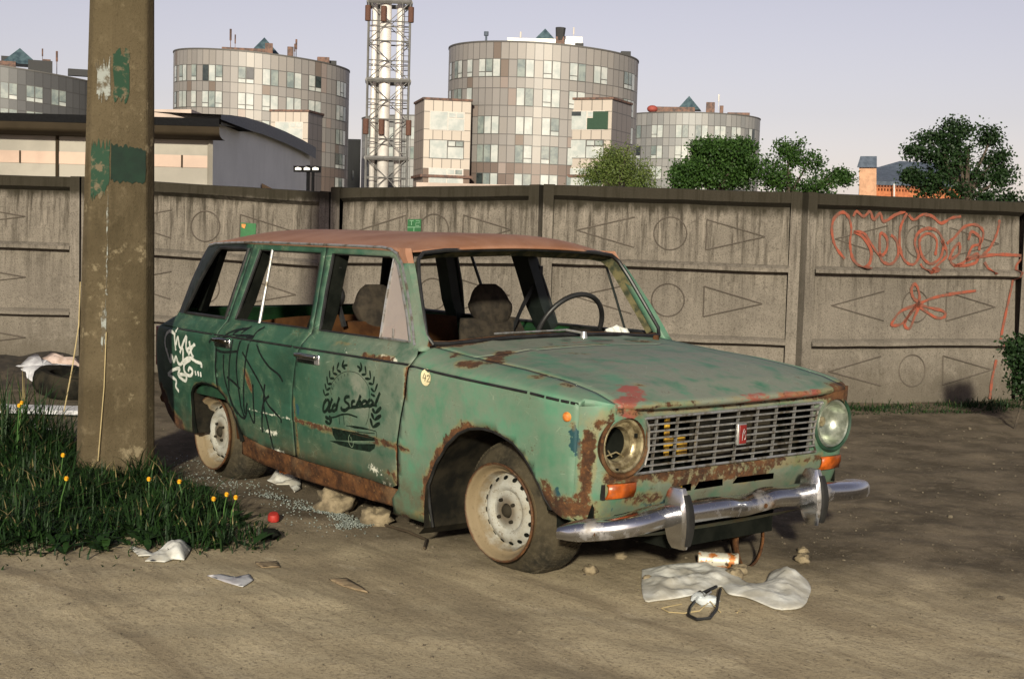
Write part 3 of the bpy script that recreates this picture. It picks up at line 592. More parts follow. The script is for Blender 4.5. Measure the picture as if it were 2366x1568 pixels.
# ---- vent glass material has to exist before: build now for the near side
def make_ventglass():
    t = NT('grubby vent glass'); n = t.noise(14, 5, .7)
    t.fin(t.mix(t.ramp(n, .3, .7), (.42, .36, .34), (.28, .24, .22)), .5, 0)
    tr = t.n.new('ShaderNodeBsdfTransparent'); mx = t.n.new('ShaderNodeMixShader'); t.put(mx.inputs[0], t.ramp(n, .3, .7, .55, .85))
    t.l.new(tr.outputs[0], mx.inputs[1]); t.l.new(t.b.outputs[0], mx.inputs[2]); t.l.new(mx.outputs[0], t.out.inputs[0]); return t.m
MAT['ventglass'] = make_ventglass()
for o in bpy.data.objects:
    if o.name.startswith('vent_glass'): o.data.materials[0] = MAT['ventglass']
for o in [q for q in bpy.data.objects if q.name.startswith('vent_glass')]:
    l = MB(); l.box((-.708, -.735, .895), (.006, .004, .05)); l.build('vent_latch', 'bright', o)

# -------- roof
def roofz(x, y):
    a = min(1, abs(y)/.618); zt = 1.262+.072*(1-a**2.6)
    xfr = -.70-.085*a**3; xre = -2.74+.12*a**3
    zf = 1.247+.026*(1-a*a); zr = 1.245+.02*(1-a*a)
    d = min(1, max(0, (xfr-x))/.32); e = min(1, max(0, x-xre)/.45)
    z = zf+(zt-zf)*(1-(1-d)**3); return min(z, zr+(zt-zr)*(1-(1-e)**2.6))
rows = []
for i in range(49):
    q = i/48; q = q*q*(3-2*q)*.5+q*.5; row = []
    for k in range(41):
        y = -.622+1.244*k/40; a = min(1, abs(y)/.618); xfr = -.70-.085*a**3; xre = -2.74+.12*a**3
        x = xfr+(xre-xfr)*q; z = roofz(x, y)
        row.append((x, y, z))
    row = [(row[0][0], -.624, row[0][2]-.012)]+row+[(row[-1][0], .624, row[-1][2]-.012)]
    rows.append(row)
b = MB(); b.grid(rows); roof = b.build('roof', 'roof', car, smooth='all'); m = roof.modifiers.new('t', 'SOLIDIFY'); m.thickness = .006; m.offset = -1
b = MB(); b.grid([[(x, y, roofz(x, y)-.022) for y in np.linspace(-.60, .60, 15)] for x in np.linspace(-.74, -2.66, 20)]); b.build('headlining', 'black', roof, smooth=True)
# windscreen surround
wsh = [(-.672, .868), (-.60, .866), (-.3, .884), (0, .890), (.3, .884), (.60, .866), (.672, .868), (.690, .90), (.665, 1.0), (.628, 1.14), (.600, 1.215), (.565, 1.243), (.45, 1.256), (0, 1.268), (-.45, 1.256), (-.565, 1.243), (-.600, 1.215), (-.628, 1.14), (-.665, 1.0), (-.690, .90)]
def wx(y, z): return -.505-(z-.862)*.665+.055*(1-(y/.7)**2)
b = MB(); b.tube([(wx(y, z)+.004, y, z) for y, z in wsh], .0095, 8, closed=True); wsf = b.build('windscreen_seal', 'rubber', car, smooth=True)
b = MB(); b.grid([[(wx(y, z)-k*.8, y*(1-k*.25), z-k*.45) for y, z in wsh[7:20]] for k in (.012, .045, .075)]); o = b.build('windscreen_rim', 'olive', car, smooth=True)
b = MB(); b.tube([(wx(y, z)-.01, y*.985, z+.004) for y, z in wsh[0:7]], .008, 6); b.build('lower_rim', 'rust', car, smooth=True)
# hood and cowl
def sheet(x0, x1, ny=34, nx=40, lip=False, yh=.656, front=None, cowl=False):
    rows = []
    for i in range(nx+1):
        row = []
        for k in range(ny+1):
            y = -yh+2*yh*k/ny; xa = x0(y); xb = x1(y); x = xa+(xb-xa)*i/nx; z = topz(x, y)
            if lip:
                z += .0025*noise.noise(Vector((x*4, y*3, 5)))
            row.append((x, y, z))
        rows.append(row)
    if lip:
        rows.append([(x+.004, y, z-.010) for x, y, z in rows[-1]]); rows.append([(x-.014, y, z-.022) for x, y, z in rows[-2]])
        rows.append([(x-.03, y, z-.024) for x, y, z in rows[-3]])
    return rows
hx1 = lambda y: .650-.040*abs(y/.66)**3
hx0 = lambda y: -.215+.02*(1-(y/.66)**2)
b = MB(); b.grid(sheet(hx0, hx1, lip=True)); hood = b.build('hood', 'paint', car, smooth='all'); wear(hood, .85, rust=.05); m = hood.modifiers.new('t', 'SOLIDIFY'); m.thickness = .004; m.offset = 0
b = MB(); b.grid(sheet(lambda y: wx(y, .866)+.008, lambda y: hx0(y)-.006, nx=14, yh=.664)); cowl = b.build('cowl', 'paint', car, smooth='all'); wear(cowl, .8, rust=.1); m = cowl.modifiers.new('t', 'SOLIDIFY'); m.thickness = .004; m.offset = 0
for x, y, l_ in ((-.29, .10, .14), (-.33, .32, .10), (-.34, -.07, .06), (-.27, -.22, .03)):
    b = MB(); b.add([(x-.008, y-l_/2, topz(x-.008, y)+.010), (x+.010, y-l_/2+.01, topz(x, y)+.010), (x+.012, y+l_/2-.01, topz(x, y)+.010), (x-.004, y+l_/2, topz(x, y)+.010)], [(0, 1, 2, 3)]); b.build('air_slot', 'black', cowl)
b = MB(); b.box((-.20, 0, .80), (.03, 1.26, .012)); b.build('hood_gap', 'black', car)
# wiper
b = MB(); b.tube([(-.462, -.374, .905), (-.470, -.15, .908), (-.455, .03, .912)], .0045, 6); b.tube([(-.455, .03, .912), (-.425, .085, .902), (-.40, .10, .895)], .006, 6)
b.lathe([(0, .02), (.012, .018), (.016, 0), (.02, -.02)], (-.405, .095, .888), (0, 0, 1), 12); b.build('wiper', 'bright', car, smooth=True)
b = MB(); b.lathe([(0, .016), (.012, .014), (.018, -.012)], (-.40, .55, topz(-.40, .55)+.008), (0, 0, 1), 12); b.build('wiper_spindle', 'rust', car, smooth=True)

# -------- front panel with openings
holes = []
grill = [(-.548, .470), (-.500, .500), (-.488, .560), (-.498, .640), (-.520, .676), (.505, .676), (.480, .640), (.470, .560), (.478, .505), (.500, .470)]
lampN = [(-.605+.103*math.cos(t), .580+.103*math.sin(t)) for t in np.linspace(0, 2*math.pi, 25)[:-1]]
lampF = [(.605+.103*math.cos(t), .580+.103*math.sin(t)) for t in np.linspace(0, 2*math.pi, 25)[:-1]]
slots = [[(-.31, .372), (-.30, .398), (-.225, .402), (-.215, .372)], [(-.200, .374), (-.185, .404), (-.05, .404), (-.035, .374)], [(.02, .376), (.035, .402), (.26, .398), (.27, .372)]]
outl = [(-.755, .315), (-.69, .275), (-.62, .255), (-.3, .222), (0, .215), (.3, .222), (.62, .255), (.69, .275), (.755, .315), (.757, .50), (.757, .65), (.757, .724), (.70, .733), (.655, .736), (.60, .724), (.3, .712), (0, .712), (-.3, .712), (-.60, .724), (-.655, .736), (-.70, .733), (-.757, .724), (-.757, .65), (-.757, .50)]
gr2 = [(y*.97, z) for y, z in grill]
V, F = cdt(outl, [gr2, lampN, lampF]+slots, .024, cols=list(np.linspace(-.753, -.66, 18))+list(np.arange(-.645, .65, .024))+list(np.linspace(.66, .753, 18)))
def yfront(y, z):
    a = abs(y); k = min(1, max(0, (a-.60)/.157)); return y*(1+(ys(xf(.757)-slant(z), z)/.757-1)*k)
def xfront(y, z):
    x = xf(y)-slant(z)-(.022*min(1, max(0, (.57-abs(y))/.05)) if z > .682 else 0)
    if z > .46: # pocket around grille, eyebrow proud above
        x -= .012*(1 if (abs(y) < .50 and .46 < z < .69) else 0)
    x += 0
    if z < .43: x += .004*noise.noise(Vector((y*9, z*9, 0)))
    return x
fp = shell('front_panel', [(xfront(y, z), yfront(y, z), z) for y, z in V], F, car, .55, dirt=.25, rust=.20, thick=0, tonefn=lambda x, y, z: .55+.45*min(1, max(0, (abs(y)-.55)/.12)))
# engine bay behind: dark bulkhead, radiator, yellow bracket
b = MB(); b.box((.30, 0, .48), (.02, 1.30, .50)); b.box((.42, 0, .32), (.26, 1.2, .02)); b.box((.42, -.70, .50), (.25, .01, .40)); b.box((.42, .70, .50), (.25, .01, .40)); b.build('bulkhead', 'black', car)
b = MB(); b.box((.50, .10, .575), (.02, .50, .19)); b.build('radiator', 'liner', car, bevel=.004)
b = MB(); b.box((.53, -.315, .585), (.012, .022, .15)); b.box((.531, -.262, .56), (.012, .09, .03)); b.box((.532, -.232, .530), (.012, .05, .05)); b.build('engine_bracket', 'yellow', car, bevel=.003)
b = MB(); b.box((.545, -.285, .37), (.012, .09, .05)); b.build('engine_bracket', 'yellow', car, bevel=.003)
b = MB(); b.box((.52, -.38, .61), (.02, .05, .12)); b.build('air_duct', 'seat', car, bevel=.004)
b = MB(); b.box((.51, .05, .50), (.02, .16, .05)); b.build('cross_bar', 'seat', car, bevel=.004)
# grille
gx = lambda z: .618-.10*(.70-z)
gl = empty('grille', parent=car)
b = MB(); fr = [(gx(z)+.004, y, z) for y, z in grill]; b.tube([fr[i] for i in range(len(fr))], .0055, 6, closed=True); b.build('grille_frame', 'bright', gl, smooth=True)
def gspan(z):
    zz = [p[1] for p in grill[:5]]; a = float(np.interp(z, zz, [p[0] for p in grill[:5]])); zz = [p[1] for p in grill[5:]][::-1]; c = float(np.interp(z, zz, [p[0] for p in grill[5:]][::-1])); return a, c
for k in range(1, 8):
    z = .676-k*.0257; a, c = gspan(z); b = MB(); b.box((gx(z)+.006, (a+c)/2, z), (.012, c-a, .0070)); b.build('grille_bar', 'bright', gl, bevel=.0015)
for k in range(9):
    y = -.452+.1135*k; b = MB(); zt, zb = .673, .473
    b.add([(gx(zt)-.001, y-.003, zt), (gx(zt)-.001, y+.003, zt), (gx(zb)-.001, y+.003, zb), (gx(zb)-.001, y-.003, zb), (gx(zt)-.012, y-.003, zt), (gx(zt)-.012, y+.003, zt), (gx(zb)-.012, y+.003, zb), (gx(zb)-.012, y-.003, zb)], [(0, 1, 2, 3), (0, 4, 5, 1), (3, 2, 6, 7), (0, 3, 7, 4), (1, 5, 6, 2)]); b.build('grille_upright', 'bright', gl)
b = MB(); b.box((.636, -.012, .584), (.016, .052, .086)); bd = b.build('badge', 'bright', gl, smooth=True, bevel=.005)
b = MB(); b.box((.645, -.011, .584), (.004, .040, .073)); be = b.build('badge_enamel', 'red', bd, smooth=True, bevel=.002)
b = MB(); b.tube([(.649, -.018, .560), (.650, -.016, .590), (.650, -.010, .605), (.649, -.002, .598), (.650, -.008, .588), (.650, .000, .575), (.649, -.004, .563)], .0014, 5); b.build('badge_emblem', 'bright', bd, smooth=True)
# headlights
MAT['lampgrey'] = simple('clouded reflector', (.40, .42, .36), .3, .6, c2=(.16, .18, .14), scale=16)
for s, kind in ((-1, 0), (1, 1)):
    c = (.603-.012, s*.605, .580); hl = empty('headlight', parent=car)
    b = MB(); b.lathe([(.103, -.035), (.118, .004), (.122, .010), (.114, .018), (.106, .012), (.102, -.004)], c, (1, 0, 0), 40)
    b.build('lamp_ring', 'rust' if kind == 0 else 'darkgreen', hl, smooth=True)
    if kind == 0:
        b = MB(); b.lathe([(.104, -.002), (.098, .008), (.090, .004), (.086, -.018), (.078, -.022), (.074, -.028), (.066, -.030), (.060, -.055)], c, (1, 0, 0), 40); b.build('lamp_bowl', 'bowl', hl, smooth=True)
        b = MB(); b.lathe([(.062, -.050), (.058, -.10), (.045, -.135), (.012, -.15), (0, -.15)], c, (1, 0, 0), 32); b.build('lamp_cavity', 'reflect', hl, smooth=True) if 'reflect' in MAT else b.build('lamp_cavity', 'black', hl, smooth=True)
        b = MB(); b.tube([(c[0]-.04, c[1]-.055, c[2]-.045), (c[0]-.035, c[1], c[2]-.03), (c[0]-.04, c[1]+.05, c[2]-.052)], .003, 5); b.tube([(c[0]-.03, c[1]-.045, c[2]-.02), (c[0]-.035, c[1]-.02, c[2]-.045)], .003, 5); b.build('lamp_wire', 'bowl', hl, smooth=True)
        b = MB(); b.box((c[0]+.004, c[1]+.062, c[2]+.032), (.006, .012, .014)); b.box((c[0]+.004, c[1]-.03, c[2]-.087), (.006, .014, .010)); b.build('lamp_slot', 'black', hl)
    else:
        b = MB(); b.lathe([(.103, .006), (.098, .014), (.092, .010), (.088, -.004), (.080, -.03), (.062, -.052), (.035, -.066), (.018, -.070)], c, (1, 0, 0), 40); b.build('lamp_bowl', 'lampgrey', hl, smooth=True)
        b = MB(); b.lathe([(.022, -.066), (.020, -.045), (.010, -.04), (0, -.04)], c, (1, 0, 0), 20); b.build('lamp_bulb_socket', 'bowl', hl, smooth=True)
    # indicator
    xx = lambda y, z: xf(y)-slant(z)+.012
    b = MB(); y0, y1 = (.542, .672); z0, z1 = .385, .440
    rows = [[(xx(y*s, z)+d, y*s, z) for y in (y0, (y0+y1)/2, y1)] for z, d in ((z0-.001, -.010), (z0, .004), ((z0+z1)/2, .007), (z1, .004), (z1+.001, -.010))]
    b.grid(rows)
    ind = b.build('indicator', 'orange', car, smooth=True); m = ind.modifiers.new('t', 'SOLIDIFY'); m.thickness = .008; m.offset = -1
    b = MB(); b.box((xx(s*.675, .41)-.014, s*(.684 if s < 0 else .678), .412), (.014, .012, .056)); b.build('indicator_housing', 'rubber', ind)
# side repeater
b = MB(); b.lathe([(0, .016), (.010, .0145), (.017, .008), (.019, -.002)], (.474, -ys(.474, .68), .682), (0, -1, 0), 20); b.build('side_lamp', 'orange2', car, smooth=True)
# -------- bumper
def bpath(y):
    a = abs(y+.01); x = .722-(.215 if y < 0 else .07)*max(0, (a-.56)/.25)**2.2; z = .324
    g = math.exp(-((y+.02)/.09)**2); g2 = math.exp(-((y-.13)/.07)**2)
    x -= .030*g+.004*g2; z -= .018*g; z += .006*g2-.003; z -= .058*max(0, (a-.44)/.38)**1.7 if y < 0 else .022*max(0, (a-.40)/.35)
    return Vector((x, y, z))
ysmp = np.linspace(-.826, .752, 90); prof = [(-.088, .034), (-.05, .040), (-.014, .038), (.003, .030), (.013, .013), (.013, -.014), (.004, -.031), (-.014, -.037), (-.06, -.036), (-.088, -.032), (-.085, -.028), (-.05, -.031), (-.012, -.031), (.001, -.026), (.009, -.011), (.009, .011), (.0, .025), (-.012, .033), (-.05, .035), (-.085, .030)]
b = MB(); rows = []
for i, y in enumerate(ysmp):
    p = bpath(y); q = bpath(y+.004); tdir = (q-p).normalized(); nrm = Vector((tdir.y, -tdir.x, 0))
    e = min(1, (.15+(y+.826)/.045)); e = min(e, 1); sc_ = .62+.38*math.sin(min(1, max(0, (y+.826)/.04))*math.pi/2)
    dn = 1+.15*math.exp(-((y+.01)/.05)**2)
    rows.append([tuple(p+nrm*(dx*dn if dx < 0 else dx/dn)+Vector((0, 0, dz*sc_*(1-.12*math.exp(-((y-.02)/.06)**2))))) for dx, dz in prof])
b.grid(rows, closed=True); n_ = len(prof); b.f += [tuple(range(n_)), tuple((len(rows)-1)*n_+k for k in range(n_))]; b.mi += [0, 0]
bump = b.build('front_bumper', 'chrome', car, smooth=True)
for y in (-.755, .055):
    p = bpath(y); b = MB(); b.lathe([(0, .002), (.009, .002), (.010, -.001)], p+Vector((.013, 0, -.006)), (1, -.3 if y < 0 else 0, 0), 12); b.build('bolt_hole', 'rust', bump)
for y in (-.447, .325):
    o = MB(); rows = []
    for k in range(15):
        t = k/14; z = .205+.228*t; e = math.sin(math.pi*min(1, max(0, .06+t*.88)))**.55
        xc = .758+.024*math.sin(math.pi*t)-.002*(1-t); hw = .023*e+.005; dp = .095*e**.7
        lean = (t-.5)*-.02
        rows.append([(xc-dp, y-hw+lean, z), (xc-.006, y-hw+lean, z), (xc+.006, y-hw*.6+lean, z), (xc+.009, y+lean, z), (xc+.006, y+hw*.6+lean, z), (xc-.006, y+hw+lean, z), (xc-dp, y+hw+lean, z)])
    o.grid(rows, closed=True); o.f += [tuple(range(7)), tuple(14*7+k for k in range(7))]; o.mi += [0, 0]; ov = o.build('overrider', 'chrome', bump, smooth=True)
    o = MB(); rows = []
    for k in range(13):
        t = .06+.84*k/12; z = .205+.228*t; e = math.sin(math.pi*min(1, max(0, .06+t*.88)))**.55; xc = .758+.024*math.sin(math.pi*t)-.002*(1-t); hw = .018*e+.003; lean = (t-.5)*-.02+.003
        rows.append([(xc+.002, y-hw+lean, z), (xc+.016, y-hw*.7+lean, z), (xc+.018, y+lean, z), (xc+.016, y+hw*.7+lean, z), (xc+.002, y+hw+lean, z)])
    o.grid(rows, closed=True); o.f += [tuple(range(5)), tuple(12*5+k for k in range(5))]; o.mi += [0, 0]; o.build('rubber_strip', 'rubber', ov, smooth=True)
b = MB(); b.tube([(.60, -.36, .30), (.70, -.36, .31)], .015, 6); b.tube([(.60, .33, .30), (.70, .33, .31)], .015, 6); b.build('bumper_bracket', 'rust', bump)
# rear: tailgate, lamps, bumper
tgx = lambda z: float(np.interp(z, [.3, .70, .78, .85, 1.25], [-2.97, -2.99, -2.95, -2.815, -2.66]))
V, F = cdt([(-.68, .30), (.68, .30), (.70, .60), (.70, .80), (.675, .885), (0, .885), (-.675, .885), (-.70, .80), (-.70, .60)], (), .06)
tg = shell('tailgate', [(tgx(z), y, z) for y, z in V], F, car, .15, mat='paint')
V, F = cdt([(-.675, .885), (.675, .885), (.60, 1.235), (0, 1.248), (-.60, 1.235)], [[(-.585, .893), (.585, .893), (.535, 1.20), (-.535, 1.20)]], .06)
fo = shell('window_frame', [(tgx(z), y, z) for y, z in V], F, tg, .15, mat='darkrubber')
b = MB(); b.grid([[(tgx(z)+.03, y, z) for y in np.linspace(-.66, .66, 9)] for z in (.45, .7, .80, .885)]); b.build('inner_panel', 'innergreen', tg, smooth=True)
for q in (-1, 1): b = MB(); b.grid([[(tgx(z)+dx, q*(.60-.15*(z-.885)+dy), z) for dx, dy in ((-.0, .02), (.12, .0), (.16, .06))] for z in (.87, 1.0, 1.12, 1.24)]); b.build('pillar_trim', 'black', car, smooth=True)
for s in (-1, 1):
    b = MB(); b.box((-3.0, s*.722, .665), (.05, .05, .22)); b.build('tail_lamp', 'red', car, bevel=.006)
b = MB(); b.tube([(-3.0, -.70, .37), (-3.04, -.66, .37), (-3.07, 0, .37), (-3.04, .66, .37), (-3.0, .70, .37)], .030, 8); b.build('rear_bumper', 'rust', car, smooth=True)
# interior
b = MB(); b.box((-1.25, 0, .21), (1.3, 1.36, .02)); b.box((-2.45, 0, .30), (1.1, .86, .02)); b.box((-.60, 0, .50), (.02, 1.36, .55)); b.build('floor_pan', 'black', car)
b = MB(); b.grid([[(x, y, z) for y in np.linspace(-.66, .66, 9)] for x, z in ((-.56, .835), (-.66, .838), (-.80, .828), (-.84, .80), (-.82, .62))]); o = b.build('dashboard', 'rubber', car, smooth=True); m = o.modifiers.new('t', 'SOLIDIFY'); m.thickness = .01
b = MB(); b.ellipsoid((-.68, .36, .84), (.10, .17, .055), 16, 8); b.ellipsoid((-.64, .10, .835), (.05, .05, .03)); b.build('instrument_hood', 'liner', car, smooth=True)
b = MB(); rr = random.Random(3)
b.grid([[(-.62+.06*i/4+rr.uniform(-.006, .006), .40+.15*k/6, .905-.012*(i-2)**2*.6+rr.uniform(-.012, .012)-abs(k-3)*.006) for k in range(7)] for i in range(5)]); b.build('crumpled_film', 'white', car)
for s, y in ((-1, -.36), (1, .34)):
    st = empty('front_seat', parent=car)
    m_ = 'brown' if s < 0 else 'seat'
    b = MB(); rows = []
    for t in np.linspace(0, 1, 9):
        z = .40+.50*t; hw = .24*(1-.25*t**4); x = -1.20-.20*t; th = .055*(1-.35*t)
        rows.append([(x+th*ca, y+hw*sa, z) for ca, sa in [(math.copysign(abs(math.cos(a))**.5, math.cos(a)), math.copysign(abs(math.sin(a))**.5, math.sin(a))) for a in np.linspace(0, 2*math.pi, 17)[:-1]]])
    b.grid(rows, closed=True); b.f += [tuple(8*16+k for k in range(16))]; b.mi += [0]; b.build('backrest', m_, st, smooth=True)
    b = MB(); b.box((-.98, y, .42), (.48, .46, .12)); b.build('seat_cushion', m_, st, smooth=True, bevel=.03)
    b = MB(); rows = []
    for t in np.linspace(0, 1, 11):
        z = .868+.205*t; e = math.sin(math.pi*(.10+.86*t))**.42; hw = (.118 if t > .5 else .132-.02*abs(t-.45))*e; th = .052*e*(1 if t < .7 else .9)
        rows.append([(-1.385-.05*t+th*ca, y+.01+hw*sa, z) for ca, sa in [(math.copysign(abs(math.cos(a))**.6, math.cos(a)), math.copysign(abs(math.sin(a))**.75, math.sin(a))) for a in np.linspace(0, 2*math.pi, 21)[:-1]]])
    b.grid(rows, closed=True); b.f += [tuple(range(20)), tuple(10*20+k for k in range(20))]; b.mi += [0, 0]; hr = b.build('headrest', 'seat', st, smooth=True)
    b = MB(); b.tube([(-1.37, y-.06, .80), (-1.385, y-.06, .89)], .005, 6); b.tube([(-1.37, y+.07, .80), (-1.385, y+.07, .89)], .005, 6); b.build('headrest_post', 'bright', hr, smooth=True)
b = MB(); b.grid([[(-2.0-.10*t, y, .42+.455*t-.02*abs(y/.6)**4) for y in np.linspace(-.62, .62, 13)] for t in np.linspace(0, 1, 5)]); o = b.build('rear_seat', 'brown', car, smooth=True); m = o.modifiers.new('t', 'SOLIDIFY'); m.thickness = .09; m.offset = 0
b = MB(); b.box((-.66, .02, .66), (.10, .9, .18)); b.build('dash_underside', 'brown', car, bevel=.01)
sw = Vector((-.80, .36, .875)); ax = Vector((-.92, 0, .42)).normalized(); e1 = Vector((0, 1, 0)); e2 = ax.cross(e1)
stw = empty('steering_wheel', parent=car)
b = MB(); b.tube([sw+(e1*math.cos(t)+e2*math.sin(t))*.198 for t in np.linspace(0, 2*math.pi, 49)[:-1]], .0125, 10, closed=True); b.build('wheel_rim', 'rubber', stw, smooth=True)
b = MB(); b.tube([sw+e1*.195, sw-ax*.03+e1*.05, sw-ax*.04, sw-ax*.03-e1*.05, sw-e1*.195], .008, 6); b.lathe([(0, 0), (.04, 0), (.045, -.02), (.03, -.05), (.03, -.30)], sw-ax*.02, ax, 20); b.build('wheel_hub', 'black', stw, smooth=True)
b = MB(); P = [(-1.37, .64, 1.12), (-1.36, .60, 1.07), (-1.33, .50, .96), (-1.30, .42, .86)]
rows = [[(x, y, z+dz) for dz in (-.022, .022)] for x, y, z in P]; b.grid(rows); b.tube([(-1.37, .645, 1.13), (-1.37, .645, 1.17)], .02, 6); o = b.build('seat_belt', 'rubber', car); m = o.modifiers.new('t', 'SOLIDIFY'); m.thickness = .003
b = MB(); b.ellipsoid((-1.36, -.60, 1.02), (.03, .03, .05)); b.tube([(-1.36, -.60, 1.16), (-1.37, -.60, 1.0), (-1.34, -.58, .88)], .014, 6); b.build('belt_reel', 'rubber', car, smooth=True)
b = MB(); b.tube([(-2.42, .52, 1.21), (-2.44, .50, 1.16), (-2.40, .46, 1.13), (-2.34, .46, 1.15), (-2.32, .50, 1.20)], .012, 6); b.build('hanging_cable', 'black', car, smooth=True)
# hoop: exhaust strap etc. hidden underside
b = MB(); b.box((-1.1, 0, .16), (1.6, .8, .06)); b.box((.2, 0, .20), (.7, .6, .1)); b.box((.30, 0, .23), (.10, .95, .05)); b.build('underbody', 'black', car)
b = MB(); b.grid([[(.590-.03*i, y, .236-.020*i+.010*(abs(y)/.5)**2*i) for y in np.linspace(-.50, .50, 20)] for i in range(3)]); o = b.build('valance', 'paint', car, smooth=True); wear(o, .0, .8, .30)  # low tone and high dirt value paint in the shade under the body

# -------- wheels
def wheel(name, loc, rz, camber, flat, parent=car):
    wh = empty(name, loc, (camber, 0, rz), parent)
    gz = -loc[2]+.004
    def squash(p, k=1):
        p = Vector(p); lim = gz
        if p.z < lim+.05:
            d = (lim+.05-p.z); bulge = min(1, d/.06); p.z = max(lim, lim+.05-d*.9 if d < .055 else lim)
            p.y += -.022*bulge*(1 if p.y < -.01 else -.6) * (1 if abs(p.y) > .02 else 0)*flat
        return p
    R = .272; SH = .078
    prof = [(r_, h_+SH) for r_, h_ in [(.170, -.120), (.184, -.112), (.200, -.096), (.222, -.086), (.246, -.080), (.260, -.070), (.267, -.056), (R, -.03), (R+.001, 0), (R, .03), (.267, .056), (.260, .070), (.246, .080), (.222, .083), (.200, .079), (.184, .07), (.174, .058)]]
    b = MB(); b.lathe(prof, (0, 0, 0), (0, 1, 0), 72, squash=squash); ty = b.build('tyre', 'tyre', wh, smooth='all')
    # tread blocks
    b = MB(); n = 84
    for i in range(n):
        for (ya, yb, off) in ((-.066, -.038, 0), (-.034, -.004, .5), (.0, .030, .15), (.034, .064, .6)):
            t0 = 2*math.pi*(i+off)/n; t1 = t0+2*math.pi/n*.70; vs = []
            for rr_, tt, yy in ((.004, t0, ya), (.004, t1, ya), (.004, t1+.012, yb), (.004, t0+.012, yb)):
                for q in (-.004, .0055):
                    rad = (R if abs(yy) < .05 else .2645)+q; vs.append(squash((rad*math.cos(tt), yy+SH, rad*math.sin(tt))))
            b.add(vs, [(1, 3, 5, 7), (0, 1, 7, 6), (0, 2, 3, 1), (2, 4, 5, 3), (4, 6, 7, 5)])
    b.build('tread', 'tyre', ty, recalc=False)
    # shoulder notches
    # rim
    s = -1
    pr = [(.196, -.070), (.198, -.078), (.194, -.083), (.188, -.080), (.180, -.070), (.174, -.052), (.166, -.044), (.160, -.042), (.154, -.030), (.150, -.012), (.146, -.004), (.140, -.006), (.118, -.030), (.105, -.036), (.092, -.034), (.080, -.022), (.070, -.022), (.058, -.030), (.030, -.032), (.028, -.020)]
    b = MB(); b.lathe(pr, (0, 0, 0), (0, 1, 0), 64); b.lathe([(.196, -.070), (.18, -.05), (.165, .02), (.17, .06), (.19, .07)], (0, 0, 0), (0, 1, 0), 48); rm = b.build('rim', 'rim', wh, smooth=True)
    for k in range(16):
        t = 2*math.pi*(k+.3)/16; c = Vector((.130*math.cos(t), -.0205, .130*math.sin(t)))
        b = MB(); nrm = Vector((.55*math.cos(t)*0-.6*math.cos(t)*-1*0, -1, 0)); d = Vector((math.cos(t), 0, math.sin(t))); n2 = (Vector((0, -1, 0))*.75+d*.72).normalized()
        b.lathe([(0, .0035), (.0095, .0035), (.0105, .001)], c, n2, 12); b.build('vent_hole', 'black', rm)
    b = MB(); b.lathe([(0, -.046), (.014, -.046), (.022, -.040), (.028, -.028), (.030, -.02)], (0, 0, 0), (0, 1, 0), 20)
    for k in range(4):
        t = 2*math.pi*(k+.4)/4; b.lathe([(0, -.044), (.006, -.044), (.008, -.030)], (.049*math.cos(t), 0, .049*math.sin(t)), (0, 1, 0), 6)
    b.build('hub', 'liner', rm, smooth=True)
    return wh
wheel('wheel', (.012, -.640, .247), R_(4), R_(2), 1)
wheel('wheel', (-2.420, -.628, .247), R_(0), R_(-1), 1)
o = wheel('wheel', (.012, .640, .247), R_(180+6), 0, 1); o = wheel('wheel', (-2.42, .628, .247), R_(180), 0, 1)

# ================================================================== markings on the car side
def smooth_line(p, sub=5):
    p = [np.array(q, float) for q in p]
    if len(p) < 3: return [p[0]+(p[1]-p[0])*k/4 for k in range(5)]
    out = []
    for i in range(len(p)-1):
        a = p[max(i-1, 0)]; b = p[i]; c = p[i+1]; d = p[min(i+2, len(p)-1)]
        for k in range(sub):
            t = k/sub; out.append(.5*((2*b)+(-a+c)*t+(2*a-5*b+4*c-d)*t*t+(-a+3*b-3*c+d)*t**3))
    out.append(p[-1]); return out
def ribbon(mb, pts, w, place, sm=True, jit=.12, taper=False, rnd=random.Random(5)):
    q = smooth_line(pts) if sm else [np.array(a, float) for a in pts]
    n = len(q); L = []; Rr = []
    for i in range(n):
        d = q[min(i+1, n-1)]-q[max(i-1, 0)]; d = d/(np.linalg.norm(d)+1e-9); nn = np.array([-d[1], d[0]])
        ww = w*(1+rnd.uniform(-jit, jit))*(1 if not taper else (.35+.65*math.sin(math.pi*min(1, .12+.88*(i/(n-1))))))/2
        L.append(place(*(q[i]+nn*ww))); Rr.append(place(*(q[i]-nn*ww)))
    mb.grid([L, Rr])
def pside(e=.0028):
    return lambda x, z: (x, -ys(x, z)-e, z)
def find(name, pred=lambda o: True):
    return [o for o in bpy.data.objects if o.name.split('.')[0] == name and pred(o)][0]
ndoor = bpy.data.objects['front_door']; nrear = bpy.data.objects['rear_door']; nquart = bpy.data.objects['rear_quarter']; nfen = bpy.data.objects['front_fender']
b = MB()
for s in WHITE: ribbon(b, s, .0175 if len(s) > 2 else .015, pside(.0032))
b.build('graffiti_tag', 'white', nquart, recalc=False)
b = MB()
for s in BLACK: ribbon(b, s, .0130, pside(.0034))
b.build('graffiti_tag', 'ink', nrear, recalc=False)
b = MB()
for i, s in enumerate(TEXT): ribbon(b, s, .0150 if i != len(TEXT)-1 else .009, pside(.0036))
em = b.build('door_emblem', 'ink2', ndoor, recalc=False)
for grp, wd_ in ((LEAF[:15], .0125), (LEAF[15:], .0125), (LEAFB[:6], .019), (LEAFB[6:], .019)):
    b = MB()
    for x0, z0, x1, z1 in grp: ribbon(b, [(x0, z0), (x1, z1)], wd_, pside(.003), taper=True, jit=.02)
    b.build('laurel_branch', 'ink2', em, recalc=False)
b = MB()
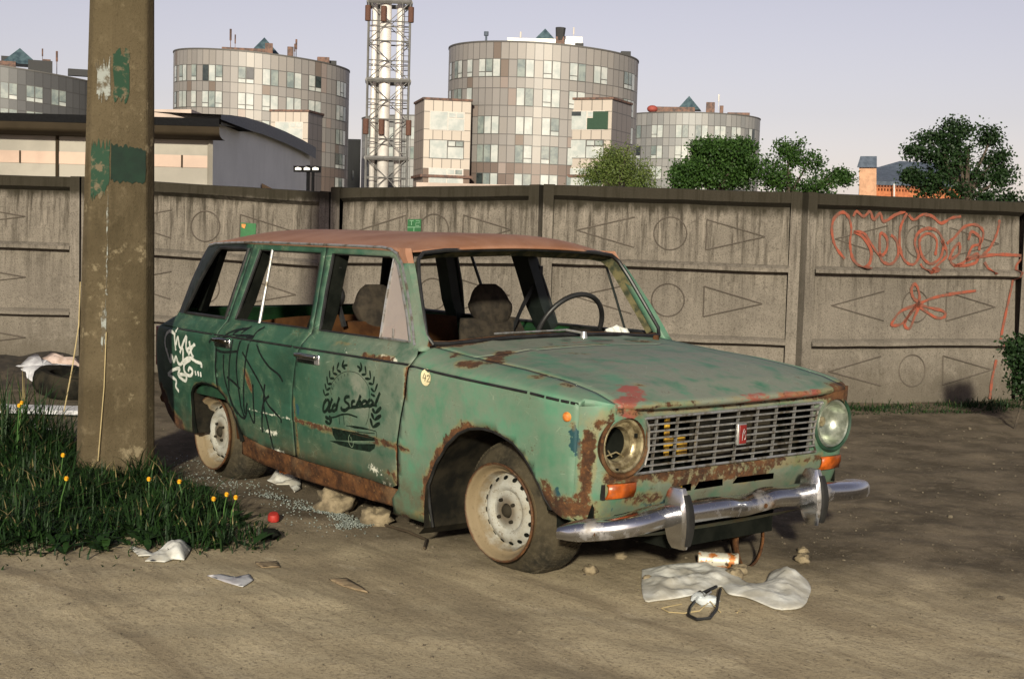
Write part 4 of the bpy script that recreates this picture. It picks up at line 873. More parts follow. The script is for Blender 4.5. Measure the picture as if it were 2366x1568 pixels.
for s in ARC: ribbon(b, s, .0026, pside(.003))
# small lettering following the arc
GLY = {'R': [[(0, 0), (0, 1), (.6, .95), (.6, .55), (0, .5)], [(.2, .5), (.65, 0)]], 'U': [[(0, 1), (0, .2), (.3, 0), (.6, .2), (.6, 1)]], 'S': [[(.6, .9), (.1, .95), (.1, .6), (.6, .4), (.5, .05), (0, .1)]],
       'I': [[(.3, 0), (.3, 1)]], 'A': [[(0, 0), (.3, 1), (.6, 0)], [(.1, .4), (.5, .4)]], 'N': [[(0, 0), (0, 1), (.6, 0), (.6, 1)]]}
arc = smooth_line(ARC[0], 6); cx_ = float(np.mean([p[0] for p in arc[:40]])); cz_ = .60
def arctext(word, i0, step, size, inset):
    for k, ch in enumerate(word):
        i = int(i0+k*step); p = np.array(arc[i]); d = np.array(arc[i+2])-np.array(arc[i-1]); d /= np.linalg.norm(d); nn = np.array([d[1], -d[0]])
        base = p+nn*(inset+size)
        for st in GLY[ch]: ribbon(b, [tuple(base+d*(gx_-.3)*size-nn*gy_*size) for gx_, gy_ in st], .0022, pside(.003), sm=False, jit=0)
arctext('RUSSIAN', 9, 3.1, .014, .006)
b.build('emblem_ring', 'ink2', em, recalc=False)
b = MB()
for s in CARL: ribbon(b, s, .008, pside(.003))
for s in CART: ribbon(b, s, .0038, pside(.003))
for P in CARP:
    V, F = cdt(P, (), .02); b.add([pside(.003)(x, z) for x, z in V], F)
ec = b.build('emblem_car', 'ink2', em, recalc=False)
b = MB()
for s in CARW: ribbon(b, s, .0028, pside(.0042))
b.build('emblem_highlight', 'inkpale', ec, recalc=False)
b = MB(); c = (-.366, .745)
V = [(c[0]+.0335*math.cos(t), c[1]+.0345*math.sin(t)) for t in np.linspace(0, 2*math.pi, 33)[:-1]]
b.add([pside(.006)(*p) for p in V], [tuple(range(32))]); st = b.build('number_sticker', 'cream', nfen)
b = MB()
for s in N42: ribbon(b, s, .0034, pside(.0078), sm=False, jit=0)
b.build('sticker_digits', 'ink', st, recalc=False)

# ================================================================== GROUND
def make_ground():
    t = NT('dusty soil ground'); o = t.obj(); p = t.xyz(o)
    n0 = t.noise(.55, 5, .6); n1 = t.noise(2.2, 6, .65); n2 = t.noise(12, 6, .7); n3 = t.noise(75, 5, .75); n4 = t.noise(260, 3, .7)
    # distance from the wheel-track line: pale road sand in front, dark soil behind, flash falloff painted in too
    dx = t.math('MULTIPLY', p[0], .62); dy = t.math('MULTIPLY', p[1], .78)
    s = t.math('SUBTRACT', dx, dy)                      # grows towards the road
    s = t.math('ADD', s, t.math('MULTIPLY', t.math('SUBTRACT', n1, .5), .9))
    road = t.ramp(s, -.35, .75)
    sand = t.mix(t.ramp(n1, .3, .7), (.36, .295, .190), (.48, .40, .265))
    tr = t.noise(1.0, 6, .65, t.mapv(o, (.55, 3.2, 1), rz=-R_(50)), .6)
    sand = t.mix(t.ramp(tr, .44, .64, 0, .75), sand, (.25, .20, .13)); sand = t.mix(t.ramp(t.noise(5, 5, .7, t.mapv(o, (.6, 1.8, 1), rz=-R_(50))), .55, .72, 0, .5), sand, (.54, .46, .33))
    soil = t.mix(t.ramp(n1, .35, .65), (.068, .054, .036), (.165, .132, .092))
    soil = t.mix(t.ramp(n2, .5, .7, 0, .7), soil, (.17, .14, .10))
    c = t.mix(road, soil, sand)
    c = t.mix(t.ramp(n2, .54, .72, 0, .42), c, (.19, .145, .095))
    c = t.mix(t.ramp(n3, .50, .66, 0, .62), c, (.10, .075, .05))
    c = t.mix(t.ramp(n4, .60, .72, 0, .5), c, (.34, .29, .21))
    peb = t.ramp(t.vor(38), .10, .16, 1, 0); pm = t.math('MULTIPLY', peb, t.ramp(t.noise(8, 2), .52, .6))
    c = t.mix(t.math('MULTIPLY', pm, .6), c, (.38, .33, .26))
    rut = t.math('ABSOLUTE', t.math('SUBTRACT', t.noise(1.0, 5, .6, t.mapv(o, (.7, 6.5, 1), rz=-R_(50)), .5), .5))
    c = t.mix(t.ramp(rut, .0, .05, .16, 0), c, (.10, .078, .05))
    crk = t.ramp(t.vor(3.1, None, 'Distance', 'DISTANCE_TO_EDGE'), 0, .008, 1, 0); crk = t.math('MULTIPLY', crk, t.ramp(n1, .56, .62)); c = t.mix(t.math('MULTIPLY', crk, .25), c, (.06, .045, .028))
    grit = t.ramp(t.vor(150), .18, .30, 1, 0); grit = t.math('MULTIPLY', grit, t.ramp(t.noise(30, 3), .5, .6)); c = t.mix(t.math('MULTIPLY', grit, .55), c, t.mix(t.ramp(t.noise(90, 2), .45, .55), (.05, .038, .022), (.42, .37, .28)))
    h = t.math('ADD', t.math('ADD', t.math('MULTIPLY', n3, .7), t.math('MULTIPLY', n2, 1.3)), t.math('ADD', t.math('MULTIPLY', pm, .5), t.math('MULTIPLY', grit, .35)))
    return t.fin(c, .95, 0, t.bump(h, .6, .010, t.bump(n4, .35, .003)), .15)
MAT['ground'] = make_ground()
def gz(x, y):
    d = min(math.hypot(x, y+.64), math.hypot(x+2.42, y+.63), math.hypot(x, y-.64), math.hypot(x+2.42, y-.63))
    k = min(1, max(0, d-.30)/.4)
    v = .016*noise.noise(Vector((x*.9, y*.9, 0)))+.010*noise.noise(Vector((x*2.7, y*2.7, 3)))+.005*noise.noise(Vector((x*7, y*7, 8)))
    s = .62*x-.78*y
    rough_ = min(1, max(0, .5-s))
    v += (1-rough_)*.006*noise.noise(Vector(((x*.635+y*.773)*.9, (x*.773-y*.635)*4.5, 21)))
    v += rough_*(.010*noise.noise(Vector((x*5, y*5, 11)))+.006*noise.noise(Vector((x*13, y*13, 1))))
    # low mound round the pole foot
    v += .05*math.exp(-((x+2.7)**2+(y+1.35)**2)/.5)
    return v*k
b = MB(); rows = []
fx = np.concatenate([np.arange(-12, -4, .12), np.arange(-4, 3.2, .045), np.arange(3.2, 6, .3)]); fy = np.concatenate([np.arange(-6, -2.6, .15), np.arange(-2.6, 2.2, .045), np.arange(2.2, 9, .12)])
fx = [-900, -300, -100, -40, -18]+list(fx)+[20, 60, 300, 900]; fy = [-900, -300, -60, -15]+list(fy)+[20, 60, 150, 400, 900]
b.grid([[(x, y, gz(x, y) if abs(x) < 12 and -6 < y < 9 else -.02) for y in fy] for x in fx])
g = b.build('ground', 'ground', smooth='all'); tag(g, 'sandy dirt ground with dark soil under and behind the car', kind='structure')

def in_poly(x, y, P): return inside(np.array([[x, y]]), P)[0]
# ------------------------------------------------------------------ grass, gravel, glass
def make_grass():
    t = NT('grass blades'); W = t.attr('tone').outputs['Fac']
    c = t.mix(W, (.003, .014, .002), (.016, .042, .007)); c = t.mix(t.ramp(W, .93, .97), c, (.17, .135, .06))
    return t.fin(c, .6, 0, None, .25)
MAT['grass'] = make_grass()
GP = [(-6.4, -2.3), (-5.3, -1.1), (-4.48, -1.02), (-3.6, -.92), (-3.04, -.86), (-2.55, -.86), (-2.12, -.95), (-1.62, -.98), (-1.20, -1.02), (-.92, -1.15), (-.74, -1.36), (-.90, -1.55), (-1.18, -1.70), (-1.28, -2.0), (-1.2, -2.3), (-1.5, -2.75), (-2.6, -3.2), (-5, -3.4)]
def grass(name, P, n, hmin, hmax, seed, label, edge=.25, base=gz):
    r = random.Random(seed); A = np.array(P); x0, y0 = A.min(0); x1, y1 = A.max(0); vs = []; fs = []; tn = []
    pts = np.array([[r.uniform(x0, x1), r.uniform(y0, y1)] for _ in range(n*4)]); ok = inside(pts, P); dd = segdist(pts, P); k = 0
    for (x, y), o_, d in zip(pts, ok, dd):
        if not o_: continue
        cl = noise.noise(Vector((x*2.3, y*2.3, 4)))+.6*noise.noise(Vector((x*6, y*6, 9)))
        den = min(1, d/edge)*.8+.2
        if r.random() > den*(.65+.7*cl+.25): continue
        if k >= n: break
        k += 1
        tall = (.45+.55*min(1, d/edge))*(.72+1.0*max(-.45, cl)); h = r.uniform(hmin, hmax)*tall*(1.5 if r.random() < .06 else 1)*(1-.55*math.exp(-((x+2.45)**2+(y+1.38)**2)/.16)); th = r.uniform(0, 6.28); lean = r.uniform(.1, 1.35)*h; wd = r.uniform(.0022, .0050)
        dx, dy = math.cos(th), math.sin(th); z0 = base(x, y)-.01; B = len(vs); sx, sy = -dy*wd, dx*wd
        for q, ww in ((0, 1), (.4, .95), (.75, .6), (1, .05)):
            cx, cy, cz = x+dx*lean*q*q, y+dy*lean*q*q, z0+h*q*(1-.25*q*q*(lean/h)); vs += [(cx-sx*ww, cy-sy*ww, cz), (cx+sx*ww, cy+sy*ww, cz)]
        fs += [(B, B+1, B+3, B+2), (B+2, B+3, B+5, B+4), (B+4, B+5, B+7, B+6)]
        tv = r.random()**1.3*.9 if r.random() > .09 else 1.0; tn += [tv*.5, tv*.5, tv*.8, tv*.8, tv, tv, tv, tv]
    me = bpy.data.meshes.new(name); me.from_pydata(vs, [], fs); me.materials.append(MAT['grass'])
    a = me.attributes.new('tone', 'FLOAT', 'POINT'); a.data.foreach_set('value', tn)
    o = bpy.data.objects.new(name, me); COL.objects.link(o); tag(o, label, 'grass', kind='stuff'); return o
grass('grass', GP, 30000, .05, .20, 2, 'long green grass around the foot of the concrete pole')
grass('grass', [(-3.4, -1.0), (-2.9, -.92), (-2.3, -.94), (-2.15, -1.15), (-2.2, -1.6), (-3.2, -1.8), (-3.9, -1.3)], 2200, .22, .42, 5, 'taller grass tufts against the concrete pole', .15)
grass('grass', [(-6.4, -2.6), (-3, -3.4), (-1.0, -2.55), (-.72, -1.9), (-.52, -1.35), (-.85, -.95), (-1.6, -.88), (-2.4, -.80), (-3.2, -.84), (-5, -1.2)], 2600, .02, .075, 9, 'short sparse grass thinning out into the dirt round the clump', .3)
def weeds_broad(P, n, seed):
    r = random.Random(seed); A = np.array(P); x0, y0 = A.min(0); x1, y1 = A.max(0); vs = []; fs = []; tn = []
    pts = np.array([[r.uniform(x0, x1), r.uniform(y0, y1)] for _ in range(n*3)]); ok = inside(pts, P)
    for (x, y), q in list(zip(pts, ok)):
        if not q: continue
        for k in range(r.randint(4, 8)):
            a = r.uniform(0, 6.28); L = r.uniform(.04, .10); wd = L*r.uniform(.13, .24); d = Vector((math.cos(a), math.sin(a), 0)); sd_ = Vector((-d.y, d.x, 0)); z = gz(x, y); up = r.uniform(.25, 1.1); tv = r.random()*.85; B = len(vs); p0 = Vector((x, y, z))
            for f_, w_ in ((.1, .25), (.4, .9), (.75, 1), (1, .05)):
                c_ = p0+d*L*f_+Vector((0, 0, L*up*f_*(1-.45*f_))); vs += [tuple(c_-sd_*wd*w_), tuple(c_+sd_*wd*w_)]; tn += [tv, tv]
            fs += [(B, B+1, B+3, B+2), (B+2, B+3, B+5, B+4), (B+4, B+5, B+7, B+6)]
    me = bpy.data.meshes.new('weeds'); me.from_pydata(vs, [], fs); me.materials.append(MAT['grass']); a_ = me.attributes.new('tone', 'FLOAT', 'POINT'); a_.data.foreach_set('value', tn)
    o = bpy.data.objects.new('weeds', me); COL.objects.link(o); tag(o, 'broad leaved weeds mixed through the grass by the pole', 'weeds', kind='stuff')
weeds_broad([(-5.3, -1.2), (-3.6, -.95), (-2.1, -.98), (-1.2, -1.05), (-.85, -1.3), (-1.0, -1.75), (-1.3, -2.2), (-2.6, -3.0), (-5, -3.0)], 520, 77)
def dandelion(x, y, h, seed, lab):
    r = random.Random(seed); t = empty('dandelion', (x, y, gz(x, y)-.005)); tag(t, lab, 'flower', 'dandelions in the grass')
    b = MB(); lx, ly = r.uniform(-.03, .03), r.uniform(-.03, .03); b.tube([(0, 0, 0), (lx*.4, ly*.4, h*.6), (lx, ly, h)], [.003, .0025, .002], 5); b.build('stem', 'grass2', t)
    b = MB()
    for k in range(26):
        a = 2.4*k; rr = .014*(1-k/40); p = Vector((lx+rr*math.cos(a), ly+rr*math.sin(a), h+.010+.010*k/26)); q = Vector((-math.sin(a), math.cos(a), 0))*.0035
        b.add([(lx, ly, h), p-q, p+q], [(0, 1, 2)])
    b.ellipsoid((lx, ly, h+.006), (.009, .009, .007), 8, 5)
    b.build('flower_head', 'dandelion', t, recalc=False)
MAT['grass2'] = simple('plant stem', (.06, .14, .03), .6); MAT['dandelion'] = simple('dandelion yellow', (.80, .46, .02), .7, c2=(.62, .28, .01), scale=80)
for i, (u, v, d, lab) in enumerate(((40, 925, 7.3, 'tall dandelion standing highest at the far left edge'), (38, 957, 7.1, 'half-open dandelion just under the tallest one at far left'), (134, 1108, 6.1, 'dandelion below the left corner of the pole foot'),
        (346, 1110, 6.3, 'dandelion at the right corner of the pole foot'), (429, 1117, 6.3, 'dandelion right of the pole, beside the rear wheel'), (515, 1146, 6.2, 'dandelion at the right end of the grass, topmost of a cluster'),
        (531, 1153, 6.15, 'rightmost dandelion of the cluster at the grass end'), (506, 1158, 6.1, 'small dandelion lowest in the cluster at the grass end'), (135, 1063, 6.5, 'small orange dandelion half hidden left of the pole'))):
    P = at(u, v, d); h = max(.05, min(.34, P.z)); dandelion(P.x, P.y, h, i, lab)
def rock(mb, c, s, seed, mi=0):
    r = random.Random(seed); mb.ellipsoid(c, (s*r.uniform(.8, 1.3), s*r.uniform(.8, 1.2), s*r.uniform(.5, .8)), 8, 6, mi, .55, seed)
def make_stone(name, a, c): return simple(name, a, .9, c2=c, scale=22, bump=.5)
MAT['stone'] = make_stone('pale stone', (.22, .175, .11), (.10, .078, .048)); MAT['gravel'] = make_stone('gravel', (.15, .125, .085), (.07, .055, .038))
r = random.Random(11); b = MB()
for i in range(2600):
    x = r.uniform(-4.5, 3.4); y = r.uniform(-3.2, 5.0)
    s = .62*x-.78*y
    if s > .5 and r.random() < .35: continue
    rock(b, (x, y, gz(x, y)+.001), r.uniform(.002, .007)*(2.4 if r.random() < .04 else 1)*(1.6 if r.random() < .02 else 1), i)
tag(b.build('gravel', 'gravel', smooth=False, recalc=False), 'small loose stones scattered over the dirt', 'gravel', kind='stuff')
for i, (x, y, s, lab) in enumerate(((-1.37, -.60, .095, 'pale rock under the rusty sill, larger of the two by the broken glass'), (-1.02, -.60, .070, 'rounded yellowish rock at the right end of the broken glass'),
        (.22, -.40, .028, 'small stone lying just right of the front tyre'), (.10, -.12, .024, 'small pale stone in the shade under the bumper'), (.57, .08, .033, 'pale stone right of the rusty can'),
        (.60, .02, .032, 'brownish stone touching the white cloth beside the can'), (.58, .47, .028, 'pale stone alone in the shadow right of the rusty hoop'), (.46, .62, .022, 'tiny stone in the shadow behind the rusty hoop'), (.44, -.30, .02, 'small stone in front of the tyre near the cloth end'))):
    b = MB(); b.ellipsoid((0, 0, 0), (s*1.15, s*.95, s*.72), 20, 14, 0, .5, i*3+1); o = b.build('stone', 'stone', smooth='all'); o.location = (x, y, gz(x, y)+s*.42); tag(o, lab, 'stone', 'stones on the dirt round the car')
# broken safety glass
def make_glass():
    t = NT('broken glass crumbs'); n = t.noise(300, 2); t.fin(t.mix(t.ramp(n, .4, .6), (.30, .33, .30), (.03, .036, .03)), .06, 0, None, 1.0)  # lighter tone paints sparkle into some of the crumbs
    return t.m
MAT['crumb'] = make_glass(); b = MB(); r = random.Random(4)
GPTH = [((-2.48, -.78), (-2.05, -.66), 160, .12), ((-1.85, -.72), (-1.45, -.70), 260, .06), ((-1.45, -.70), (-1.20, -.66), 420, .045), ((-1.25, -.66), (-.97, -.70), 520, .04), ((-1.10, -.72), (-.98, -.80), 160, .03), ((-2.3, -.7), (-.9, -.85), 160, .12), ((-3.2, -.5), (-2.6, -.7), 90, .12)]
for a, c, n, sp in GPTH:
    for k in range(int(n*.75)):
        t = r.random(); x = a[0]+(c[0]-a[0])*t+r.gauss(0, sp*.6); y = a[1]+(c[1]-a[1])*t+r.gauss(0, sp*.6); s = r.uniform(.0014, .0038); z = gz(x, y)+r.uniform(.002, .012 if sp < .07 else .004)
        b.box((x, y, z), (s*2, s*1.6, s*1.2), M=Matrix.Rotation(r.uniform(0, 3), 3, Vector((r.random(), r.random(), r.random())).normalized()))
tag(b.build('broken_glass', 'crumb', recalc=False), 'glittering crumbs of broken car glass along the rusty sill', 'broken glass', kind='stuff')
# ------------------------------------------------------------------ litter
MAT['cloth'] = simple('dirty white cloth', (.56, .56, .53), .95, c2=(.36, .34, .29), scale=7, bump=.5)
MAT['plastic'] = simple('grey white plastic', (.50, .50, .52), .6, c2=(.32, .31, .33), scale=9)
def clothmesh(name, outline, base, h, seed, mat, label, cat, amp=1.0, thick=.004, step=.02, hfn=None):
    V, F = cdt(outline, (), step); sd0 = segdist(np.array(V), outline); b = MB(); vs = []
    for (x, y), d in zip(V, sd0):
        e = min(1, d/(.085 if name == 'rag' else .035))**.8
        z = gz(x, y)+.006+h*e*(.55+.9*noise.noise(Vector((x*6, y*6, seed)))*amp+.35*noise.noise(Vector((x*18, y*18, seed+4)))*amp+1.5*(.22-abs(noise.noise(Vector((x*9+y*4, y*7, seed+9)))))+.7*(.2-abs(noise.noise(Vector((x*26-y*12, y*22, seed+2))))))
        if hfn: z += hfn(x, y)*e
        vs.append((x, y, max(gz(x, y)+.004, z)))
    b.add(vs, F); o = b.build(name, mat, smooth='all'); m = o.modifiers.new('t', 'SOLIDIFY'); m.thickness = thick; m.offset = 0
    return tag(o, label, cat)
def cr(pts): return [tuple(q) for q in smooth_line(pts+[pts[0]], 4)[:-1]]
def gpt(u, v):
    d = Fd+(u-1183)/FPX*Rt-(v-784)/FPX*Up; t = -CAM.z/d.z; p = CAM+d*t; return (p.x, p.y)
CL = [(1483, 1320), (1486, 1385), (1520, 1390), (1590, 1384), (1648, 1370), (1666, 1362), (1682, 1380), (1720, 1388), (1760, 1402), (1800, 1412), (1850, 1408), (1868, 1385), (1872, 1360), (1850, 1338), (1810, 1322), (1780, 1330), (1765, 1352), (1725, 1352), (1690, 1325), (1640, 1308), (1560, 1310)]
CLw = [gpt(*p) for p in CL]
clothmesh('rag', cr(CLw), 0, .018, 3, 'cloth', 'long dirty white rag lying crumpled on the ground in front of the bumper', 'rag', 1.0, .003, .012, hfn=lambda x, y: .035*math.exp(-((x-.80)**2+(y-.16)**2)/.012)+.008)
b = MB(); rr = random.Random(8)
for k in range(40):
    p = CLw[rr.randrange(len(CLw))]
clothmesh('plastic_scrap', [gpt(*p) for p in [(300, 1268), (320, 1290), (350, 1288), (335, 1302), (380, 1303), (400, 1296), (425, 1298), (441, 1272), (436, 1262), (395, 1260), (350, 1282), (330, 1270)]], 0, .035, 9, 'cloth', 'torn white plastic scrap on the sand below the grass', 'plastic scrap', 1, .003, .015)
clothmesh('paper_scrap', [gpt(*p) for p in [(617, 1112), (640, 1096), (668, 1100), (694, 1108), (696, 1130), (680, 1140), (668, 1122), (640, 1122)]], 0, .035, 4, 'cloth', 'crumpled white paper scrap with an orange stain beside the sill', 'paper scrap', 1, .003, .015)
b = MB(); p = gpt(657, 1110); b.ellipsoid((p[0], p[1], .045), (.035, .03, .025), 12, 8, 0, .3, 2); tag(b.build('orange_peel', 'orange2', smooth=True), 'rounded orange scrap on top of the crumpled white paper', 'peel')
clothmesh('plastic_scrap', [gpt(*p) for p in [(478, 1340), (520, 1352), (560, 1362), (585, 1345), (575, 1333), (545, 1340), (510, 1336)]], 0, .010, 7, 'plastic', 'thin greyish plastic scrap pressed flat into the sand', 'plastic scrap', 1, .002, .02)
MAT['dryleaf'] = simple('dry tan litter', (.27, .20, .12), .9, c2=(.17, .12, .07), scale=30)
clothmesh('cardboard_scrap', [gpt(*p) for p in [(760, 1340), (800, 1338), (835, 1356), (850, 1368), (820, 1362), (785, 1352)]], 0, .006, 17, 'dryleaf', 'small tan cardboard scrap on the sand before the front wheel', 'cardboard')
clothmesh('cardboard_scrap', [gpt(*p) for p in [(590, 1300), (640, 1296), (646, 1310), (605, 1314)]], 0, .004, 19, 'dryleaf', 'faint pinkish cardboard piece half buried in sand near the grass end', 'cardboard')
# red cap and black lump
p = gpt(632, 1205); b = MB(); b.lathe([(0, .022), (.020, .020), (.026, .012), (.027, -.010), (.024, -.012)], (p[0], p[1], .020), (.3, -.2, 1), 18); tag(b.build('bottle_cap', 'redplastic', smooth=True), 'red plastic cap lying at the right edge of the grass', 'cap')
p = gpt(629, 1243); b = MB(); b.ellipsoid((p[0], p[1], .022), (.045, .028, .022), 12, 8, 0, .7, 3); b.ellipsoid((p[0]+.01, p[1]-.05, .014), (.020, .035, .013), 10, 6, 0, .5, 5); tag(b.build('rubber_scrap', 'black', smooth=True), 'black rubber lump just below the red cap', 'rubber scrap')
# stick
a = gpt(890, 1218); c = gpt(985, 1252); e = gpt(980, 1272); b = MB(); b.tube([(a[0], a[1], .012), ((a[0]+c[0])/2, (a[1]+c[1])/2+.01, .014), (c[0], c[1], .012)], .006, 6); b.tube([(c[0], c[1], .012), (e[0], e[1], .012)], .006, 6)
MAT['twig'] = simple('dark twig', (.050, .034, .018), .9); tag(b.build('stick', 'twig', smooth=True), 'thin dark bent stick on the sand left of the front wheel', 'stick')
# rusty can
a = Vector((*gpt(1612, 1312), .038)); c = Vector((*gpt(1706, 1318), .038)); ax_ = (c-a).normalized(); L = (c-a).length
b = MB(); b.lathe([(0, 0), (.030, 0), (.034, .004), (.033, .012)]+[(.031+.0014*((k) % 2), .02+(L-.04)*k/14) for k in range(15)]+[(.033, L-.012), (.034, L-.004), (.030, L), (0, L-.003)], a, ax_, 28)
t = NT('rusty can paint'); n = t.noise(22, 6, .6); cc = t.mix(t.ramp(n, .46, .58), (.45, .43, .36), (.34, .11, .02)); cc = t.mix(t.ramp(t.noise(40, 4, .6), .58, .66), cc, (.06, .04, .02)); MAT['can'] = t.fin(cc, .5, .3, t.bump(n, .3, .003))
tag(b.build('rusty_can', 'can', smooth=True), 'crushed rusty can lying behind the white rag', 'can')
# rusty hoop standing under the bumper
b = MB(); hc = Vector((.500, .215, .122)); hx = Vector((.28, .96, 0)); rows = []
for k in range(41):
    t = 2*math.pi*k/40; pw = hc+hx*(.070*math.cos(t))+Vector((0, 0, .122*math.sin(t))); wd = .010+.018*max(0, -math.cos(t)); ax2 = Vector((.96, -.28, 0))
    rows.append([tuple(pw-ax2*wd), tuple(pw+ax2*wd)])
b.grid(rows); o = b.build('rusty_hoop', 'rust', smooth=True); m = o.modifiers.new('t', 'SOLIDIFY'); m.thickness = .005; tag(o, 'oval rusty metal hoop standing upright beneath the front bumper', 'metal hoop')
# wire, jar and string in front of the rag
wl_ = empty('broken_lamp', (*gpt(1625, 1412), .0)); tag(wl_, 'broken glass lamp with black wire loop on the sand below the rag', 'lamp')
ox, oy = wl_.location.x, wl_.location.y
def rel(u, v, z): q = gpt(u, v); return (q[0]-ox, q[1]-oy, z)
b = MB(); b.tube([rel(*q) for q in ((1655, 1372, .03), (1620, 1382, .02), (1594, 1410, .012), (1590, 1428, .012), (1610, 1438, .012), (1640, 1436, .014), (1655, 1420, .02), (1660, 1395, .03), (1664, 1378, .03))], .006, 6); b.build('wire_loop', 'rubber', wl_, smooth=True)
def make_clear():
    t = NT('scratched clear glass'); t.fin((.75, .80, .82), .08, 0, t.bump(t.noise(50, 4), .4, .004), .8); tr = t.n.new('ShaderNodeBsdfTransparent'); mx = t.n.new('ShaderNodeMixShader'); mx.inputs[0].default_value = .55
    t.l.new(tr.outputs[0], mx.inputs[1]); t.l.new(t.b.outputs[0], mx.inputs[2]); t.l.new(mx.outputs[0], t.out.inputs[0]); return t.m
MAT['clear'] = make_clear()
b = MB(); p = rel(1628, 1398, .022); b.ellipsoid(p, (.052, .040, .024), 16, 10, 0, .4, 2); b.build('glass_body', 'clear', wl_, smooth=True)
b = MB(); b.tube([rel(*q) for q in ((1616, 1388, .035), (1628, 1402, .04), (1640, 1390, .038))], .007, 6); b.build('metal_cap', 'mirror', wl_, smooth=True)
MAT['string'] = simple('pale string', (.42, .33, .17), .9)
b = MB(); b.tube([(*gpt(u, v), z) for u, v, z in ((1575, 1398, .006), (1545, 1404, .006), (1528, 1408, .006), (1545, 1417, .006), (1580, 1420, .007), (1615, 1418, .012), (1640, 1410, .035), (1665, 1420, .01))], .0022, 5); b.tube([(*gpt(u, v), .006) for u, v in ((1721, 1392), (1712, 1408), (1703, 1418))], .0022, 5)
tag(b.build('string', 'string', smooth=True), 'thin pale string curling across the sand by the broken lamp', 'string')
# ------------------------------------------------------------------ debris behind the pole
MAT['soilpile'] = simple('dark soil', (.05, .038, .026), .95, c2=(.02, .016, .012), scale=14)
b = MB(); V, F = cdt([(-7.9, -.6), (-7.0, -.6), (-6.3, .2), (-6.6, .9), (-7.3, 1.3), (-8.4, .9), (-8.6, .1)], (), .12)
sdv = segdist(V, [(-7.9, -.6), (-7.0, -.6), (-6.3, .2), (-6.6, .9), (-7.3, 1.3), (-8.4, .9), (-8.6, .1)])
b.add([(x, y, -.03+.16*min(1, d/.3)*(1+.5*noise.noise(Vector((x*3, y*3, 0))))) for (x, y), d in zip(V, sdv)], F); tag(b.build('soil_heap', 'soilpile', smooth='all'), 'low dark soil heap at the wall foot left of the pole', 'soil heap')
def sheet_litter(name, u0, v0, pts, d, label, mat, seed):
    "crumpled sheet draped over the heap"
    b = MB(); P = [at(u, v, d+dd) for u, v, dd in pts]; c = sum(P, Vector())/len(P); n = len(P)
    vs = [tuple(c+Vector((0, 0, .05)))]; ring = []
    q = P+[P[0]]; vs2 = [c+Vector((0, 0, .04))]
    for i in range(n):
        for k in range(3): vs2.append(q[i].lerp(q[i+1], k/3)+Vector((noise.noise(Vector((i+k*.3, seed, 0)))*.02, 0, noise.noise(Vector((i*1.3+k, seed, 2)))*.02)))
    m = len(vs2)-1; mid = [c.lerp(p, .55)+Vector((0, 0, .03+.05*noise.noise(p*5+Vector((seed, 0, 0))))) for p in vs2[1:]]
    V3 = [vs2[0]]+mid+vs2[1:]; F = [(0, 1+i, 1+(i+1) % m) for i in range(m)]+[(1+i, 1+m+i, 1+m+(i+1) % m, 1+(i+1) % m) for i in range(m)]
    b.add(V3, F); o = b.build(name, mat, smooth=True); md = o.modifiers.new('t', 'SOLIDIFY'); md.thickness = .006; return tag(o, label, 'plastic sheet')
sheet_litter('plastic_sheet', 0, 0, [(-6, 862, .2), (40, 850, .2), (80, 818, .45), (102, 832, .4), (120, 842, .3), (165, 846, .3), (198, 850, .3), (196, 862, .1), (130, 864, .1), (128, 878, 0), (75, 882, -.1), (48, 868, 0), (15, 869, .05)], 11.2, 'crumpled pale grey plastic sheet on the debris left of the pole', 'plastic', 3)
MAT['pinkrag'] = simple('pinkish dirty rag', (.46, .36, .32), .9, c2=(.30, .22, .18))
sheet_litter('rag', 0, 0, [(98, 828, .3), (118, 818, .35), (145, 820, .35), (160, 838, .3), (190, 845, .3), (192, 855, .2), (150, 848, .2), (118, 842, .2)], 11.3, 'pinkish rag lying on top of the grey plastic sheet', 'pinkrag', 8)
P = at(165, 880, 10.6); b = MB(); b.lathe([(.17, -.07), (.20, -.085), (.25, -.085), (.28, -.05), (.285, 0), (.28, .05), (.25, .085), (.20, .085), (.17, .07)], (0, 0, 0), (.15, .1, 1), 36, closed=True); o = b.build('old_tyre', 'liner', smooth=True); o.location = (P.x, P.y, .10); tag(o, 'discarded dark tyre lying flat behind the pole', 'tyre')
b = MB(); a = Vector((*gpt(-60, 955), .03)); c = Vector((*gpt(215, 962), .03)); d_ = (c-a); b.box((0, 0, 0), (d_.length, .12, .03)); o = b.build('plank', 'plankm', bevel=.004) if 'plankm' in MAT else b.build('plank', 'plastic', bevel=.004)
o.location = (a+c)/2+Vector((0, 0, .01)); o.rotation_euler = (R_(10), 0, math.atan2(d_.y, d_.x)); tag(o, 'pale board lying flat on the soil behind the grass', 'board')
b = MB()
for (u0, v0, u1, v1, s) in ((0, 1020, 60, 1003, .05), (60, 1000, 110, 1010, .05), (-30, 1030, 20, 1018, .05)):
    a = gpt(u0, v0); c = gpt(u1, v1); b.add([(a[0], a[1], .03), (a[0]+.03, a[1]+.05, .06), (c[0], c[1]+.03, .05), (c[0]-.02, c[1], .02)], [(0, 1, 2, 3)])
tag(b.build('paper_litter', 'plastic', recalc=False), 'scattered bluish white paper litter in the grass at the left edge', 'paper litter')

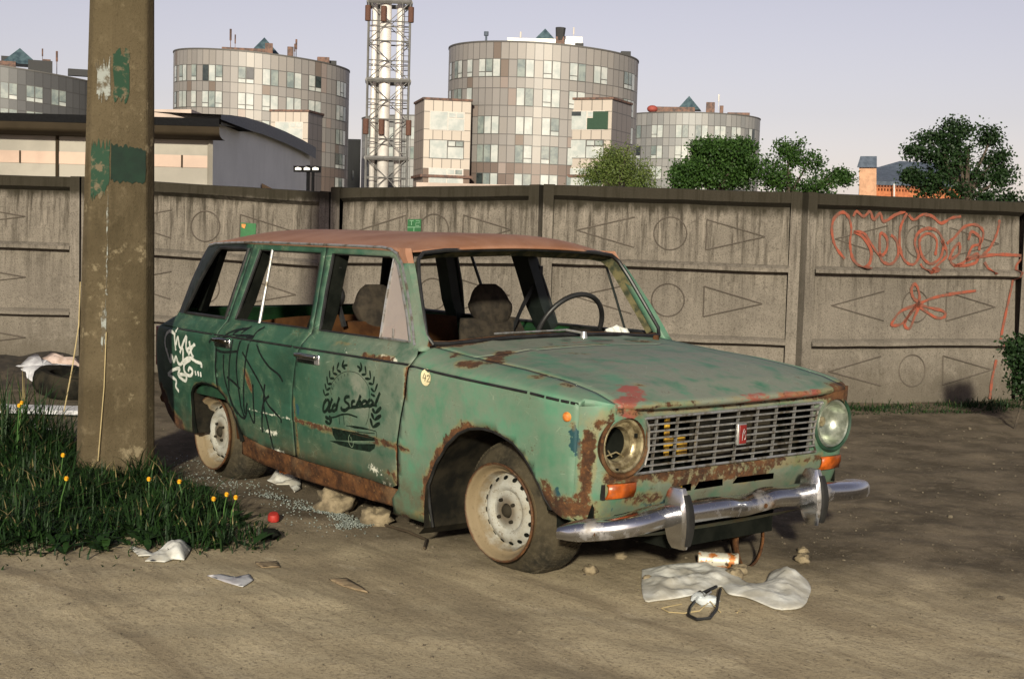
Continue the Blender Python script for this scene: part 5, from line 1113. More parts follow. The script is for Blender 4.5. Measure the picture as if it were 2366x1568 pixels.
# ================================================================== CONCRETE POLE
pc = Vector((-2.692, -1.120, 0)); lean = Vector((.023, -.002, 0)); MAT['smearm'] = simple('pale lime drip', (.30, .27, .18), .9)
t = NT('old pole concrete'); o_ = t.obj(); n1 = t.noise(2.2, 5, .6); n2 = t.noise(13, 6, .7); n3 = t.noise(85, 5, .75)
c = t.mix(t.ramp(n1, .3, .7), (.060, .046, .026), (.100, .078, .047)); c = t.mix(t.ramp(n2, .52, .72, 0, .6), c, (.145, .115, .072)); c = t.mix(t.ramp(n3, .52, .68, 0, .6), c, (.034, .026, .015)); c = t.mix(t.ramp(t.noise(1.2, 5, .7, t.mapv(o_, (3, 3, .8))), .5, .68, 0, .65), c, (.040, .031, .017)); c = t.mix(t.ramp(t.noise(5, 6, .7), .60, .68, 0, .7), c, (.22, .18, .115))
c = t.mix(t.ramp(t.xyz(o_)[2], 1.9, 2.5, 0, .55), c, (.075, .058, .032))
MAT['pole'] = t.fin(c, .95, 0, t.bump(t.math('ADD', n3, n2), .7, .008), .15)
def polesec(z):
    k = max(.6, 1.09-.090*z); a0 = math.atan2((CAM-pc).y, (CAM-pc).x)
    out = []
    for yy, xx in ((-.183, .10), (-.155, .150), (-.055, .170), (.135, .152), (.178, .085), (.178, -.10), (.12, -.16), (-.12, -.16), (-.183, -.1)):
        # local: xx towards the camera, yy to the right in view
        f = Vector((math.cos(a0), math.sin(a0), 0)); r_ = Vector((-f.y, f.x, 0))
        out.append(pc+lean*z+f*xx*k+r_*yy*k+Vector((0, 0, z)))
    return out
pole = empty('concrete_pole', (0, 0, 0)); tag(pole, 'weathered concrete utility pole with green paint patches at the left of the car', 'pole')
b = MB(); b.grid([polesec(z) for z in [-.05]+list(np.arange(.1, 7.5, .35))], closed=True); b.build('shaft', 'pole', pole, bevel=.012)
def poleface(i, j, a, bq, z, e=.003):
    s = polesec(z); p = s[i].lerp(s[j], a); n_ = (s[j]-s[i]).cross(Vector((0, 0, 1))).normalized()
    if n_.dot(CAM-p) < 0: n_ = -n_
    return p+n_*e
def polepatch(name, i, j, pts, mat, e=.004):
    V, F = cdt(pts, (), .03); b = MB(); b.add([tuple(poleface(i, j, x, 0, z, e)) for x, z in V], F); return b.build(name, mat, pole, recalc=False)
def jag(pts, amp, seed, step=.05):
    r = random.Random(seed); return [(x+r.uniform(-amp, amp), z+r.uniform(-amp, amp)) for x, z in resample(pts, step)]
MAT['polegreen'] = simple('dark green notice paint', (.0035, .019, .010), .85, c2=(.002, .012, .007), scale=9)
t = NT('flaking green paint'); n = t.noise(16, 6, .65); t.fin(t.mix(t.ramp(n, .52, .62), (.005, .032, .014), (.10, .078, .045)), .85); MAT['flake'] = t.m
t = NT('white paint smear'); n = t.noise(20, 6, .65); t.fin(t.mix(t.ramp(n, .42, .58), (.22, .235, .22), (.07, .055, .032)), .85); MAT['smear'] = t.m
polepatch('green_patch', 2, 3, jag([(.03, 1.727), (.90, 1.715), (.97, 1.70), (.97, 1.55), (.92, 1.535), (.02, 1.545)], .012, 1), 'polegreen')
polepatch('flaked_patch', 1, 2, jag([(.05, 1.73), (.98, 1.725), (.98, 1.53), (.8, 1.47), (.05, 1.46)], .03, 2), 'flake')
polepatch('white_smear', 1, 2, jag([(.15, 2.12), (.92, 2.13), (.95, 2.0), (.7, 1.94), (.3, 1.97)], .04, 3), 'smear')
polepatch('pale_streak', 1, 2, jag([(.88, 1.46), (.99, 1.46), (.97, 1.2), (.99, .96), (.90, .96), (.93, 1.2)], .035, 6, .04), 'smear')
polepatch('pale_streak', 1, 2, jag([(.70, .90), (.95, .92), (.98, .74), (.80, .72)], .05, 7, .04), 'smear')
polepatch('green_stain', 2, 3, jag([(.05, 2.20), (.50, 2.18), (.48, 1.96), (.08, 1.94)], .03, 4), 'flake')
b = MB(); a = at(148, 950, 7.6); c2 = at(182, 752, 7.9); b.tube([a, a.lerp(c2, .5)+Vector((.01, 0, 0)), c2, c2+Vector((.02, 0, .25))], .0035, 5); tag(b.build('rope', 'string', smooth=True), 'pale rope hanging from the wall down to the grass left of the pole', 'rope')
b = MB(); a = polesec(.25)[1]; b.tube([tuple(poleface(1, 2, .75, 0, .12, .02)), tuple(poleface(1, 2, .95, 0, .5, .012)), tuple(poleface(1, 2, 1.0, 0, .78, .01))], .0026, 5); tag(b.build('dry_stalk', 'string', smooth=True), 'dry yellow stalk leaning upright against the pole foot', 'dry stalk')

# ================================================================== CONCRETE FENCE
def wall_section(name, A, B, zt, label, zoff=0.0, post=.10, tri=True, topA=0, topB=0):
    "one precast panel from A to B (ground points); local x along, -y faces the camera"
    A = Vector(A); B = Vector(B); d = B-A; L = math.hypot(d.x, d.y); ang = math.atan2(d.y, d.x); e = empty(name, (A.x, A.y, 0), (0, 0, ang)); tag(e, label, 'wall', 'concrete wall panels along the yard')
    H = zt; slope = (topB-topA)/L
    zz = lambda x, z: z+topA+slope*x
    b = MB()
    xs = np.linspace(.0, L, 16)
    # recessed field with three slightly raked rows
    rows_z = [(H, H-.655), (H-.655, H-1.25), (H-1.25, -.08)]
    def strip(x0, x1, prof, close=True):
        P = []
        for x in np.linspace(x0, x1, 10): P.append([(x, y+.004*noise.noise(Vector((x*2+A.x, z*3, y))), zz(x, z)+.006*noise.noise(Vector((x*3+A.x, 1, z*7)))) for y, z in prof])
        b.grid(P, closed=close); n = len(prof); b.f += [tuple(range(n)), tuple((9*n)+k for k in range(n))] if False else []
    body = [(-.0, H), (-.050, H-.005), (-.055, H-.09), (.012, H-.125), (-.012, H-.595), (-.052, H-.610), (-.075, H-.625), (-.075, H-.652), (.020, H-.668), (-.010, H-1.195), (-.050, H-1.210), (-.072, H-1.225), (-.072, H-1.250), (.020, H-1.266), (-.02, -.1), (.12, -.1), (.12, H)]
    strip(post, L-post, body)
    for x0, x1 in ((.012, post), (L-post, L-.012)):
        strip(x0, x1, [(-.045, H+.004), (-.060, H-.02), (-.060, -.1), (.12, -.1), (.12, H+.004)])
    # end caps
    for x in (.012, L-.012): b.add([(x, -.060, zz(x, -.1)), (x, .12, zz(x, -.1)), (x, .12, zz(x, H)), (x, -.060, zz(x, H))], [(0, 1, 2, 3)])
    b.build('panel', 'wall', e, smooth=True)
    # cast relief: triangle, ring, triangle in each row
    def yf(z):
        for (zt_, zb_), (y0, y1) in zip(((H-.125, H-.60), (H-.665, H-1.20), (H-1.262, -.1)), ((.012, -.012), (.016, -.010), (.016, -.02))):
            if zb_-.03 <= z <= zt_+.03: return y0+(y1-y0)*(zt_-z)/(zt_-zb_)
        return 0
    def line(p, q, w=.009, nm='relief_line'):
        r = MB(); n = 6; pts = [(p[0]+(q[0]-p[0])*k/n, p[1]+(q[1]-p[1])*k/n) for k in range(n+1)]
        r.tube([(x, yf(z)-.002, zz(x, z)) for x, z in pts], w, 4); return r
    rel = MB(); cx = L*.5
    for zc in (H-.37, H-.92, H-1.47):
        a = MB(); a.tube([(cx+.135*math.cos(t), yf(zc+.135*math.sin(t))-.002, zz(cx, zc+.135*math.sin(t))) for t in np.linspace(0, 2*math.pi, 33)[:-1]], .006, 4, closed=True)
        rel.add(a.v, a.f)
        for sg in (-1, 1):
            tip = (cx+sg*.76*L/2.1, zc); t1 = (cx+sg*.29*L/2.1, zc+.125); t2 = (cx+sg*.29*L/2.1, zc-.125)
            for p, q in ((tip, t1), (tip, t2), (t1, t2)) if sg > 0 else ((tip, t1), (tip, t2)):
                a = line(p, q, .006); rel.add(a.v, a.f)
    rel.build('cast_relief', 'relief', e, smooth=True)
    e['L'] = L; return e, (A, ang, L, yf, zz)
MAT['relief'] = make_concrete('relief concrete', (.105, .088, .072), (.03, .024, .017), streaks=False)
WP = [(-10.6, -2.0), (-8.02, .86), (-6.26, 2.40), (-4.62, 3.42), (-3.10, 4.92), (-2.38, 7.13), (-1.9, 9.4)]
WH_ = 1.735
sec = []
labs = ['leftmost stained concrete wall panel, beyond the pole', 'concrete wall panel behind the car tail with a small plain green poster', 'concrete wall panel behind the car roof with the green lettered poster',
        'concrete wall panel right of the roof with cast triangles and ring', 'concrete wall panel with red graffiti at the right', 'concrete wall panel at the far right edge, mostly out of view']
TA = [0, 0.0, -.045, 0.0, 0.0, .01]; TB = [0.0, -.085, .01, -.015, .0, .0]
for i in range(6):
    A = Vector((*WP[i], 0)); B = Vector((*WP[i+1], 0)); sec.append(wall_section('wall_panel', A, B, WH_+(.015 if i == 3 else 0), labs[i], topA=TA[i], topB=TB[i]))
# joint shadow backing
b = MB()
for i in range(1, 6): b.box((WP[i][0]-.02, WP[i][1]+.09, .82), (.05, .05, 1.6))
tag(b.build('wall_joint', 'black'), 'dark vertical gaps between the concrete wall panels', 'wall joint')
def on_wall(i, e=.012):
    A, ang, L, yf, zz = sec[i][1]
    def f(x, z): return (x, yf(z)-e, zz(x, z))
    return f
b = MB(); f5 = on_wall(4)
for s in WALLG: ribbon(b, s, .025, lambda x, z: (x, f5(x, z)[1]-(.08 if (WH_-.67 < z < WH_-.60 or WH_-1.27 < z < WH_-1.21) else 0), z), jit=.25)
b.build('red_graffiti', 'redspray', sec[4][0], recalc=False)
def wallpoint(i, u, v):
    A, ang, L, yf, zz = sec[i][1]; t = Vector((math.cos(ang), math.sin(ang), 0)); n = Vector((t.y, -t.x, 0)); d = Fd+(u-1183)/FPX*Rt-(v-784)/FPX*Up
    k = (A-CAM).dot(n)/d.dot(n); P = CAM+d*k; return ((P-A).dot(t), P.z)
for i, u0, v0, u1, v1, lab in ((1, 557, 500, 592, 535, 'small plain green poster pasted on the wall behind the car tail'), (2, 943, 500, 973, 545, 'green poster with pale letters above the car roof')):
    x0, z0 = wallpoint(i, u0, v0); x1, z1 = wallpoint(i, u1, v1); f = on_wall(i, .010); ps = empty('poster', parent=None); ps.matrix_world = Matrix.Identity(4)
    ps.location = sec[i][0].location; ps.rotation_euler = sec[i][0].rotation_euler; tag(ps, lab, 'poster', 'green posters on the concrete wall')
    b = MB(); b.grid([[f(x, z) for x in (x0, x1)] for z in np.linspace(z1, z0, 4)]); o = b.build('paper', 'poster', ps); m = o.modifiers.new('t', 'SOLIDIFY'); m.thickness = .002
    if i == 2:
        b = MB(); pl = lambda x, z: (x, f(x, z)[1]-.004, f(x, z)[2]); W_ = x1-x0; Hh = z0-z1
        for st in ([(.15, .92), (.45, .92)], [(.3, .92), (.3, .68)], [(.62, .92), (.88, .92), (.88, .8), (.62, .8), (.62, .66), (.88, .66)], [(.0, .58), (1, .58)], [(.5, .58), (.5, .28)], [(.2, .28), (.2, .1), (.4, .28), (.4, .1)], [(.55, .28), (.55, .1)], [(.7, .28), (.85, .1)], [(.2, .2), (.85, .2)]):
            ribbon(b, [(x0+W_*a, z1+Hh*c) for a, c in st], .006, pl, sm=False, jit=0)
        MAT['palegreen'] = simple('pale poster ink', (.16, .30, .18), .7); b.build('poster_letters', 'palegreen', ps, recalc=False)
    else:
        b = MB(); pl = lambda x, z: (x, f(x, z)[1]-.004, f(x, z)[2]); b.add([pl(x0+.01, z0-.012), pl(x0+.05, z0-.012), pl(x0+.04, z0-.05), pl(x0+.012, z0-.04)], [(0, 1, 2, 3)]); b.build('poster_sticker', 'orange2', ps, recalc=False)

# weeds at the right wall foot, bush at the right edge
grass('weeds', [(-3.3, 4.2), (-2.95, 5.0), (-2.45, 6.6), (-2.2, 8.3), (-1.6, 8.2), (-1.75, 6.4), (-2.2, 5.0), (-2.6, 4.1)], 3600, .03, .10, 21, 'low dark weeds along the foot of the wall at the right', .2)
def make_leaf(name, a, b_, tr=.25):
    t = NT(name); W = t.attr('tone').outputs['Fac']; c = t.mix(W, a, b_)
    t.fin(c, .55, 0, None, .3)
    ts = t.n.new('ShaderNodeBsdfTranslucent'); t.put(ts.inputs[0], t.mix(1.0, c, (1.2, 1.3, .5), 'MULTIPLY')); mx = t.n.new('ShaderNodeMixShader'); mx.inputs[0].default_value = tr
    t.l.new(t.b.outputs[0], mx.inputs[1]); t.l.new(ts.outputs[0], mx.inputs[2]); t.l.new(mx.outputs[0], t.out.inputs[0]); return t.m
MAT['leaf_dark'] = make_leaf('dark foliage', (.007, .020, .007), (.022, .050, .013)); MAT['leaf_mid'] = make_leaf('mid foliage', (.013, .038, .008), (.046, .098, .018))
MAT['leaf_light'] = make_leaf('light willow foliage', (.050, .085, .020), (.150, .190, .050), .3); MAT['bark'] = simple('bark', (.075, .058, .042), .95, c2=(.03, .024, .018))
def crown(name, blobs, n, size, mat, parent, seed, density=1.0, droop=0, gap=.0):
    "leaf clumps spread through a union of ellipsoids; blobs: (center, radii, weight)"
    r = random.Random(seed); vs = []; fs = []; tn = []; wsum = sum(b_[2] for b_ in blobs)
    for c, rad, wt in blobs:
        k = int(n*wt/wsum); nc = max(6, k//22)
        for _ in range(nc):
            d = Vector((r.gauss(0, 1), r.gauss(0, 1), r.gauss(0, 1))).normalized()*(r.random()**.42)
            q = c+Vector((d.x*rad[0], d.y*rad[1], d.z*rad[2]))
            if noise.noise(q*(1.3/max(.2, rad[0]))*1.4+Vector((seed, 0, 0))) < -.28+gap: continue
            tone0 = r.random()
            for j in range(22):
                p = q+Vector((r.gauss(0, 1), r.gauss(0, 1), r.gauss(0, .8)))*size*1.55
                if droop: p.z -= abs(r.gauss(0, droop))
                nrm = Vector((r.gauss(0, 1), r.gauss(0, 1), r.gauss(.4, 1))).normalized(); a = nrm.orthogonal().normalized(); a.rotate(Matrix.Rotation(r.uniform(0, 6.3), 3, nrm)); bb = nrm.cross(a)
                l = size*r.uniform(.7, 1.3); w_ = l*(.34 if not droop else .16); B = len(vs)
                vs += [p-a*l*.5, p+bb*w_, p+a*l*.5, p-bb*w_]; fs.append((B, B+1, B+2, B+3)); tn += [min(1, max(0, tone0*.7+r.random()*.4))]*4
    me = bpy.data.meshes.new(name); me.from_pydata([tuple(v) for v in vs], [], fs); me.materials.append(MAT[mat]); at_ = me.attributes.new('tone', 'FLOAT', 'POINT'); at_.data.foreach_set('value', tn)
    o = bpy.data.objects.new(name, me); COL.objects.link(o); o.parent = parent; return o
def tree(name, D, base_u, blobs_px, n, size, mat, seed, label, cat='tree', group=None, trunk=True, droop=0, gap=0, limbs=True, tr=.12):
    "blobs_px: (u, v, ru_px, rv_px, weight) at distance D"
    s = D/FPX; root = at(base_u, 560, D); root.z = 0; rr_ = random.Random(seed+50); t = empty(name, tuple(root)); tag(t, label, cat, group)
    blobs = []
    for u, v, ru, rv, wt in blobs_px:
        c = at(u, v, D)-root; blobs.append((c, (ru*s*.86, ru*s*.8, rv*s*.86), wt))
        for q_ in range(7):
            a_ = rr_.uniform(0, 6.28); e_ = rr_.uniform(-.5, .9); k_ = rr_.uniform(.18, .34)
            blobs.append((c+Vector((math.cos(a_)*ru*s*.86, math.sin(a_)*ru*s*.7, e_*rv*s*.95)), (ru*s*k_, ru*s*k_, rv*s*k_*.9), wt*.10))
    crown('crown', blobs, n, size, mat, t, seed, droop=droop, gap=gap)
    if trunk:
        zc = sum(b_[0].z for b_ in blobs)/len(blobs); b = MB(); b.tube([(0, 0, -.1), (.05, .03, zc*.4), (0, 0, zc*.8), (0, .05, zc)], [tr, tr*.85, tr*.65, tr*.4], 10); tk = b.build('trunk', 'bark', t, smooth=True)
        if limbs:
            b = MB()
            for c, rad, wt in blobs:
                st_ = Vector((0, 0, min(zc*.75, c.z*.8))); b.tube([st_, st_.lerp(c, .5)+Vector((0, 0, .1*rad[2])), c, c+Vector((rad[0]*.3, 0, rad[2]*.6))], [tr*.45, tr*.3, tr*.18, tr*.06], 6) if wt > .2 else None
            b.build('limb', 'bark', tk, smooth=True)
    return t
tree('willow_tree', 48, 1425, [(1420, 385, 62, 46, 3), (1375, 398, 40, 34, 1.6), (1472, 392, 40, 34, 1.6), (1425, 352, 36, 22, 1), (1480, 420, 34, 26, 1)], 15000, .105, 'leaf_light', 31, 'pale yellowish willow behind the wall, before the largest round tower', droop=.30, gap=.05)
tree('leafy_tree', 42, 1660, [(1655, 390, 86, 56, 5), (1600, 405, 48, 40, 2), (1705, 395, 50, 50, 2), (1665, 342, 56, 18, 1.6), (1722, 340, 24, 16, .6), (1575, 425, 26, 24, .7), (1620, 345, 26, 14, .5)], 34000, .085, 'leaf_mid', 32, 'dense rounded green tree behind the wall, left of the looser tree', tr=.15, gap=.04)
tree('leafy_tree', 40, 1815, [(1780, 400, 48, 45, 2.0), (1822, 350, 34, 24, 1.2), (1865, 380, 38, 26, 1.2), (1835, 428, 70, 22, 1.5), (1915, 412, 26, 13, .45), (1952, 412, 15, 14, .25), (1890, 440, 40, 14, .5)], 11500, .080, 'leaf_mid', 33, 'loose see-through tree behind the wall, right of the dense tree', gap=.17)
tree('dark_tree', 34, 2225, [(2200, 385, 46, 46, 3), (2212, 302, 28, 22, 1.1), (2192, 335, 30, 22, .9), (2150, 322, 26, 12, .5), (2150, 365, 40, 16, .9), (2150, 415, 50, 24, 1.4), (2290, 320, 26, 28, 1), (2296, 372, 24, 22, .7), (2318, 412, 24, 22, .7), (2268, 415, 30, 20, .7), (2190, 445, 62, 18, 1.3), (2112, 350, 12, 7, .12), (2268, 458, 30, 14, .6), (2325, 462, 24, 9, .25), (2105, 410, 12, 8, .12)], 15500, .075, 'leaf_dark', 34, 'tall dark tree behind the wall at the right, before the brick house', gap=.10)
tree('dark_bush', 10.2, 2362, [(2352, 812, 20, 16, 2), (2378, 800, 24, 26, 2), (2366, 850, 20, 22, 1), (2372, 900, 26, 34, 2), (2390, 860, 30, 50, 2)], 3200, .028, 'leaf_dark', 36, 'small dark leafy bush at the right edge before the wall', 'bush', trunk=True, tr=.010, limbs=False)

# ================================================================== ROUND TOWERS
def make_facade():
    t = NT('metal facade panels'); uv = t.n.new('ShaderNodeUVMap'); x = t.xyz(uv.outputs[0]); C = t.attr('cell').outputs['Color']
    ex = t.math('MINIMUM', x[0], t.math('SUBTRACT', 1, x[0])); ey = t.math('MINIMUM', x[1], t.math('SUBTRACT', 1, x[1]))
    sx = t.math('LESS_THAN', ex, .045); sy = t.math('LESS_THAN', ey, .030); s = t.math('MAXIMUM', sx, sy)
    c = t.mix(t.math('MULTIPLY', s, .65), C, (.035, .034, .034)); return t.fin(c, .48, .12, t.bump(t.noise(.6, 3), .1, .05), .4)
MAT['facade'] = make_facade()
def glassmat(name, c, c2): 
    t = NT(name); n = t.noise(.9, 4, .6); return t.fin(t.mix(t.ramp(n, .35, .65), c, c2), .12, 0, None, .8)
MAT['win_pale'] = glassmat('pale curtained window', (.44, .45, .43), (.33, .36, .35)); MAT['win_mid'] = glassmat('grey green window', (.24, .27, .25), (.14, .17, .17)); MAT['win_dark'] = glassmat('dark window', (.035, .045, .045), (.015, .02, .022))
MAT['frame'] = simple('window frame', (.10, .095, .09), .6); MAT['framelight'] = simple('light window frame', (.55, .50, .46), .6)
MAT['roofstuff'] = simple('rooftop plant', (.16, .085, .06), .7, c2=(.06, .04, .035), scale=2); MAT['skyglass'] = simple('skylight glass', (.11, .17, .19), .25, .3, c2=(.05, .08, .10), scale=1); MAT['whitebox'] = simple('white plant room cladding', (.62, .60, .58), .5, .2, scale=1)
MAT['brick0'] = simple('dull red dish', (.30, .06, .045), .7); MAT['darkroof'] = simple('dark roof plant', (.03, .03, .032), .7); MAT['slate'] = simple('blue grey roof', (.085, .105, .14), .6, c2=(.055, .07, .095), scale=3)
FCOL = {'warm': [(.235, .218, .208), (.228, .213, .204), (.245, .226, .212)], 'brown': [(.165, .130, .110)], 'red': [(.25, .205, .185)], 'grey': [(.24, .235, .23), (.20, .20, .20)], 'darkg': [(.075, .075, .078)]}
def cellmesh(name, rowsz, ncol, P, colf, parent, skip=()):
    "P(c, z) gives a point; one face per facade cell with its own colour"
    me = bpy.data.meshes.new(name); vs = []; fs = []; cols = []
    for i in range(len(rowsz)-1):
        for c in range(ncol):
            B = len(vs); vs += [P(c, rowsz[i]), P(c+1, rowsz[i]), P(c+1, rowsz[i+1]), P(c, rowsz[i+1])]; fs.append((B, B+1, B+2, B+3)); cols += [tuple(colf(i, c))+(1,)]*4
    me.from_pydata([tuple(v) for v in vs], [], fs); uv = me.uv_layers.new(name='UVMap'); uv.data.foreach_set('uv', [q for _ in fs for q in (0, 0, 1, 0, 1, 1, 0, 1)])
    a = me.color_attributes.new('cell', 'FLOAT_COLOR', 'POINT'); a.data.foreach_set('color', [q for c in cols for q in c]); me.materials.append(MAT['facade'])
    o = bpy.data.objects.new(name, me); COL.objects.link(o); o.parent = parent; return o
def tower(u, D, Rr, H, label, wins, seed, style='warm', first=2.05, pitch=3.27, floors=6, roofextra=None, thl=(-88, 88), lowbrown=True, slope=0):
    r = random.Random(seed); base = at(u, 540, D); base.z = 0; t = empty('round_tower', tuple(base)); tag(t, label, 'building', 'round office towers')
    a0 = math.atan2(CAM.y-base.y, CAM.x-base.x)            # facing the camera; angle grows to the viewer's left
    rv_ = Vector((Rt.x, Rt.y, 0)).normalized()
    def Q(th, z, rr=Rr): a = a0-R_(th); p = Vector((rr*math.cos(a), rr*math.sin(a), 0)); return p+Vector((0, 0, z-slope*p.dot(rv_)*z/H))
    N = 72
    zs = [H, H-first]; 
    for k in range(floors): zs += [H-first-k*pitch-2.0, H-first-(k+1)*pitch]
    zs = [z for z in zs if z > 0]+[0]; rz = zs[::-1]
    if len(rz) >= 2 and rz[1]-rz[0] < .4: rz.pop(1)
    def colf(i, c):
        zm = (rz[i]+rz[i+1])/2; row = (H-first-zm)/pitch
        if style == 'grey': base_ = r.choice(FCOL['grey'])
        elif style == 'dark': base_ = r.choice(FCOL['darkg'])
        else: base_ = r.choice(FCOL['warm'])
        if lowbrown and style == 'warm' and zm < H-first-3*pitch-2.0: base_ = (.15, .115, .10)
        q = r.random()
        if q < (.035 if zm < H-first else .09) and style == 'warm': base_ = FCOL['brown'][0]
        elif q < .10 and style == 'warm': base_ = FCOL['red'][0]
        k = r.uniform(.93, 1.06); return tuple(x*k for x in base_)
    cellmesh('facade', rz, N, lambda c, z: Q(-180+c*360/N, z), colf, t)
    b = MB(); b.lathe([(0, H-.3), (Rr-.25, H-.3), (Rr-.25, H+.05), (Rr+.08, H+.05), (Rr+.08, H-.12)], (0, 0, 0), (0, 0, 1), 72, squash=lambda p: p-Vector((0, 0, slope*p.dot(rv_)))); b.build('parapet', 'frame', t, smooth=True)
    nw = 0
    for k in range(floors):
        zt = H-first-k*pitch; zb = zt-1.95
        if zb < 2 or nw > 92: break
        for (c0, c1) in wins:
            if r.random() < .06: continue
            w = MB(); g = []; sh = r.choice([0, 0, 0, 1, -1])*0
            nn = c1-c0
            for j in range(nn):
                tA = (c0+j+sh)*5+.35; tB = (c0+j+1+sh)*5-.35; w.add([Q(tA-.38, zb-.09, Rr+.03), Q(tB+.38, zb-.09, Rr+.03), Q(tB+.38, zt+.09, Rr+.03), Q(tA-.38, zt+.09, Rr+.03)], [(0, 1, 2, 3)], 0)
                q = r.random(); mi = 1 if q < .66 else (2 if q < .93 else 3)
                if style == 'dark': mi = 2
                zc = zb+.1; split = r.random() < .35
                if split:
                    w.add([Q(tA, zb+.55, Rr+.07), Q(tB, zb+.55, Rr+.07), Q(tB, zt, Rr+.07), Q(tA, zt, Rr+.07)], [(0, 1, 2, 3)], mi); w.add([Q(tA, zb, Rr+.07), Q(tB, zb, Rr+.07), Q(tB, zb+.45, Rr+.07), Q(tA, zb+.45, Rr+.07)], [(0, 1, 2, 3)], 1)
                else: w.add([Q(tA, zb, Rr+.07), Q(tB, zb, Rr+.07), Q(tB, zt, Rr+.07), Q(tA, zt, Rr+.07)], [(0, 1, 2, 3)], mi)
            w.build('window', ['frame', 'win_pale', 'win_mid', 'win_dark'], t, recalc=False); nw += 1
    # skylight pyramid and rooftop plant
    rt = Vector((math.sin(a0), -math.cos(a0), 0))*-1; fw = Vector((math.cos(a0), math.sin(a0), 0)); rt = Vector((-fw.y, fw.x, 0))
    def L(x, y, z): return rt*x+fw*y+Vector((0, 0, z))
    if roofextra: roofextra(t, L, H, r)
    return t, Q, L
def pyramid(t, L, x, y, z, w, h):
    b = MB(); b.add([L(x-w, y-w*.6, z), L(x+w, y-w*.6, z), L(x+w*.9, y+w, z), L(x-w*.9, y+w, z), L(x, y, z+h)], [(0, 1, 4), (1, 2, 4), (2, 3, 4), (3, 0, 4), (0, 3, 2, 1)]); b.build('skylight', 'skyglass', t, recalc=False)
def plant(t, L, items, mat='roofstuff', nm='rooftop_unit'):
    for x, y, z, sx, sy, sz in items:
        b = MB(); c = L(x, y, z+sz/2); M_ = Matrix((L(1, 0, 0), L(0, 1, 0), Vector((0, 0, 1)))).transposed(); b.box(c, (sx, sy, sz), M=M_); b.build(nm, mat, t, bevel=.04)
def antenna(t, L, items, mat='darkroof'):
    for x, y, z, h, w in items:
        b = MB(); b.tube([L(x, y, z), L(x, y, z+h)], w*.35, 6); b.tube([L(x, y, z+h*.55), L(x, y, z+h)], w, 6); b.build('antenna', mat, t)
WINS = [(-14, -12), (-12, -11), (-8, -6), (-5, -3), (-2, 0), (1, 3), (5, 8), (9, 10), (11, 13), (14, 15)]
def re_main(t, L, H, r):
    plant(t, L, [(-.2, 0, H-.2, 8.6, 6, 1.9), (3.5, 0, H-.2, 2.4, 5, 2.3)], 'whitebox', 'plant_room'); pyramid(t, L, .1, .5, H+1.75, 1.4, 1.5)
    plant(t, L, [(1.9, 4.6, H-.2, 1.0, .8, 1.9)], 'roofstuff'); b = MB(); b.tube([L(1.9, 4.6, H+1.3), L(1.95, 4.6, H+2.8)], [.50, .62], 8); b.build('flue', 'darkroof', t)
    b = MB(); b.tube([L(-7.0, 4, H-.3), L(-7.0, 4, H+2.0)], .14, 6); b.tube([L(-7, 4, H+1.7), L(-7, 4, H+2.2)], .28, 8); b.build('vent_pipe', 'slate', t)
    plant(t, L, [(-8.4, 4, H-.2, .7, .6, .7), (4.2, 6, H-.2, 1.0, .8, 1.0), (10.0, 2, H-.2, 1.2, 1, .7)], 'darkroof'); antenna(t, L, [(3.6, 1, H+1.5, 1.9, .10), (-2.9, 1, H+1.2, 1.5, .12)], 'framelight')
main, Qm, Lm = tower(1244, 173, 11.7, 23.3, 'largest round tower of grey pink panels right of the lattice mast', WINS, 5, floors=7, roofextra=re_main, slope=.045)
def re_left(t, L, H, r):
    pyramid(t, L, .2, 1, H+.9, 2.1, 2.3); plant(t, L, [(-2.2, 2, H-.2, 6.2, 4, 1.5), (.8, 5, H, 1.0, 1, 1.9), (3.6, 5, H, .8, .8, 1.6), (8, 3, H-.1, 1.6, 1, .8)]); plant(t, L, [(-9.2, 5, H-.2, .9, .8, .8), (-5.5, 6, H-.1, .7, .7, .6), (9.3, 2, H-.2, 1.0, 1, .6)], 'darkroof')
    antenna(t, L, [(-4.2, 3, H+.5, 3.3, .16), (-3.6, 3, H+.5, 2.6, .10), (4.4, 3, H, 2.9, .15), (4.2, 3, H, 2.3, .1)], 'roofstuff')
left, Ql, Ll = tower(601, 189, 11.7, 23.4, 'round tower between the pole and the lattice mast', WINS, 8, floors=7, roofextra=re_left, slope=.065)
def re_far(t, L, H, r):
    pyramid(t, L, .3, 2, H+.9, 2.6, 2.3); plant(t, L, [(-3.2, 3, H-.2, 6, 4, 1.3), (3.6, 4, H, 1.0, 1, 1.7)]); plant(t, L, [(2.8, 5, H-.2, 3, 1, 1.6), (7.6, 3, H-.1, 2.6, 1, .9), (-1.5, 3, H+.8, 1, 1, 1.1)], 'darkroof'); antenna(t, L, [(4.9, 3, H, 3.0, .15), (3.1, 3, H+1, 2.2, .1)], 'roofstuff')
tower(40, 186, 11.7, 20.6, 'dark round tower at the left edge behind the pole', [(-6, -4), (-3, -1), (0, 2), (3, 5), (7, 9), (11, 13)], 9, style='dark', floors=6, roofextra=re_far, slope=.10)
def re_right(t, L, H, r):
    pyramid(t, L, -.1, 2, H+1.1, 2.1, 2.4); plant(t, L, [(-2.8, 3, H-.2, 7.4, 4, 1.6), (3.4, 4, H, 1.4, 1, 2.3), (8, 3, H-.1, 3.6, 1, .9)]); plant(t, L, [(5.2, 4, H-.2, .6, .6, 2)], 'roofstuff'); b = MB(); b.ellipsoid(L(-6.0, 5, H+1.0), (.9, .9, .6), 12, 8); b.build('satellite_dish', 'brick0', t, smooth=True)
    antenna(t, L, [(4.7, 4, H+1, 2.6, .15)], 'whitebox')
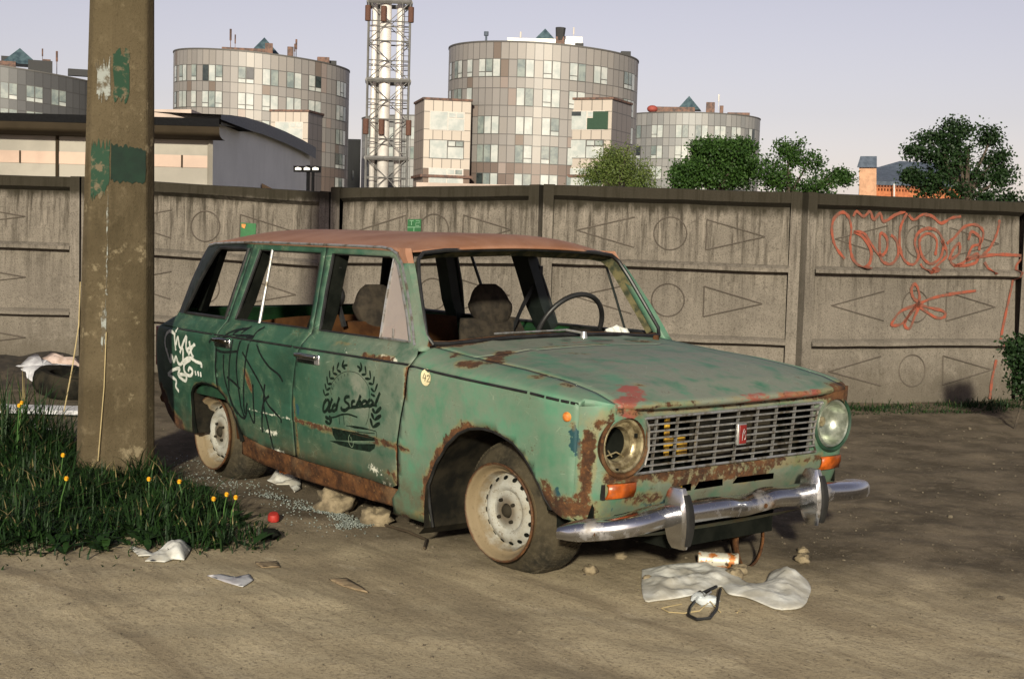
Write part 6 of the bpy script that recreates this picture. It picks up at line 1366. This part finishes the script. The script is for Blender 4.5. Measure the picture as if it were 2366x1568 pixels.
tower(1582, 232, 11.7, 21.2, 'smaller grey round tower behind the trees right of the largest tower', [(-13, -11), (-9, -7), (-6, -4), (-3, -1), (0, 2), (4, 6), (8, 10), (12, 14)], 12, style='grey', floors=6, roofextra=re_right, lowbrown=False)
tower(985, 245, 11.7, 20.6, 'grey round tower peeking out behind the lattice mast', [(-13, -11), (-9, -7), (-4, -2), (1, 3), (6, 8), (11, 13)], 14, style='grey', floors=6, lowbrown=False)
# bay boxes on the towers (lifted parts of each tower)
def bay(t, D, u0, u1, vtop, yaw, depth, label, seed, floors=5, green=False, brownlow=True):
    r = random.Random(seed); a = at(u0, vtop, D); c = at(u1, vtop, D); H = a.z; wdt = (c-a).length*1.0; mid = (a+c)/2-t.location; mid.z = 0
    fw = Vector((CAM.x-t.location.x, CAM.y-t.location.y, 0)).normalized(); fw.rotate(Matrix.Rotation(yaw, 3, 'Z')); rt = Vector((-fw.y, fw.x, 0))
    if rt.dot(Rt) < 0: rt = -rt
    wdt = wdt/max(.3, abs(rt.dot(Rt)))
    def F(x, y, z): return mid+rt*x-fw*y+Vector((0, 0, z))
    hw = wdt/2; zs = [H]; k = 0
    zs = [0]; z = H-3.27*int((H)/3.27)
    rz = sorted([H, H-1.35]+[H-1.35-2.05-j*3.27 for j in range(6) if H-1.35-2.05-j*3.27 > 0]+[H-1.35-(j+1)*3.27 for j in range(6) if H-1.35-(j+1)*3.27 > 0]+[0])
    lowz = H-3*3.27+.9 if brownlow else -1
    def cf(i, c_): 
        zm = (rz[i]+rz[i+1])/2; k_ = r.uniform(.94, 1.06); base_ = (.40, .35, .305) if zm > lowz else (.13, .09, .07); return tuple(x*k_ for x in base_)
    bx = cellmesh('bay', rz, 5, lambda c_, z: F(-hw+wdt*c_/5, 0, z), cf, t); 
    cellmesh('bay_side', rz, 4, lambda c_, z: F(hw, depth*c_/4, z), lambda i, c_: (.20, .175, .165), bx); cellmesh('bay_side', rz, 4, lambda c_, z: F(-hw, depth*c_/4, z), lambda i, c_: (.30, .25, .22), bx)  # shade painted into the side cladding, right side darkest
    b = MB(); b.add([F(-hw-.15, -.15, H), F(hw+.15, -.15, H), F(hw+.15, depth, H), F(-hw-.15, depth, H), F(-hw-.15, -.15, H+.25), F(hw+.15, -.15, H+.25), F(hw+.15, depth, H+.25), F(-hw-.15, depth, H+.25)], [(0, 1, 2, 3), (4, 5, 6, 7), (0, 1, 5, 4), (1, 2, 6, 5), (2, 3, 7, 6), (3, 0, 4, 7)])
    b.build('bay_cornice', 'roofstuff', bx); b = MB()
    if brownlow: zl = lowz; b.add([F(-hw-.3, -.3, zl), F(hw+.3, -.3, zl), F(hw+.3, depth, zl), F(-hw-.3, depth, zl), F(-hw-.3, -.3, zl+.3), F(hw+.3, -.3, zl+.3), F(hw+.3, depth, zl+.3), F(-hw-.3, depth, zl+.3)], [(0, 1, 2, 3), (4, 5, 6, 7), (0, 1, 5, 4), (1, 2, 6, 5), (2, 3, 7, 6), (3, 0, 4, 7)])
    if brownlow: b.build('bay_ledge', 'roofstuff', bx)
    for j in range(4):
        zt = H-1.35-j*3.27; zb = zt-2.05
        if zb < 1.5: break
        w = MB(); x0 = -hw*.72; x1 = hw*.70; xm = x0+(x1-x0)*.52
        def q(xa, xb, za, zb_, mi, e=.08): w.add([F(xa, -e, za), F(xb, -e, za), F(xb, -e, zb_), F(xa, -e, zb_)], [(0, 1, 2, 3)], mi)
        q(x0-.08, x1+.08, zb-.08, zt+.08, 0, .04); gm = 3 if (green and j == 0) else 1
        q(x0, xm-.05, zb, zt, 1); q(xm+.05, x1, zb, zt-.75, 4 if (green and j == 0) else 1); q(xm+.12, (xm+x1)/2-.06, zt-.6, zt-.08, 1, .09); q((xm+x1)/2+.06, x1-.08, zt-.6, zt-.08, 2 if j else 1, .09)
        if green and j == 0: q((xm+x1)/2-.3, x1+.5, zb, zt, 4, .12); q(x0, x0+1.6, zt-.5, zt, 3, .1)
        w.build('window', ['frame' if j % 2 else 'framelight', 'win_pale', 'win_mid', 'win_dark', 'greenfilm'], bx, recalc=False)
MAT['greenfilm'] = simple('green window film', (.025, .060, .035), .4); 
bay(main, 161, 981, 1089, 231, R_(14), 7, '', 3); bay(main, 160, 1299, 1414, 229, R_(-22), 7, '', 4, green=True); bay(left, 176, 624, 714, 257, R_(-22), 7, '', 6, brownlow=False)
# low podium between the big tower bays
b = MB(); a = at(962, 421, 150); c = at(1238, 421, 150); Hh = a.z; d_ = (c-a); d_.z = 0; n_ = Vector((d_.y, -d_.x, 0)).normalized()
MAT['podium'] = simple('pink podium cladding', (.42, .33, .28), .6, scale=.5)
b.add([(a.x, a.y, 0), (c.x, c.y, 0), (c.x, c.y, Hh), (a.x, a.y, Hh), (a.x-n_.x*6, a.y-n_.y*6, 0), (c.x-n_.x*6, c.y-n_.y*6, 0), (c.x-n_.x*6, c.y-n_.y*6, Hh), (a.x-n_.x*6, a.y-n_.y*6, Hh)], [(0, 1, 2, 3), (4, 5, 6, 7), (3, 2, 6, 7), (0, 3, 7, 4), (1, 2, 6, 5)])
tag(b.build('podium', 'podium'), 'low pinkish podium wall at the foot of the largest round tower', 'building')
# dark slab building between the left tower and the mast
def boxbuild(name, u0, u1, vt, D, depth, mat, label, skew=0, roofmat=None):
    a = at(u0, vt, D); c = at(u1, vt, D+skew); H0 = (a.z+c.z)/2; e = empty(name, (a.x, a.y, 0)); d = Vector((c.x-a.x, c.y-a.y, 0)); n_ = Vector((d.y, -d.x, 0)).normalized()
    if n_.dot(CAM-a) < 0: n_ = -n_
    o = Vector((0, 0, 0)); P = [o, d, d-n_*depth, o-n_*depth]; b = MB(); b.add([tuple(p) for p in P]+[tuple(p+Vector((0, 0, a.z if i in (0, 3) else c.z))) for i, p in enumerate(P)], [(0, 1, 2, 3), (4, 5, 6, 7), (0, 1, 5, 4), (1, 2, 6, 5), (2, 3, 7, 6), (3, 0, 4, 7)])
    b.build('wall', mat, e); tag(e, label, 'building'); return e, d, n_, a.z
MAT['slab'] = simple('dark slab cladding', (.055, .06, .058), .6, scale=.4); e, d, n_, H0 = boxbuild('office_building', 797, 834, 322, 210, 10, 'slab', 'dark narrow building between the left round tower and the mast', skew=22)
for k in range(3):
    b = MB(); p = d*.45+n_*.06+Vector((0, 0, H0*.62-k*3.2)); q = d.normalized(); b.add([tuple(p), tuple(p+q*2.2), tuple(p+q*2.2+Vector((0, 0, 1.4))), tuple(p+Vector((0, 0, 1.4)))], [(0, 1, 2, 3)]); b.build('window', 'win_mid', e, recalc=False)

# ================================================================== LOW HALL WITH CURVED ROOF
MAT['hallwall'] = simple('cream hall cladding', (.29, .265, .225), .6, scale=.4); MAT['hallpink'] = simple('pink glazed strip', (.44, .31, .24), .35, scale=.4); MAT['hallgable'] = simple('blue grey gable cladding', (.74, .77, .76), .7, c2=(.66, .69, .68), scale=.4)
MAT['fascia'] = simple('dark brown eaves', (.040, .030, .019), .8, scale=.6, spec=.1); MAT['darkrim'] = simple('dark roof edge', (.010, .010, .011), .9, spec=.05); MAT['gableedge'] = simple('grey roof edge', (.26, .28, .30), .8, spec=.1)
D0 = 56; A0 = at(-90, 268, D0); C0 = at(487, 290, D0); E0 = at(713, 345, 84)
hall = empty('curved_roof_hall', (C0.x, C0.y, 0)); tag(hall, 'low cream hall with dark rounded eaves and curved grey gable, left of the round tower', 'building'); og = Vector((C0.x, C0.y, 0))
ax1 = Vector((A0.x-C0.x, A0.y-C0.y, 0)); L1 = ax1.length; ax1.normalize(); nF = Vector((ax1.y, -ax1.x, 0)); nF = nF if nF.dot(CAM-C0) > 0 else -nF
zt = lambda v, u=300: at(u, v, D0).z
def hz_(v, u): return at(u, v, D0).z
def hstrip(name, v0, v1, mat, off=0, u=480):
    b = MB(); z0, z1 = hz_(v1, u), hz_(v0, u); q = nF*off; b.add([tuple(q+Vector((0, 0, z0))), tuple(ax1*L1+q+Vector((0, 0, z0))), tuple(ax1*L1+q+Vector((0, 0, z1))), tuple(q+Vector((0, 0, z1)))], [(0, 1, 2, 3)]); return b.build(name, mat, hall, recalc=False)
b = MB(); b.add([(0, 0, 0), tuple(ax1*L1), tuple(ax1*L1+Vector((0, 0, hz_(322, 480)))), (0, 0, hz_(322, 480))], [(0, 1, 2, 3)]); b.build('front_wall', 'hallwall', hall, recalc=False)
hstrip('glazed_strip', 360, 388, 'hallpink', .03)
for u in (131, 45, -20, 205, 275, 420):
    P = at(u, 350, D0)-og; P.z = 0; k = P.dot(ax1); b = MB(); full = u == 131
    b.box(ax1*k+nF*.05+Vector((0, 0, (hz_(322, 480)*.5 if full else (hz_(360, 480)+hz_(388, 480))/2))), (.10 if full else .05, .10 if full else .05, hz_(322, 480) if full else hz_(360, 480)-hz_(388, 480))); b.build('downpipe' if full else 'mullion', 'fascia', hall)
b = MB(); b.box(ax1*.0+nF*.05+Vector((0, 0, hz_(322, 480)/2)), (.16, .16, hz_(322, 480))); b.build('corner_trim', 'hallwall', hall)
b = MB(); rows = []
zA, zB = hz_(296, 480), hz_(324, 480)
for k in (-.6, L1*.5, L1+1): rows.append([tuple(ax1*k+nF*(1.15*math.sin(t)**.8 if t > 0 else 0)+Vector((0, 0, zB+(zA-zB)*(1-math.cos(t))/2+.0))) for t in np.linspace(0, math.pi*.5, 7)]+[tuple(ax1*k+nF*1.2+Vector((0, 0, zA-.0))), tuple(ax1*k+nF*1.0+Vector((0, 0, zA+.02)))])
b.grid(rows); b.build('eaves', 'fascia', hall, smooth=True)
b = MB(); zT = hz_(279, 480)
for k0, k1 in ((-.6, L1+1),): b.add([tuple(ax1*k0+nF*1.22+Vector((0, 0, zA-.02))), tuple(ax1*k1+nF*1.22+Vector((0, 0, zA-.02))), tuple(ax1*k1+nF*1.22+Vector((0, 0, zT))), tuple(ax1*k0+nF*1.22+Vector((0, 0, zT))), tuple(ax1*k1-nF*6+Vector((0, 0, zT))), tuple(ax1*k0-nF*6+Vector((0, 0, zT)))], [(0, 1, 2, 3), (3, 2, 4, 5)])
b.build('roof_edge', 'darkrim', hall, recalc=False)
gd = Vector((E0.x-C0.x, E0.y-C0.y, 0)); top = []
for t_, u, v in ((0, 487, 284), (.15, 510, 285), (.33, 545, 289), (.5, 588, 300), (.68, 640, 319), (.85, 683, 338), (1, 713, 354)):
    k = t_; P = C0.lerp(E0, k); 
    # find k along the gable line that projects to u
    lo, hi = -.05, 1.1
    for _ in range(40):
        m_ = (lo+hi)/2; P = og+gd*m_; dd = P-CAM; uu = 1183+FPX*dd.dot(Rt)/dd.dot(Fd)
        if uu < u: lo = m_
        else: hi = m_
    P = og+gd*m_; depth_ = (P-CAM).dot(Fd); z = at(u, v, depth_).z; top.append((gd*m_, z))
b = MB(); n7 = len(top); b.add([tuple(p) for p, z in top]+[tuple(p+Vector((0, 0, z))) for p, z in top], [(i, i+1, n7+i+1, n7+i) for i in range(n7-1)]); b.build('gable_wall', 'hallgable', hall, recalc=False)
b = MB(); gn = Vector((gd.y, -gd.x, 0)).normalized(); gn = gn if gn.dot(CAM-C0) > 0 else -gn
b.grid([[tuple(p+gn*.35+Vector((0, 0, z-.12-.25*i/(n7-1)))), tuple(p+gn*.35+Vector((0, 0, z+.32))), tuple(p-gn*3+Vector((0, 0, z+.36)))] for i, (p, z) in enumerate(top)]); b.build('roof_verge', 'gableedge', hall, smooth=True)
MAT['woodpatch'] = simple('ochre timber', (.50, .30, .12), .8, scale=1)
P = [(598, 425), (608, 431), (686, 437), (672, 462), (598, 462)]
b = MB(); vv = []
for u, v in ((600, 424), (685, 466), (600, 466)):
    lo, hi = 0, 1.1
    for _ in range(40):
        m_ = (lo+hi)/2; Q_ = og+gd*m_; dd = Q_-CAM; uu = 1183+FPX*dd.dot(Rt)/dd.dot(Fd); lo, hi = (m_, hi) if uu < u else (lo, m_)
    Q_ = og+gd*m_; z = at(u, v, (Q_-CAM).dot(Fd)).z; vv.append(tuple(gd*m_+gn*.06+Vector((0, 0, z))))
b.add(vv, [(0, 1, 2)]); b.build('timber_patch', 'woodpatch', hall, recalc=False)
# white roof cabin above the eaves
e, d, n_, H0 = boxbuild('roof_cabin', 345, 442, 253, 66, 5, 'podium', 'small pale cabin showing above the dark eaves right of the pole')
# dark sign board on a post in front of the gable
sp = empty('direction_sign', (*at(712, 400, 46).xy, 0)); tag(sp, 'small dark sign board with three white marks on a post behind the wall', 'sign')
p0 = Vector((*at(712, 400, 46).xy, 0)); H_ = at(712, 382, 46).z; b = MB(); b.tube([(0, 0, 0), (0, 0, H_)], .06, 8); b.tube([(.15, .1, 0), (.15, .1, H_-.1)], .05, 8); b.build('post', 'darkrim', sp)
a = at(678, 383, 45.9)-p0; c = at(741, 385, 45.9)-p0; a2 = at(678, 397, 45.9)-p0; c2 = at(741, 399, 45.9)-p0; b = MB(); b.add([tuple(a), tuple(c), tuple(c2), tuple(a2)], [(0, 1, 2, 3)]); o = b.build('sign_board', 'darkrim', sp); m = o.modifiers.new('t', 'SOLIDIFY'); m.thickness = .05
b = MB()
for u in (682, 702, 722): q = [at(u, 388, 45.8)-p0, at(u+6, 386, 45.8)-p0, at(u+14, 388.5, 45.8)-p0, at(u+14, 393, 45.8)-p0, at(u, 393, 45.8)-p0]; b.add([tuple(x) for x in q], [(0, 1, 2, 3, 4)])
b.build('sign_marks', 'whitebox', sp, recalc=False)

# ================================================================== LATTICE MAST WITH FLUES
MAT['flue'] = simple('bright steel flue', (.80, .76, .72), .40, .25, c2=(.62, .58, .55), scale=.8); MAT['lattice'] = simple('grey lattice steel', (.16, .155, .15), .6, .3, scale=2); MAT['rustring'] = simple('rust brown fitting', (.10, .045, .03), .8)
Dm = 92; mb_ = at(889, 560, Dm); mb_.z = 0; mast = empty('lattice_mast', tuple(mb_)); tag(mast, 'tall lattice mast holding three bright steel flues between the round towers', 'chimney mast')
s_ = Dm/FPX; fw = Vector((CAM.x-mb_.x, CAM.y-mb_.y, 0)).normalized(); rt = Vector((-fw.y, fw.x, 0)); rt = rt if rt.dot(Rt) > 0 else -rt
def ML(x, y, z): return rt*x+fw*y+Vector((0, 0, z))
Hm = at(889, -160, Dm).z; hw = 47*s_
zpx = lambda v: at(889, v, Dm).z
for x, r_, y in ((-33*s_, 6.5*s_, .2), (-8*s_, 13*s_, .5), (26*s_, 9*s_, .2)):
    b = MB(); b.tube([ML(x, y, 0), ML(x, y, Hm)], r_, 20); b.build('flue', 'flue', mast, smooth='all')
b = MB(); b.tube([ML(-23*s_, .1, 0), ML(-23*s_, .1, Hm)], 4.5*s_, 10); b.build('flue_pipe', 'lattice', mast, smooth='all')
corners = [(-hw, 1.0), (hw, 1.0), (hw, -1.2), (-hw, -1.2)]
for x, y in corners: b = MB(); b.tube([ML(x, y, 0), ML(x, y, Hm)], .07, 6); b.build('corner_leg', 'lattice', mast)
vs_ = list(range(-160, 470, 88)); 
for j, v in enumerate(vs_):
    z = zpx(v+40 if False else v+44*((j) % 1)); big = j % 2 == 0
    b = MB()
    for i in range(4):
        a, c = corners[i], corners[(i+1) % 4]; b.tube([ML(a[0], a[1], z), ML(c[0], c[1], z)], .15 if big else .05, 6)
    b.build('ring_beam', 'lattice', mast)
    if j+1 < len(vs_):
        z2 = zpx(vs_[j+1]); zm_ = (z+z2)/2; b = MB()
        for i in (0, 2):
            a, c = corners[i], corners[(i+1) % 4]; m1 = ((a[0]+c[0])/2, (a[1]+c[1])/2); b.tube([ML(a[0], a[1], z), ML(m1[0], m1[1], zm_), ML(a[0], a[1], z2)], .038, 5); b.tube([ML(c[0], c[1], z), ML(m1[0], m1[1], zm_), ML(c[0], c[1], z2)], .038, 5)
            b.tube([ML(a[0], a[1], zm_), ML(c[0], c[1], zm_)], .04, 5)
            b.tube([ML(a[0], a[1], z+.9), ML(c[0], c[1], z+.9)], .03, 5)
        b.build('brace', 'lattice', mast)
for v in (44, 298):
    for x in (-hw*1.03, hw*1.03, -13*s_):
        b = MB(); z = zpx(v); b.tube([ML(x, 1.0, z-.50), ML(x, 1.0, z+.50)], .20, 8); b.build('joint_drum', 'rustring', mast, bevel=.04)
b = MB(); 
for k in range(60): z = zpx(430)+k*.42; b.tube([ML(hw*.62, 1.1, z), ML(hw*.95, 1.1, z)], .02, 4)
b.tube([ML(hw*.62, 1.1, 0), ML(hw*.62, 1.1, Hm)], .03, 5); b.build('ladder', 'lattice', mast)

# ================================================================== BRICK HOUSE
MAT['brick'] = simple('orange brick', (.40, .135, .055), .85, c2=(.28, .09, .038), scale=4); MAT['brickdark'] = simple('dark brick cornice', (.20, .07, .035), .85); MAT['chimneybrick'] = simple('pale chimney brick', (.46, .26, .16), .85, scale=3)  # chimney brick is paler than the house brick
Db = 95; hb = empty('brick_house', (*at(2060, 450, Db).xy, 0)); tag(hb, 'orange brick house with blue grey roof and square chimney behind the dark tree', 'house'); p0 = hb.location.copy()
def bp(u, v, d=Db): return tuple(at(u, v, d)-p0)
def ground_pt(u, d=Db): q = at(u, 450, d)-p0; return (q.x, q.y, 0)
b = MB(); b.add([ground_pt(1985), ground_pt(2250), bp(2250, 432), bp(1985, 422), ground_pt(1985, 106), ground_pt(2250, 106), bp(2250, 432, 106), bp(1985, 422, 106)], [(0, 1, 2, 3), (0, 3, 7, 4), (1, 2, 6, 5), (4, 5, 6, 7)]); b.build('wall', 'brick', hb, recalc=False)
b = MB(); b.add([bp(2003, 418, 94.5), bp(2255, 426, 94.5), bp(2240, 382, 100), bp(2080, 372, 100), bp(2030, 386, 100), bp(2003, 386, 100)], [(0, 1, 2, 3, 4, 5)]); o = b.build('roof', 'slate', hb, recalc=False); m = o.modifiers.new('t', 'SOLIDIFY'); m.thickness = .25
b = MB()
for k in range(34): u = 2012+k*7; b.add([bp(u, 427+k*.28, 94.4), bp(u+3.5, 427+k*.28, 94.4), bp(u+3.5, 433+k*.28, 94.4), bp(u, 433+k*.28, 94.4)], [(0, 1, 2, 3)])
b.build('cornice', 'brickdark', hb, recalc=False)
b = MB(); 
def obox(mb, u0, u1, v0, v1, d, th):
    mb.add([bp(u0, v0, d), bp(u1, v0, d), bp(u1, v1, d), bp(u0, v1, d), bp(u0, v0, d+th), bp(u1, v0, d+th), bp(u1, v1, d+th), bp(u0, v1, d+th)], [(0, 1, 2, 3), (4, 5, 6, 7), (0, 1, 5, 4), (1, 2, 6, 5), (2, 3, 7, 6), (3, 0, 4, 7)])
obox(b, 1985, 2025, 384, 460, 94.2, 1.5); ch = b.build('chimney', 'chimneybrick', hb)
b = MB(); b.add([bp(1980, 387, 94), bp(2026, 387, 94), bp(2026, 361, 94.6), bp(1988, 361, 94.6), bp(1980, 387, 96), bp(2026, 387, 96), bp(2026, 361, 95.4), bp(1988, 361, 95.4)], [(0, 1, 2, 3), (4, 5, 6, 7), (3, 2, 6, 7), (0, 3, 7, 4), (1, 2, 6, 5)]); b.build('chimney_cap', 'slate', ch, recalc=False)
b = MB(); b.tube([bp(2066, 425, 94.3), bp(2066, 470, 94.3)], .06, 6); b.build('downpipe', 'whitebox', hb)
